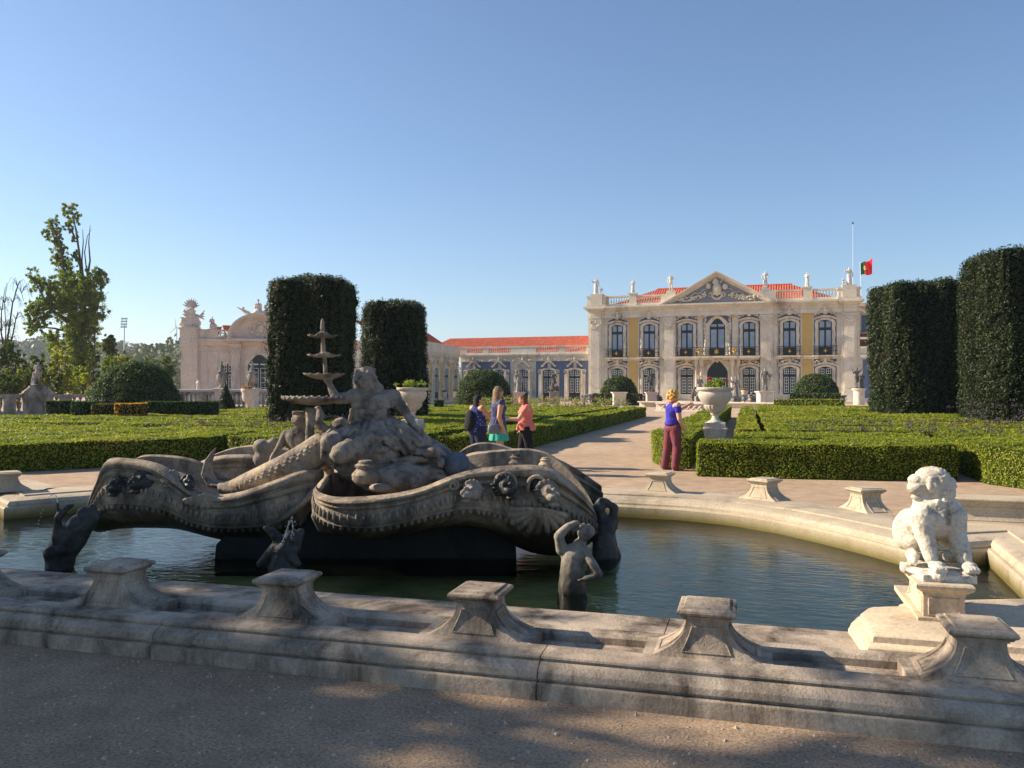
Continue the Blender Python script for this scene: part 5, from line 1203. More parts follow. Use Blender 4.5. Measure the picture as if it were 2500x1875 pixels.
for px,py,d,s,mt,f,sd,nw in ((1148,1200,7.72,.95,FSTAT,-1,1,None),(1236,1190,7.74,1.05,DARKW,1,2,(1234,1176,24,20)),(1340,1205,7.72,1.1,FSTAT,1,3,(1310,1184,21,21)),(292,1186,8.42,1.0,DARKW,-1,4,None),(348,1176,8.38,1.1,DARKW,-1,5,None),(418,1170,8.36,.8,FSTAT,-1,6,None),(462,1180,8.32,.75,DARKW,1,7,None)):
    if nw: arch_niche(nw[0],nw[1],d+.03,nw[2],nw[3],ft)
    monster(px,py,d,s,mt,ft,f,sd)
# core pier under the basins; its near-black colour paints in the shade there
m=MB(); ring=lambda hw,hd,z,cx=922,cd_=9.0: [Vector(cw((cx-1250)/FPX*cd_+sx*hw,cd_+sy*hd)+(z,)) for sx,sy in ((-1,-1),(1,-1),(1,1),(-1,1))]
m.rings([ring(1.52,.75,-.5),ring(1.50,.73,.06),ring(1.50,.70,.14),ring(1.2,.6,.45)]); m.build('central_pier',stone('shade_black_stone',rgb('23231f'),rgb('191915'),rgb('0c0c0a'),4,.4,3,.02,rough=.7,fine=20),ft)
# rock mound
m=MB(); r=random.Random(11)
for px,py,d,a,b_,c_ in ((930,1130,8.9,.42,.4,.28),(1000,1110,8.85,.36,.36,.24),(1045,1125,8.8,.26,.3,.22),(880,1120,8.7,.3,.3,.25),(960,1165,8.5,.42,.3,.18),(1070,1150,8.9,.24,.3,.15),(1110,1140,9.0,.2,.25,.1)):
    m.ball(wp(px,py,d),(a,b_,c_),14)
for q in range(60): m.ball(wp(r.uniform(880,1080),r.uniform(1085,1185),r.uniform(8.35,8.7)),(r.uniform(.04,.11),.07,r.uniform(.025,.06)),8)
sculpt('rock_mound',m,FSTAT,.02,1,.05,.14,ft,disp2=.02,d2=.04)
m=MB(); m.ball(wp(1115,1133,8.55),(.14,.14,.13),16); m.build('round_boulder',stone('slate_boulder',rgb('6f7480'),rgb('5b606c'),rgb('34363c'),5,.4,3,.006),ft,smooth=True)
m=MB(); m.ball(wp(928,1190,8.15),(.11,.1,.045),12); m.build('rounded_stone',FSTAT,ft,smooth=True)
# small turned pot on the rim, end urns
def turned(px,py,d,s,name='rim_knob'):
    p=wp(px,py,d); m=MB(); m.lathe([(.10,0),(.13,.03),(.135,.08),(.10,.12),(.085,.135),(.10,.15),(.105,.17),(.07,.19),(.075,.2),(.06,.215)],(0,0,0),20)
    for i in range(len(m.v)): m.v[i]=tuple(Vector(m.v[i])*s+p)
    m.build(name,FST,ft,smooth=True,sharp=rad(45))
turned(893,1178,8.0,1.0); turned(735,1160,8.55,.85); turned(1331,1143,8.1,.5); turned(1260,1140,8.3,.6)
# ----- main figure: back view, draped, seated on the rock
D=8.75
def P(px,py,dd=0): return wp(px,py,D+dd)
m=MB()
head=P(893,930,.0); m.ball(head,(.115,.115,.125),16); m.ball(P(905,945,.02),(.11,.11,.10),14); m.ball(P(924,948,.06),(.06,.07,.06),12); m.ball(P(893,916,.0),(.10,.11,.09),12)
for q in range(26):
    a=r.uniform(0,2*PI); m.ball(P(893+24*math.cos(a),930+24*math.sin(a),r.uniform(-.09,.03)),(.03,.03,.035),7)
m.tube([P(868,925,-.02),P(872,905,-.05),P(895,897,-.06),P(918,903,-.03)],.022,7)
m.cone2(P(903,945),P(910,975,.0),.065,.075)
m.build if 0 else None
sh=P(862,968,-.02); shr=P(960,968,.02)
m.ball(P(910,985),(.20,.13,.12),16); m.ball(P(907,1012),(.145,.11,.13),16); m.cone2(sh,P(905,980),.085,.10); m.cone2(shr,P(915,980),.085,.10); m.cone2(P(907,992),P(909,1040),.13,.145,14)
# arms
m.cone2(sh,P(822,975,-.08),.068,.052); m.cone2(P(822,975,-.08),P(803,935,-.05),.052,.034); m.ball(P(800,929,-.05),(.045,.045,.03),8)
m.cone2(shr,P(988,1003,-.05),.07,.055); m.cone2(P(988,1003,-.05),P(1012,1040,-.12),.052,.036); m.ball(P(1019,1046,-.13),(.05,.05,.035),8)
for q in range(5): m.cone2(P(1012+q*5,1046,-.14),P(1008+q*7,1062+(q%2)*2,-.15),.014,.009,6)
for q in range(4): m.cone2(P(795+q*5,931,-.08),P(792+q*7,922,-.1),.011,.009,6)
# short cape over the shoulders
for q in range(9): m.cone2(P(868+q*11,970),P(862+q*12,992+3*math.sin(q*2),-.09),.035,.022,7)
# hips, thighs and calves under cloth
m.ball(P(905,1056),(.22,.19,.13),16); m.cone2(P(880,1055,-.05),P(806,1080,-.34),.13,.10,12); m.cone2(P(930,1062,-.12),P(834,1107,-.44),.14,.11,12); m.cone2(P(830,1105,-.32),P(955,1110,-.3),.11,.09,12); m.cone2(P(940,1050,.0),P(1020,1085,-.05),.17,.15,12)
m.ball(P(806,1082,-.34),(.10,.10,.09),12)
sculpt('draped_figure',m,FSTAT,.013,2,.02,.07,ft,disp2=.006,d2=.02)
# drapery folds
m=MB(); r=random.Random(5)
for q in range(40):
    t=q/39; x0=868+t*110; pts=[]; ex=790+t*300+r.uniform(-8,8); ey=1125+18*math.sin(t*9)+r.uniform(-6,12)-(20 if t>.75 else 0)
    for k in range(7):
        s=k/6; pts.append(P(x0+(ex-x0)*s+5*math.sin(s*7+q),1028+(ey-1028)*s**.85-12*math.sin(PI*s)*(.4+.6*abs(t-.5)),-.17-.20*math.sin(PI*min(1,s*.9))*(1-abs(t-.45)*.9)+.03*math.sin(q*2.3)))
    m.tube(pts,[.014,.020,.024,.026,.026,.022,.010],7,flat=.8)
for q in range(16):
    y=1000+q*3.2; m.tube([P(862+r.uniform(-3,3),y,-.04),P(885,y+5*math.sin(q),-.135),P(912,y+4*math.cos(q),-.15),P(945,y-3,-.09)],.013,6)
for q in range(14): # flying cloth at the left hip
    t=q/13; m.tube([P(815,1045+20*t,-.1),P(795-6*math.sin(q),1065+28*t,-.22),P(800+14*math.sin(q*1.4),1095+28*t,-.27),P(818+12*math.sin(q),1118+20*t,-.25)],[.03,.034,.026,.012],7)
for q in range(18): m.tube([P(815+q*11,1118+6*math.sin(q),-.33),P(845+q*11,1124+5*math.cos(q*1.7),-.36),P(880+q*10,1120+8*math.sin(q*.9),-.34)],[.008,.022,.008],6)
sculpt('drapery',m,FSTAT,.0105,1,.006,.05,ft,disp2=.003,d2=.02)
# scaly fish tail with fin
m=MB(); wtube(m,[(800,1085,8.7),(755,1115,8.65),(703,1140,8.6),(650,1160,8.6),(605,1175,8.65),(570,1184,8.75),(540,1186,8.85)],[.17,.165,.145,.12,.095,.06,.03],16); tl=sculpt('fish_tail',m,FST,.014,1,.006,.05,ft)
m=MB()
for i in range(17):
    t=i/16; k=t*5.2; a=int(min(k,4)); f=k-a
    L=[(790,1090,8.7,.17),(755,1115,8.65,.165),(703,1140,8.6,.145),(650,1160,8.6,.12),(605,1175,8.65,.095),(570,1184,8.75,.06)]
    c=[L[a][q]*(1-f)+L[min(a+1,5)][q]*f for q in range(4)]; p=wp(*c[:3]); R_=c[3]
    for q in range(9):
        an=rad(20+q*20+(10 if i%2 else 0)); x,y=cw(.25*math.cos(an)*R_,-math.sin(an*.0+rad(10+q*18))*R_*1.0); e=p+Vector((x,y,R_*math.cos(rad(10+q*18))*.98)); m.ball(p+(e-p)*.872,(.034*R_/.15,.034*R_/.15,.024*R_/.15),8)
tag(m.build('scales',FST,tl,smooth=True),kind='stuff')
m=MB(); wtube(m,[(560,1186,8.8),(520,1180,8.9),(506,1155,8.9),(510,1125,8.9),(522,1102,8.9),(528,1092,8.9)],[.07,.09,.085,.06,.03,.008],12,flat=.5); wtube(m,[(540,1190,8.8),(575,1196,8.7),(595,1200,8.65)],[.06,.05,.02],8); sculpt('tail_fin',m,FSTAT,.012,1,.008,.05,ft)
# reclining boy triton
m=MB(); Q=lambda px,py,dd=0: wp(px,py,9.05+dd)
m.ball(Q(733,1027),(.075,.08,.085),14); 
for q in range(22): a=r.uniform(0,2*PI); m.ball(Q(733+17*math.cos(a),1022+15*math.sin(a),r.uniform(-.05,.05)),(.026,.026,.024),7)
m.ball(Q(717,1032),(.022,.02,.02),7)
m.cone2(Q(735,1040),Q(728,1052),.045,.06); m.ball(Q(722,1066),(.13,.10,.10),14); m.cone2(Q(722,1070),Q(738,1105),.115,.12,14); m.cone2(Q(740,1100),Q(790,1120,.1),.13,.12,12)
m.cone2(Q(697,1060),Q(683,1090,-.05),.048,.04); m.cone2(Q(683,1090,-.05),Q(664,1118,-.12),.038,.026); 
for q in range(4): m.cone2(Q(664+q*2,1118,-.12),Q(655+q*4,1128,-.14),.013,.009,6)
m.cone2(Q(745,1055),Q(765,1030,-.05),.045,.035); m.cone2(Q(765,1030,-.05),Q(742,1010,-.1),.035,.026); m.cone2(Q(742,1010,-.1),Q(718,1008,-.12),.03,.026)
sculpt('triton_boy',m,FSTAT,.012,2,.01,.05,ft)
m=MB(); m.ball(Q(640,1090,.3),(.11,.1,.09),12); m.ball(Q(668,1082,.3),(.07,.07,.07),10); m.cone2(Q(655,1095,.3),Q(640,1120,.3),.08,.1); sculpt('seated_cherub',m,FSTAT,.014,2,.015,.05,ft)
# crouching figure behind, arms seen either side of the post
m=MB(); m.tube([Q(775,995,.2),Q(782,1012,.15),Q(776,1030,.1),Q(790,1050,.1),Q(815,1058,.15)],[.04,.05,.055,.07,.08],10); m.ball(Q(832,1040,.3),(.10,.1,.10),12); m.cone2(Q(858,1000,.1),Q(852,1030,.1),.02,.016); sculpt('crouching_figure',m,FSTAT,.014,2,.015,.05,ft)
# post and wide scalloped dish
m=MB(); wtube(m,[(757,1085,8.7),(757,1040,8.7),(760,995,8.7)],[.05,.045,.06],12); sculpt('tree_trunk_post',m,FSTAT,.014,1,.02,.05,ft)
def dish(px,py,d,r,h,name,nl=18,amp=.05,th=.02,par=None,fl=.03):
    c=wp(px,py,d); N=nl*6; rs=[]
    for rr,z in ((.12,-h),(.35,-h*.9),(.7,-h*.55),(.93,-h*.15),(1.0,0),(1.0,th),(.92,th*.6),(.6,-h*.2),(.15,-h*.5)):
        ring=[]
        for j in range(N):
            a=2*PI*j/N; w=math.cos(nl*a); f=1+amp*w*rr; ring.append(c+Vector((r*rr*f*math.cos(a),r*rr*f*math.sin(a),z+fl*w*rr*rr)))
        rs.append(ring)
    m=MB(); m.rings(rs); return m.build(name,FSTAT,par or ft,smooth=True)
dish(768,973,8.7,.335,.07,'scalloped_dish',26,.018,.022,fl=.010)
dd=8.85
d3=dish(792,914,dd,.212,.055,'scalloped_dish',14,.05,.008,fl=.008); d2=dish(792,868,dd,.17,.022,'scalloped_dish',9,.09,.008,fl=.008); d1=dish(788,820,dd,.15,.020,'scalloped_dish',9,.09,.008,fl=.008)
m=MB(); c=wp(797,930,dd); wtube(m,[(799,930,dd),(795,912,dd),(792,868,dd),(789,860,dd),(788,820,dd),(788,812,dd)],[.04,.024,.020,.026,.020,.03],12)
for px,py,rr in ((793,863,.048),(788,813,.045)): 
    c=wp(px,py,dd); m.ball(c,(rr,rr,rr*.5),12)
    for q in range(8): a=2*PI*q/8; m.ball(c+Vector((rr*.9*math.cos(a),rr*.9*math.sin(a),-.005)),(.02,.02,.02),6)
wtube(m,[(788,812,dd),(787,800,dd),(787,785,dd),(787,777,dd)],[.024,.023,.02,.004],10); m.build('stem',FSTAT,ft,smooth=True)
# ---------------- water figures standing in the pool ----------------
def wfig(name,lab,prims,mat,vox=.012,dis=.012):
    m=MB()
    for p in prims:
        if len(p)==8: m.cone2(wp(*p[:3]),wp(*p[3:6]),p[6],p[7],12)
        else: m.ball(wp(*p[:3]),p[3:6],12)
    o=sculpt(name,m,mat,vox,2,dis,.05); return tag(o,lab,'statue',None)
r=random.Random(8)
hair=lambda cx,cy,d,R,n,k=.018: [(cx+R*math.cos(a),cy+R*math.sin(a)*.9,d+r.uniform(-.06,.04),k,k,k) for a in [r.uniform(0,2*PI) for _ in range(n)]]
RS=stone('pale_wet_figure',rgb('9a9184'),rgb('837b70'),rgb('3d3a35'),5,.45,3,.006,fine=30,streak=False,wet=(.02,.28,rgb('33302a'),.2))
d=6.95
wfig('water_figure','pale stone half figure with one arm raised, standing in the water at the right',
 [(1396,1460,d,.13,.11,.10),(1396,1470,d,1396,1420,d,.13,.115),(1396,1420,d,1400,1360,d,.11,.105),(1402,1352,d,.115,.085,.09),(1400,1342,d,1412,1325,d,.05,.04),(1429,1300,d-.02,.062,.065,.07),(1420,1322,d,1428,1305,d,.04,.045),
  (1372,1342,d,1364,1308,d-.02,.05,.043),(1364,1308,d-.02,1385,1286,d-.03,.043,.032),(1385,1286,d-.03,1404,1276,d-.03,.032,.022),(1400,1278,d-.03,1412,1270,d-.03,.012,.008),(1402,1280,d-.04,1414,1277,d-.03,.012,.008),(1404,1282,d-.02,1413,1284,d-.02,.011,.008),
  (1425,1342,d-.03,1443,1372,d-.1,.045,.04),(1443,1372,d-.1,1462,1402,d-.12,.042,.036),(1462,1402,d-.12,1430,1412,d-.12,.036,.026),(1430,1412,d-.12,1415,1416,d-.12,.024,.016)]+hair(1430,1296,d-.02,17,26,.02),RS)
d=7.85
wfig('water_figure','dark crouching bronze-like figure with bent arms at the far left of the pool',
 [(146,1385,d,150,1345,d,.125,.14),(150,1345,d,178,1315,d,.14,.13),(178,1315,d,196,1285,d,.125,.12),(200,1283,d,.13,.10,.10),(207,1256,d-.02,.068,.075,.075),(203,1268,d,207,1258,d,.05,.05),(178,1290,d-.04,140,1318,d-.1,.06,.048),(140,1318,d-.1,143,1262,d-.12,.048,.034),(143,1262,d-.12,168,1236,d-.06,.034,.026),(168,1236,d-.06,180,1232,d-.05,.028,.018),(214,1285,d-.02,236,1262,d-.05,.055,.042),(236,1262,d-.05,226,1236,d-.02,.042,.03),(160,1338,d-.05,122,1350,d-.1,.09,.06),(122,1350,d-.1,128,1375,d-.05,.06,.05),(143,1255,d-.1,141,1228,d-.08,.022,.014)],DARKW,.016,.02)
d=7.5
wfig('water_figure','black wet figure crouched under the junction of the two basins, spouting water',
 [(700,1340,d,.1,.1,.1),(690,1385,d,692,1345,d,.13,.1),(712,1315,d,.075,.075,.08),(690,1330,d,668,1300,d,.06,.045),(668,1300,d,650,1290,d,.045,.03),(705,1345,d-.05,728,1375,d-.1,.05,.035),(675,1345,d,640,1375,d,.08,.05),(720,1340,d,735,1300,d+.05,.05,.04)],DARKW,.016,.02)
d=8.35
wfig('water_figure','dark figure with raised bent arms behind the bulbous right end of the fountain',
 [(1478,1360,d,1475,1310,d,.14,.12),(1476,1290,d,.12,.11,.12),(1470,1262,d,1466,1248,d,.05,.05),(1462,1240,d,.07,.07,.06),(1495,1285,d,1500,1240,d,.055,.045),(1500,1240,d,1478,1224,d,.045,.035),(1478,1224,d,1458,1226,d,.03,.02),(1485,1330,d,1500,1355,d,.08,.07),(1470,1218,d,.05,.05,.015)],DARKW,.016,.015)
# ---------------- thin water jets ----------------
WD=newmat('water_drops'); 
b_=WD[3]; b_.inputs['Base Color'].default_value=(.9,.95,1,1); b_.inputs['Roughness'].default_value=.05; b_.inputs['Transmission Weight'].default_value=.6; b_.inputs['IOR'].default_value=1.33; WD=WD[0]
def jet(pts,n,lab,sz=.006,jit=.012):
    m=MB(); r=random.Random(n); V=[wp(*p) for p in pts]
    for i in range(n):
        t=i/(n-1)*(len(V)-1); a=min(int(t),len(V)-2); f=t-a; p=V[a]*(1-f)+V[a+1]*f; m.ball(p+Vector((r.gauss(0,jit),r.gauss(0,jit),r.gauss(0,jit))),(sz,sz,sz*1.3),5)
    o=m.build('water_jet',WD,None,True); tag(o,lab,'water jet',None,'stuff')
def stream(pts,lab):
    V=[wp(*p) for p in pts]; m=MB(); m.tube(V,.0028,6); tag(m.build('water_jet',WD,None,True),lab,'water jet',None,'stuff')
stream([(141,1227,7.78),(138,1210,7.77),(132,1206,7.75),(124,1210,7.7)],'thin clear start of the water arc at the far left')
jet([(143,1228,7.8),(134,1206,7.75),(122,1213,7.7),(106,1245,7.65),(97,1270,7.6),(88,1298,7.6)],16,'arc of water drops at the far left of the pool',.004,.003)
jet([(712,1315,7.4),(718,1285,7.35),(712,1262,7.35),(704,1290,7.3),(690,1320,7.3),(672,1350,7.3)],70,'broken water spout by the black figure under the basins',.0032,.011)
stream([(711,1313,7.42),(716,1292,7.38),(713,1268,7.36),(706,1275,7.33),(698,1302,7.3),(688,1325,7.3)],'thin water spout above the black figure under the basins')
# ---------------- lion on its plinth, and the slab it stands on ----------------
PLM=stone('smooth_plinth_stone',rgb('d2bfa3'),rgb('c2ae94'),rgb('8f7f6c'),2.5,.3,2,.006)
m=MB(); poly=[(.64,5.13),(.60,5.66),(.66,5.84),(.82,5.93),(.95,6.0),(.98,6.26),(1.4,6.30),(1.75,6.40),(1.93,6.45),(1.95,5.13)]
def inset(p,d): 
    c=Vector((sum(a[0] for a in p)/len(p),sum(a[1] for a in p)/len(p))); return [tuple(Vector(a)+(c-Vector(a)).normalized()*d) for a in p]
m.rings([[(x,y,z) for x,y in inset(poly,d)] for d,z in ((0,-.5),(0,.17),(.015,.19),(.02,.205),(.06,.225),(.075,.23),(.085,.262),(.11,.272),(.4,.285))])
tag(m.build('plinth_slab',PLM,None,True,sharp=rad(35)),'pale moulded stone slab carrying the lion plinth','slab')
lx,ly=1.135,5.83
lp=empty('lion_plinth',(lx,ly,.27),0,'stepped pale stone plinth with concave side under the seated lion','plinth')
def pring(x0,x1,y0,y1,z): return [(x0,y0,z),(x1,y0,z),(x1,y1,z),(x0,y1,z)]
m=MB(); m.rings([pring(-.15,.15,-.285,.30+.07*(1-t)**2*4,z) for t,z in ((0,0),(0,.035))]); m.build('base',PLM,lp)
m=MB(); m.rings([pring(-.115,.115,-.255,.20+.14*(1-i/8)**2.2,.035+.135*i/8) for i in range(9)]); m.build('shaft',PLM,lp,smooth=True,sharp=rad(30))
m=MB(); m.rings([pring(-a,a,-.14-a,.09+a,z) for a,z in ((.12,.17),(.122,.185),(.132,.19),(.14,.20),(.152,.205),(.160,.215),(.162,.232),(.156,.242),(.12,.246))]); m.build('cap_slab',PLM,lp,smooth=True,sharp=rad(30))
m=MB()
for pts in ([(-.117,-.22,.05),(-.117,.29,.05),(-.117,.2,.08),(-.117,.165,.15),(-.117,-.22,.15),(-.117,-.22,.05)],[(-.085,-.257,.05),(.085,-.257,.05),(.085,-.257,.15),(-.085,-.257,.15),(-.085,-.257,.05)]): 
    for a,b_ in zip(pts[:-1],pts[1:]): m.tube([a,b_],.005,5)
m.build('panel_moulding',PLM,lp)
LM=stone('white_lion_marble',rgb('ddd5c5'),rgb('c8bdaa'),rgb('736b61'),6,.38,9,.006,fine=60,streak=False)
m=MB(); k=.000567; cx,cz=612,1310
def LB(px,py,y,rx,ry,rz_,rot=None): m.ball(((px-cx)*k,y,(cz-py)*k),(rx,ry,rz_),16,rot)
def LC(a,b_,ra,rb): m.cone2(((a[0]-cx)*k,a[2],(cz-a[1])*k),((b_[0]-cx)*k,b_[2],(cz-b_[1])*k),ra,rb,14)
LB(585,330,.02,.112,.115,.122); LB(540,250,.0,.085,.10,.075); LB(620,430,.03,.105,.11,.10); LB(690,400,.05,.055,.09,.125); LB(470,290,-.005,.065,.075,.06)
# muzzle, brow, nose, jaw
LB(395,345,-.02,.058,.052,.040); LB(345,350,-.02,.032,.036,.032); LB(400,270,-.01,.052,.055,.040); LB(352,262,-.01,.022,.03,.018); LB(398,330,-.055,.022,.018,.02); LB(345,385,-.02,.026,.034,.018); LB(395,395,-.02,.045,.04,.02)
LB(400,465,-.015,.030,.032,.020); LB(435,440,-.01,.03,.04,.045); LB(372,455,-.015,.022,.026,.012)
for a,b_ in ((505,255),(500,320)): LB(a,b_,-.085,.022,.018,.028)
r=random.Random(21)
for q in range(80):
    a=r.uniform(-1.2,2.9); R_=r.uniform(.35,1.0); px=600+185*R_*math.cos(a); py=340-200*R_*math.sin(a); y=.02-.115*math.sqrt(max(0,1-R_*R_*.8))+r.uniform(-.012,.012)
    if px<470 and py>280: continue
    m.cone2(((px-cx)*k,y,(cz-py)*k),((px+r.uniform(-8,26)-cx)*k,y-.004,(cz-py-r.uniform(20,60))*k),r.uniform(.011,.018),.005,7)
for q in range(60):
    a=r.uniform(-1.3,3.0); R_=r.uniform(.5,1.0); px=600+195*R_*math.cos(a); py=340-210*R_*math.sin(a)
    if px<480 and py>270: continue
    y=.02-.125*math.sqrt(max(0,1-R_*R_*.8)); LB(px,py,y,.014,.012,.016)
for q in range(22): # mane locks falling on the chest
    px=r.uniform(470,740); py=r.uniform(470,600); m.cone2(((px-cx)*k,-.075+r.uniform(-.02,.01),(cz-py)*k),((px+r.uniform(-10,14)-cx)*k,-.085,(cz-py-r.uniform(40,75))*k),.018,.006,7)
LB(610,560,.02,.125,.115,.11); LB(600,500,.03,.12,.11,.10); LB(480,610,.0,.07,.08,.09); LB(760,610,.0,.07,.08,.09); LB(620,690,.0,.125,.11,.115); LB(615,800,.03,.11,.11,.075); LB(640,780,.17,.14,.17,.13); LB(635,900,.26,.15,.13,.14)
LC((455,660,-.03),(458,850,-.05),.085,.062); LC((458,850,-.05),(492,1100,-.10),.060,.042); LC((785,660,-.01),(800,850,-.04),.085,.062); LC((800,850,-.04),(838,1100,-.10),.060,.046)
for x0,x1 in ((505,560),(838,880)):
    LB((x0+x1)/2,1180,-.135,.052,.055,.032)
    for q in range(4): LB(x0-28+q*32,1203-(6 if q in(1,2) else 0),-.19,.0165,.030,.021)
LB(340,890,.14,.055,.11,.115); LB(420,830,.13,.085,.14,.12); LB(400,960,.10,.07,.11,.08); LB(830,850,.14,.07,.13,.12); LB(372,1120,.02,.040,.07,.040); LB(350,1165,-.02,.028,.05,.026); LB(870,900,.16,.05,.1,.11); LB(720,1105,-.02,.036,.05,.036); LB(600,1070,.0,.02,.03,.022); LB(925,1190,-.02,.03,.05,.026)
m.ball((.0,.0,.020),(.195,.20,.032),18); m.box(-.155,.165,-.20,.2,-.02,.03)
for q in range(10): a=r.uniform(0,6.28); m.ball((.17*math.cos(a),.17*math.sin(a)-.02,.02),(.05,.05,.035),8)
lc=dp(2322,1414,5.33)
o=sculpt('lion_statue',m,LM,.006,1,.006,.015,None,(lx,ly-.03,.515+.012),YAW-rad(6)); tag(o,'white marble seated lion looking left on its plinth at the pool corner','statue')
# ---------------- big stone urns ----------------
UR=stone('pale_urn_stone',rgb('cdc3b5'),rgb('bdb2a5'),rgb('77706a'),4,.25,2.2,.006,fine=35)
GER=foliage('geranium_leaves',rgb('5c7a28'),rgb('8c9c3c'),rgb('a08a4a'),.35,8,.3)
def big_urn(px,d,lab,scale,seed,flowers,glab,red=True,ped=True):
    x,y=fdp(px,d); u=empty('stone_urn',(x,y,0),0,lab,'urn','large pale stone urns on pedestals among the hedges'); s=scale
    m=MB(); z0=.62
    m.rings([[(a*c_,b_*c_,z) for a,b_ in ((-1,-1),(1,-1),(1,1),(-1,1))] for c_,z in ((.22*s,0),(.22*s,.3),(.20*s,.56),(.255*s,z0+.20),(.27*s,z0+.215),(.27*s,z0+.24),(.23*s,z0+.25),(.23*s,z0+.35),(.2*s,z0+.36))]); m.build('pedestal',UR,u)
    z=z0+.355; m=MB()
    m.lathe([(.19*s,0),(.17*s,.02),(.11*s,.05),(.075*s,.10),(.068*s,.14),(.10*s,.17),(.105*s,.19),(.09*s,.2)],(0,0,z),28)
    m.lathe([(.09*s,.2),(.17*s,.24),(.235*s,.30),(.25*s,.36),(.24*s,.37)],(0,0,z),96,flute=18,fa=.035)
    m.lathe([(.235*s,.365),(.26*s,.39),(.33*s,.46),(.372*s,.54),(.380*s,.60),(.365*s,.645),(.352*s,.66),(.385*s,.675),(.412*s,.70),(.415*s,.73),(.40*s,.745),(.36*s,.745),(.33*s,.70)],(0,0,z),40)
    m.build('bowl',UR,u,smooth=True,sharp=rad(40))
    m=MB(); m.lathe([(.34*s,.70),(.2*s,.73),(.02,.735)],(0,0,z),16); m.build('soil',BARK,u)
    t=z+.75; rg=np.random.default_rng(seed); n=flowers; nb=16; c=np.stack([rg.normal(0,.16*s,nb),rg.normal(0,.16*s,nb),rg.uniform(.0,.15,nb)],1)+np.array([0,0,t])
    wh=rg.integers(0,nb,n); D=rg.normal(0,1,(n,3)); D/=np.linalg.norm(D,axis=1,keepdims=True); P=c[wh]+D*rg.uniform(.02,.075,n)[:,None]
    g=empty('urn_plant',(x,y,0),0,glab,'plant'); link('foliage',quads_mesh('foliage',leaf_quads(P,D,rg.uniform(.025,.045,n),.7,.85),GER),None,g)
    m=MB()
    for q in range(14): a=rg.uniform(0,6.28); rr=rg.uniform(.05,.3)*s; m.tube([(rr*.4*math.cos(a),rr*.4*math.sin(a),t-.02),(rr*math.cos(a),rr*math.sin(a),t+rg.uniform(.08,.2))],.004,4)
    m.build('stems',plain('green_stems',rgb('6c7a3a'),.7),g)
    if red:
        cc=np.array([[-.10,-.08,t+.18],[.02,.0,t+.12],[.22,.05,t+.14]]); cc[:,0]*=1; n2=130; wh=rg.integers(0,3,n2)*(rg.random(n2)>.45); D=rg.normal(0,1,(n2,3)); P=cc[wh]+D*np.where(wh==0,.022,.012)[:,None]
        link('blossoms',quads_mesh('blossoms',leaf_quads(P,D.copy(),np.full(n2,.028),.8,.9),plain('red_petals',rgb('c02a3c'),.6,0,.2,20)),None,g)
big_urn(1746,17.6,'large pale fluted urn beside the blonde woman, on the right hedge',.93,1,900,'geranium with red blossom in the large right urn')
big_urn(1007,19.4,'large pale urn standing behind the reclining fountain figure',.90,2,420,'sparse green plant in the urn behind the fountain figure',False)
# ---------------- lead urns and flower urns further off ----------------
def urn_mesh():
    m=MB(); m.lathe([(.20,0),(.20,.06),(.11,.10),(.08,.2),(.10,.27),(.20,.34),(.25,.45),(.24,.52),(.17,.60),(.19,.70),(.30,.82),(.37,.86),(.37,.91),(.31,.92),(.26,.86)],(0,0,0),18)
    for s in (-1,1): m.tube([(s*.24,0,.48),(s*.33,0,.56),(s*.27,0,.70),(s*.2,0,.66)],.022,6)
    return m
U0=urn_mesh().build('lead_urn',LEAD,None,True)
URG='small lead urns along the far hedges'
lab_u=[(1426,989,'small mottled lead urn left of the low hedge box, nearer of two'),(1441,983,'small lead urn touching the low hedge box under the left palace bush'),(1578,990,'lead urn in front of the crouching stone group'),(1646,982,'lead urn just left of the blonde woman, below the small flower urn'),
 (1793,992,'lead urn right of the big fluted urn, below the soldier statue'),(1817,985,'lead urn with flowers behind the sphinx group'),(1954,987,'lead urn at the left side of the right palace bush'),(2023,983,'middle lead urn before the right palace bush'),(2057,990,'lead urn farthest right, next to the statue group pedestal')]
for i,(px,pb,lab) in enumerate(lab_u):
    d=3439/(pb-948); o=U0 if i==0 else U0.copy()
    if i: COL.objects.link(o)
    x,y=fdp(px,d); o.location=(x,y,0); o.scale=(1.2,1.2,1.2*.92); tag(o,lab,'urn',URG)
GERA=foliage('red_geranium',rgb('7a5a2a'),rgb('8a8a3a'),rgb('b0582e'),.3,6,.6)
def flower_urn(px,ptop,pb,lab,s,mat=UR):
    d=3439/(pb-948); x,y=fdp(px,d); h=EYE+(948-ptop)*d/FPX; u=empty('flower_urn',(x,y,0),0,lab,'urn','pale urns with plants near the palace and pavilion'); m=MB()
    m.lathe([(.28*s,0),(.28*s,.08*h),(.12*s,.16*h),(.09*s,.3*h),(.16*s,.42*h),(.33*s,.5*h),(.40*s,.68*h),(.38*s,.8*h),(.46*s,.9*h),(.48*s,h),(.4*s,h)],(0,0,0),20); m.build('bowl',mat,u,smooth=True)
    rg=np.random.default_rng(px); n=160; D=rg.normal(0,1,(n,3)); P=D*np.array([.17*s,.17*s,.07])+np.array([0,0,h+.08]); link('flowers',quads_mesh('flowers',leaf_quads(P,D.copy(),np.full(n,.12),.8,.8),GERA),None,u)
for a in ((1657,946,978,'pale flower urn just above the blonde woman\'s head, by the left door',.85),(1841,948,980,'pale flower urn left of the tall pedestal statue',.85),(1818,953,984,'pale flower urn behind the lead urn, beside the sphinx group',.85),
 (606,949,1008,'ornate urn with red flowers before the pavilion balustrade',1.05),(1085,957,986,'pale urn with flowers in front of the yellow wing, left one',.75),(1113,955,988,'pale urn with flowers in front of the yellow wing, beside the round bush',.75)): flower_urn(*a[:3],a[3],a[4])
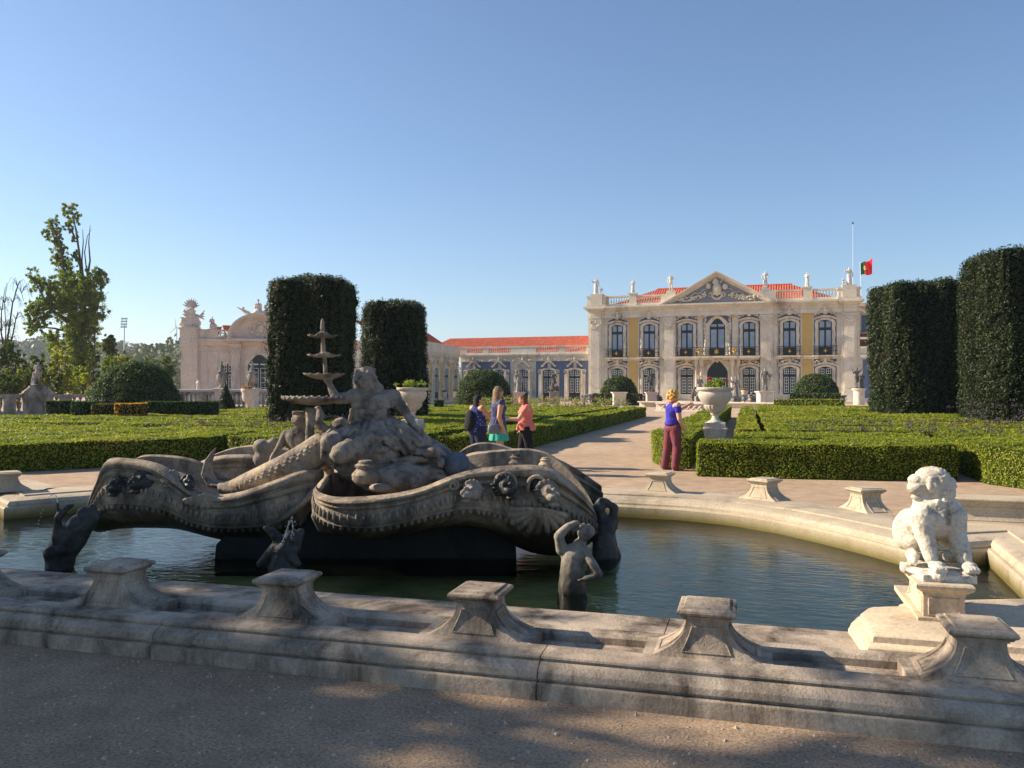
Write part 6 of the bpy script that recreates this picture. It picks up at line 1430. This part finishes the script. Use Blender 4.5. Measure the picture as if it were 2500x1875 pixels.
# ---------------- garden statues ----------------
def ped(px,pt,pb,w,lab,mat=PST,rnd=False,d=None):
    d=d or 3439/(pb-948); x,y=fdp(px,d); h=EYE+(948-pt)*d/FPX; m=MB(); o=empty('statue_pedestal',(x,y,0),YAW,lab,'pedestal','pedestals of the garden statues')
    if rnd: m.lathe([(w*.5,0),(w*.5,h*.9),(w*.56,h*.92),(w*.6,h)],(0,0,0),22)
    else: m.box(-w*.5,w*.5,-w*.5,w*.5,-.02,h*.86)
    m.build('block',mat,o,smooth=rnd,sharp=rad(40) if rnd else None)
    m=MB(); 
    if rnd: m.lathe([(w*.66,h),(w*.66,h+.1),(w*.5,h+.12)],(0,0,0),22)
    else: m.box(-w*.56,w*.56,-w*.56,w*.56,h*.86+.002,h*.93); m.box(-w*.64,w*.64,-w*.64,w*.64,h*.93,h,.02)
    m.build('cap_slab',mat,o); return x,y,h+(.12 if rnd else 0),d
DKST=stone('dark_garden_stone',rgb('6f6a64'),rgb('55514c'),rgb('2c2a28'),5,.4,3,.006,fine=20,streak=False); GREY=stone('grey_garden_stone',rgb('a39c92'),rgb('827c74'),rgb('4c4843'),5,.4,3,.006,fine=20,streak=False)
PK=stone('pink_plinth',rgb('d6bcae'),rgb('c4aa9c'),rgb('8e7a70'),2,.3,1,.006)
def put(o,x,y,z,rz,lab,cat='statue',group=None,s=None):
    o.location=(x,y,z); o.rotation_euler=(0,0,rz); tag(o,lab,cat,group)
    if s: o.scale=(s,s,s)
    return o
x,y,h,d=ped(1353,955,987,.95,'square grey pedestal with rocky top right of the meadow flowers',GREY)
m=MB(); human(m,POSES[3],1.55,1.25,(0,0,.5),face=False); robe(m,[(0,0,.62,.09,.08),(0,0,.45,.12,.11),(0,0,.2,.16,.13)],6,.15,20,(0,0,.5),0,1.55); 
for q in range(22): a=random.uniform(0,6.28); m.ball((.35*math.cos(a),.3*math.sin(a),random.uniform(.05,.5)),(.2,.18,.16),8)
m.tube([(-.3,0,.4),(-.6,0,.35),(-.75,0,.1)],[.12,.1,.05],7); put(sculpt('stone_statue',m,DKST,.03,1,.05,.12),x,y,h,YAW,'dark bearded statue seated on rocks, right of the meadow flowers')
x,y,h,d=ped(1267,957,990,.8,'low pink pedestal almost hidden by the meadow flowers',PK,d=68); put(statue_mesh(0,True,None,1.75,.03,GREY),x,y,h,YAW+rad(20),'pale draped statue before the dark door of the low wing')
x,y,h,d=ped(1590,957,990,.9,'pink square pedestal under the darkest standing statue',PK,d=78); put(statue_mesh(2,False,None,2.0,.03,DKST),x,y,h,YAW,'dark bronze-like standing statue before the second palace door')
ped(1512,957,990,1.2,'empty square stone pedestal with flat cap near the left palace bush',PST)
x,y,h,d=ped(1867,955,994,1.15,'tall cream square pedestal with overhanging cap, right of the flower urn',PST); put(statue_mesh(3,False,lambda mb:(mb.cone2((.35,0,1.3),(.5,0,1.0),.06,.05,8),mb.ball((.48,0,1.4),(.2,.1,.2),10)),2.1,.028,GREY),x,y,h,YAW,'nude grey standing statue on the tall cream pedestal')
x,y,h,d=ped(2097,951,988,1.1,'round cream pedestal at the left foot of the broad right yew',PST,True)
m=MB(); human(m,dict(POSES[0],elR=(.2,-.02,.85),haR=(.27,-.05,1.02)),1.9,1.2,(-.2,0,.2),face=False); human(m,POSES[3],1.45,1.2,(.25,-.2,.1),face=False); robe(m,[(0,0,.62,.1,.1),(0,0,.3,.2,.2),(0,0,.05,.28,.24)],6,.15,20,(.05,-.05,0),0,1.6)
m.ball((.05,0,.15),(.5,.4,.3),10); put(sculpt('stone_statue',m,DKST,.03,1,.04,.12),x,y,h,YAW,'dark intertwined statue group on the round pedestal')
for px,pt,pb,i,lab,mat,rb in ((1796,921,968,0,'helmeted soldier statue between the big urn and the right door',GREY,True),(1708,922,966,1,'soldier statue just behind the rim of the big fluted urn',GREY,True)):
    d=84; x,y=fdp(px,d); h=EYE+(948-pb)*d/FPX; put(statue_mesh(i,rb,lambda mb:mb.ball((0,0,1.95),(.12,.14,.16),8),2.0,.032,mat),x,y,h-.05,YAW,lab); bb=MB(); bb.box(-.45,.45,-.45,.45,-.02,h-.06); tag(bb.build('statue_pedestal',GREY,None,False,(x,y,0),YAW),'low block pedestal under the '+('helmeted soldier' if px>1750 else 'soldier behind the urn rim'),'pedestal','pedestals of the garden statues')
def crouch(px,pt,pb,lab,mat,i,w=1.0):
    d=3439/(pb-948); x,y=fdp(px,d); m=MB(); hh=EYE+(948-pt)*d/FPX
    J=dict(hipL=(-.06,0,.3),hipR=(.06,0,.3),pelvis=(0,0,.32),waist=(0,-.03,.42),chest=(0,-.06,.53),neck=(0,-.1,.63),head=(0,-.14,.70),shL=(-.1,-.06,.58),shR=(.1,-.06,.58),knL=(-.12,-.22,.38),anL=(-.12,-.16,.08),toL=(-.12,-.26,.03),knR=(.14,-.2,.3),anR=(.16,-.05,.08),toR=(.18,-.15,.03),elL=(-.2,-.15,.45),haL=(-.1,-.25,.5),elR=(.2,-.15,.45),haR=(.18,-.28,.35))
    human(m,J,hh/.76,1.35,(-.12*w,0,0),rad(30*i),face=False); human(m,J,hh/.95,1.3,(.25*w,-.1,0),rad(-40),face=False); m.ball((0,0,.1),(.6*w,.45,.16),10)
    o=sculpt('crouching_group',m,mat,.03,1,.05,.12); return put(o,x,y,0,YAW,lab,'sculpture')
crouch(1607,958,990,'dark crouching stone group right of the pink pedestal',DKST,1); crouch(1563,966,990,'crouching dark figure bending beside the lead urn, left of the pink pedestal',DKST,2,.8); crouch(1834,957,990,'grey huddled sculpture group left of the tall cream pedestal',GREY,1,1.2); crouch(1693,944,984,'dark lead figures with pale rock behind the blonde woman',DKST,3,1.1); crouch(1889,957,982,'small sphinx-like figure right of the tall cream pedestal',GREY,2,.8)
x,y=fdp(1542,3439/36.); m=MB(); m.ball((0,0,1.05),(.42,.42,.42),18); gb=empty('stone_globe',(x,y,0),0,'small stone globe on a stem beside the left palace bush','globe'); m.build('ball',PINK,gb,smooth=True); m=MB(); m.lathe([(.3,0),(.3,.1),(.1,.2),(.1,.6),(.2,.68)],(0,0,0),12); m.build('stand',LEAD,gb,smooth=True)
# low lattice wall of the far basin
a=Vector(fdp(1612,62)+(0,)); b_=Vector(fdp(1716,60)+(0,)); dv=b_-a; lw_=empty('lattice_wall',(a.x,a.y,0),math.atan2(dv.y,dv.x),'low pale stone wall with diamond lattice at the end of the path','wall')
m=MB(); L_=dv.length; m.box(-.4,L_+.2,-.1,.25,-.02,.12); m.box(-.4,L_+.2,-.1,.25,.55,.66)
for i in range(int(L_/.42)):
    x0=i*.42; m.tube([(x0,0,.12),(x0+.42,0,.55)],.045,4); m.tube([(x0+.42,.03,.12),(x0,.03,.55)],.045,4)
m.box(-.4,L_+.2,.1,.14,.12,.55); m.build('lattice',PINK,lw_)
m=MB(); m.box(-8,9,12,12.6,-.02,.42); m.box(-8,9,11.6,12.8,.42,.52); tag(m.build('basin_curb',PST,None,False,(a.x,a.y,0),math.atan2(dv.y,dv.x)),'long low pale curb of the far basin before the palace','curb')
# ---------------- statues on the palace roof ----------------
def rooft(x,z,pose,robed,lab,H=1.9,extra=None,rz=0,y=-.1):
    c_,s_=math.cos(PR),math.sin(PR); o=statue_mesh(pose,robed,extra,H*1.06,.034,MARBLE,'rooftop_statue'); px=pal.location[0]+x*c_-y*s_; py=pal.location[1]+x*s_+y*c_; return put(o,px,py,z,PR+rz,lab,'statue','white statues on the palace parapet')
ch=lambda sx:(lambda mb:(human(mb,dict(hipL=(-.05,-.02,.3),hipR=(.05,-.02,.3),pelvis=(0,0,.32),waist=(0,0,.42),chest=(0,0,.53),neck=(0,0,.63),head=(0,0,.72),shL=(-.1,0,.58),shR=(.1,0,.58),knL=(-.1,-.2,.35),anL=(-.1,-.2,.1),toL=(-.1,-.28,.05),knR=(.1,-.2,.35),anR=(.1,-.2,.1),toR=(.1,-.28,.05),elL=(-.2,-.05,.45),haL=(-.1,-.2,.4),elR=(.2,-.05,.45),haR=(.1,-.2,.4)),1.1,1.3,(sx,0,0),0,True,face=False),mb.box(min(sx,0)-.2,max(sx,0)+.2,-.3,.3,-.03,.06)))
rooft(.95,13.45,0,True,'white rooftop statue with raised arm at the left corner, child beside it',1.95,ch(.7))
rooft(5.6,13.46,1,True,'white rooftop statue on the first pedestal from the left corner',1.55)
rooft(10.2,13.55,2,False,'white rooftop statue just left of the pediment',1.9)
rooft(21.2,13.55,3,False,'white rooftop statue just right of the pediment',1.85)
rooft(25.85,13.46,1,True,'white rooftop statue in front of the tiles at the right end of the roof',1.6,rz=rad(-20))
rooft(30.35,13.45,0,True,'white rooftop statue group at the right corner below the mast',1.95,ch(-.65),rz=rad(10))
# ---------------- the four visitors ----------------
SKIN=plain('tanned_skin',rgb('c08a68'),.55,0,.05,12); SKIN2=plain('fair_skin',rgb('d2a083'),.55,0,.05,12)
def cloth_dots():
    m,n,l,b=newmat('navy_dotted_cloth'); w=coords(n,l); v=n.new('ShaderNodeTexVoronoi'); v.inputs['Scale'].default_value=17; l.new(w,v.inputs['Vector'])
    r=ramp(n,l,v.outputs['Distance'],[(.15,rgb('c3c6dc')),(.19,rgb('24306e'))]); l.new(r.outputs[0],b.inputs['Base Color']); b.inputs['Roughness'].default_value=.85; return m
NAVY=cloth_dots(); JEAN=plain('dark_denim',rgb('1d2742'),.9,0,.2,30,.002); PURP=plain('violet_blue_cotton',rgb('3b35a8'),.85,0,.1,9,.003); BLK=plain('black_cloth',rgb('17181c'),.9,0,.2,10,.002)
CORAL=plain('coral_cotton',rgb('d9776a'),.85,0,.08,14,.003); TEAL=plain('teal_cotton',rgb('35a08f'),.85,0,.08,9); 
def plaid(name,a,b_,c_):
    m,n,l,b=newmat(name); w=coords(n,l); x=nz(n,l,22,5,.75,w); r=ramp(n,l,x.outputs[0],[(.38,a),(.5,b_),(.62,c_)]); l.new(r.outputs[0],b.inputs['Base Color']); b.inputs['Roughness'].default_value=.9; return m
MAROON=plaid('maroon_print_trousers',rgb('8a3038'),rgb('74323c'),rgb('565066')); PRINT=plaid('navy_print_dress',rgb('26306a'),rgb('3a3560'),rgb('54708a'))
HAIRM=lambda nm,a,b_:plaid(nm,rgb(a),rgb(b_),rgb(a))
def person(px,d,H,theta,lab,J,sk,fem=True,k=1.0,headrot=0):
    x,y=fdp(px,d); p=empty('person',(x,y,0),YAW+rad(theta),lab,'person'); m=MB(); human(m,J,H,k,fem=fem,headrot=headrot); b=sculpt('body',m,sk,.0085,2,0,.1,p); return p
def garment(p,name,mat,J,H,fn,vox=.011,smooth=3,dis=.012,ds=.09):
    j=dict(DEF); j.update(J); V={a:Vector(b)*H for a,b in j.items()}; m=MB(); fn(m,V,H); return sculpt(name,m,mat,vox,smooth,dis,ds,p)
def torso(m,V,H,k=1.0,bot=.0,sleeve=.0,belly=0,flare=1.0):
    q=V['shR']-V['shL']; R=Matrix.Rotation(math.atan2(q.y,q.x),3,'Z')
    m.ball(V['chest'],(.107*H*k,.080*H*k,.100*H),14,R); m.cone2(V['chest'],V['waist'],.086*H*k,.080*H*k,14)
    m.ball(V['waist']+Vector((0,-belly,0)),(.092*H*k,.084*H*k,.09*H),14,R)
    lo=V['pelvis']+Vector((0,0,-bot*H)); m.tube([V['waist'],V['waist'].lerp(lo,.5),lo],[.086*H*k,.098*H*k*flare,.108*H*k*flare],20,flat=.9)
    for s in 'LR':
        m.cone2(V['sh'+s],V['chest'],.046*H,.06*H)
        if sleeve: e=V['sh'+s].lerp(V['el'+s],sleeve); m.cone2(V['sh'+s],e,.044*H*k,.040*H*k)
    for s in (-1,1): m.ball(V['chest']+R@Vector((s*.043*H,-.056*H*k,-.008*H)),(.042*H*k,.038*H*k,.04*H),10)
def legs(m,V,H,k=1.0,flare=1.0,top=True):
    if top: m.ball(V['pelvis']-Vector((0,0,.01*H)),(.108*H*k,.094*H*k,.070*H),14); m.ball(V['pelvis']+Vector((0,0,.03*H)),(.098*H*k,.086*H*k,.04*H),14)
    for s in 'LR':
        m.cone2(V['hip'+s],V['kn'+s],.074*H*k,.050*H*k,12); m.cone2(V['kn'+s],V['an'+s],.052*H*k,.040*H*flare,12)
def shoes(m,V,H):
    for s in 'LR': m.cone2(V['an'+s]-Vector((0,-.016*H,.020*H)),V['to'+s]+Vector((0,-.012*H,0)),.027*H,.021*H,10)
def hairf(m,V,H,kind,rot=0,seed=1):
    r=random.Random(seed); h=V['head']; R=Matrix.Rotation(rot,3,'Z')
    def B(x,y,z,a,b_,c_): m.ball(h+R@Vector((x,y,z))*H,(a*H,b_*H,c_*H),12)
    B(0,.012,.02,.05,.055,.054); B(0,.024,-.004,.050,.046,.055)
    if kind=='curly':
        for q in range(130):
            a=r.uniform(0,6.28); e=r.uniform(-1.1,1.5); x,y,z=math.cos(a)*math.cos(e),math.sin(a)*math.cos(e),math.sin(e)
            if y<-.35 and z<.45: continue
            B(x*.072,.018+y*.068,-.006+z*.080,*(r.uniform(.012,.019),)*3)
        B(0,.03,-.03,.058,.048,.05)
    elif kind=='long':
        for q in range(30):
            a=r.uniform(.1,PI-.1); x,y=math.cos(a)*.046,.02+math.sin(a)*.036; m.cone2(h+R@Vector((x,y,.02))*H,h+R@Vector((x*1.15,y+.012,-.135+r.uniform(-.02,.015)))*H,.014*H,.011*H,7)
    elif kind=='bob':
        for q in range(26):
            a=r.uniform(-.15,PI+.15); x,y=math.cos(a)*.046,.014+math.sin(a)*.042; m.cone2(h+R@Vector((x,y,.02))*H,h+R@Vector((x*1.12,y+.006,-.07+r.uniform(-.012,.01)))*H,.016*H,.013*H,7)
# 1 blonde woman, back three-quarter view, reaching towards the urn
H=1.655
J=dict(hipL=(-.055,0,.515),knL=(-.075,-.01,.285),anL=(-.085,.03,.045),toL=(-.09,-.07,.018),hipR=(.05,0,.515),knR=(.075,.02,.28),anR=(.10,.05,.045),toR=(.11,-.05,.018),
 elR=(.10,-.14,.73),haR=(.05,-.30,.82),elL=(-.135,.0,.65),haL=(-.12,-.09,.515),head=(0,-.02,.93),shR=(.10,-.03,.815),shL=(-.105,.01,.81))
p=person(1642,17.25,H,118,'blonde curly-haired woman in violet top and maroon trousers, reaching toward the urn',J,SKIN2,True,1.08)
garment(p,'blouse',PURP,J,H,lambda m,V,H:torso(m,V,H,1.06,-.035,.42,.0,.96)); garment(p,'trousers',MAROON,J,H,lambda m,V,H:legs(m,V,H,1.06,1.25)); garment(p,'shoes',plain('tan_shoes',rgb('b08a68'),.7),J,H,lambda m,V,H:shoes(m,V,H),.009,1,0)
garment(p,'hair',HAIRM('blonde_curls','d9ae62','b98a44'),J,H,lambda m,V,H:hairf(m,V,H,'curly'),.010,1,.01,.03)
m=MB(); m.tube([(-.16,-.02,.86),(-.19,-.10,.74),(-.15,-.16,.66),(-.1,-.2,.72)],.006,5); m.build('strap',BLK,p)
# 2 dark haired woman
H=1.56
J=dict(head=(0,-.015,.93),elR=(.15,-.10,.70),haR=(.06,-.26,.76),elL=(-.15,-.11,.665),haL=(-.03,-.27,.77),hipL=(-.055,0,.51),hipR=(.055,0,.51))
p=person(1166,17.6,H,128,'black-haired woman in navy dotted sleeveless top with a backpack, arms raised',J,SKIN,True,1.2,rad(-12))
garment(p,'dotted_top',NAVY,J,H,lambda m,V,H:(torso(m,V,H,1.30,.045,.0,.02,1.0)),.012); garment(p,'jeans',JEAN,J,H,lambda m,V,H:legs(m,V,H,1.22,1.1)); garment(p,'shoes',BLK,J,H,lambda m,V,H:shoes(m,V,H),.009,1,0)
garment(p,'hair',HAIRM('black_hair','0d0c0e','1d1a1c'),J,H,lambda m,V,H:hairf(m,V,H,'long',rad(-12),2),.010,1,.006,.03)
m=MB(); m.ball((0,.20,1.02),(.15,.09,.23),14); m.ball((0,.24,.92),(.13,.07,.13),12); sculpt('backpack',m,BLK,.013,2,.01,.08,p)
m=MB(); m.box(-.045,.045,-.012,.0,0,.035,.003); ph=m.build('camera',plain('dark_plastic',(.02,.02,.022,1),.3),None,False); x,y=fdp(1166,17.6); c_,s_=math.cos(YAW+rad(128)),math.sin(YAW+rad(128)); lx_,ly_=.02*H,-.30*H
ph.location=(x+lx_*c_-ly_*s_,y+lx_*s_+ly_*c_,.775*H); ph.rotation_euler=(0,0,YAW+rad(128)); tag(ph,'small black camera held up by the black-haired woman','camera')
# 3 tall woman in short dress
H=1.735
J=dict(head=(0,-.01,.935),elL=(-.125,.035,.655),haL=(-.12,-.02,.505),elR=(.13,-.02,.66),haR=(.12,-.1,.54),knL=(-.06,.0,.285),anL=(-.06,.085,.06),toL=(-.06,.015,.02),knR=(.055,-.06,.29),anR=(.055,.02,.045),toR=(.055,-.08,.018))
p=person(1216,16.6,H,112,'tall woman with long highlighted hair, navy vest over teal skirt, grey shoulder bag',J,SKIN,True,1.0,rad(6))
garment(p,'vest',PRINT,J,H,lambda m,V,H:torso(m,V,H,1.0,.04,.0,.0,1.0)); 
def skirt(m,V,H): robe(m,[(0,0,.56,.085,.075),(0,-.005,.50,.105,.095),(0,-.01,.43,.118,.108),(0,-.01,.375,.125,.115)],7,.08,30,H=H)
garment(p,'skirt',TEAL,J,H,skirt,.012,1,.01); garment(p,'sandals',BLK,J,H,lambda m,V,H:[m.cone2(V['an'+s]-Vector((0,-.02*H,.032*H)),V['to'+s]-Vector((0,.008*H,.008*H)),.018*H,.016*H,8) for s in 'LR'],.009,1,0)
garment(p,'hair',HAIRM('streaked_hair','a48a68','5d4a3a'),J,H,lambda m,V,H:hairf(m,V,H,'long',rad(6),3),.010,1,.008,.03)
m=MB(); m.box(-.215,-.135,.03,.27,.80,1.0,.03); bag=m.build('bag',plain('grey_leather',rgb('6d6f78'),.45),None,True); x,y=fdp(1216,16.6); bag.location=(x,y,0); bag.rotation_euler=(rad(0),0,YAW+rad(112)); tag(bag,'grey leather shoulder bag hanging at the tall woman\'s hip','bag')
m=MB(); m.tube([(-.18,.14,.99),(-.16,.06,1.2),(-.09,-.02,1.44),(.0,.06,1.47)],.008,5); m.build('strap',bag.data.materials[0],bag)
# 4 woman in coral shirt
H=1.575
J=dict(head=(0,-.05,.925),neck=(0,-.015,.86),elR=(.13,-.12,.66),haR=(.09,-.26,.665),elL=(-.135,.03,.655),haL=(-.13,-.05,.51),knL=(-.06,-.05,.285),anL=(-.06,-.02,.045),toL=(-.06,-.12,.018),knR=(.055,.03,.285),anR=(.055,.13,.06),toR=(.055,.05,.02))
p=person(1284,17.9,H,-82,'short brown-haired woman in loose coral shirt and black trousers, looking at a phone',J,SKIN2,True,1.12,rad(0))
garment(p,'shirt',CORAL,J,H,lambda m,V,H:torso(m,V,H,1.16,.03,.45,.015,1.12),.012,2,.02,.12); garment(p,'trousers',BLK,J,H,lambda m,V,H:legs(m,V,H,1.08,1.05)); garment(p,'shoes',BLK,J,H,lambda m,V,H:shoes(m,V,H),.009,1,0)
garment(p,'hair',HAIRM('brown_hair','7a4f38','5a3626'),J,H,lambda m,V,H:hairf(m,V,H,'bob',0,4),.010,1,.006,.03)
m=MB(); m.box(-.04,.04,-.07,.07,0,.01,.002); ph=m.build('phone',plain('blue_phone_case',rgb('3b4a8c'),.3),None); x,y=fdp(1284,17.9); c_,s_=math.cos(YAW-rad(82)),math.sin(YAW-rad(82)); lx_,ly_=.07*H,-.29*H
ph.location=(x+lx_*c_-ly_*s_,y+lx_*s_+ly_*c_,.69*H); ph.rotation_euler=(rad(15),0,YAW-rad(82)); tag(ph,'blue-backed phone in the hand of the woman in coral','phone')
# ---------------- loose stones, then the air ----------------
rg=np.random.default_rng(77); n=5200
P=np.stack([rg.uniform(-6.5,4,n),rg.uniform(1.2,4.36,n)],1); V=[];F=[]
s=rg.gamma(2.2,.0022,n)+.0018
base=np.array([(1,0,0),(0,1,0),(-1,0,0),(0,-1,0),(0,0,.8)],float); fa=[(0,1,4),(1,2,4),(2,3,4),(3,0,4)]
for i in range(n):
    a=rg.uniform(0,6.28); c_,s_=math.cos(a),math.sin(a); q=base*s[i]*rg.uniform(.6,1.4,(5,3))
    for x,y,z in q: V.append((P[i,0]+x*c_-y*s_,P[i,1]+x*s_+y*c_,abs(z)+.0005))
    F+= [tuple(k+5*i for k in f) for f in fa]
me=bpy.data.meshes.new('pebbles'); me.from_pydata(V,[],F); me.update()
tag(link('pebbles',me,plain('pebble_stone',rgb('b7a391'),.9,0,.3,90)),'loose pebbles on the gravel in the foreground','gravel',None,'stuff')
hz=MB(); hz.box(-1100,1100,-60,1300,-1,98)
HM=bpy.data.materials.new('haze_air'); HM.use_nodes=True; hn=HM.node_tree.nodes; hl=HM.node_tree.links; hn.remove(hn['Principled BSDF'])
pv_=hn.new('ShaderNodeVolumePrincipled'); pv_.inputs['Color'].default_value=(.82,.90,1,1); pv_.inputs['Density'].default_value=.00026; pv_.inputs['Anisotropy'].default_value=.3
hl.new(pv_.outputs[0],hn['Material Output'].inputs['Volume'])
ho=hz.build('haze',HM); tag(ho,'thin pale haze over the whole garden','haze',None,'stuff')
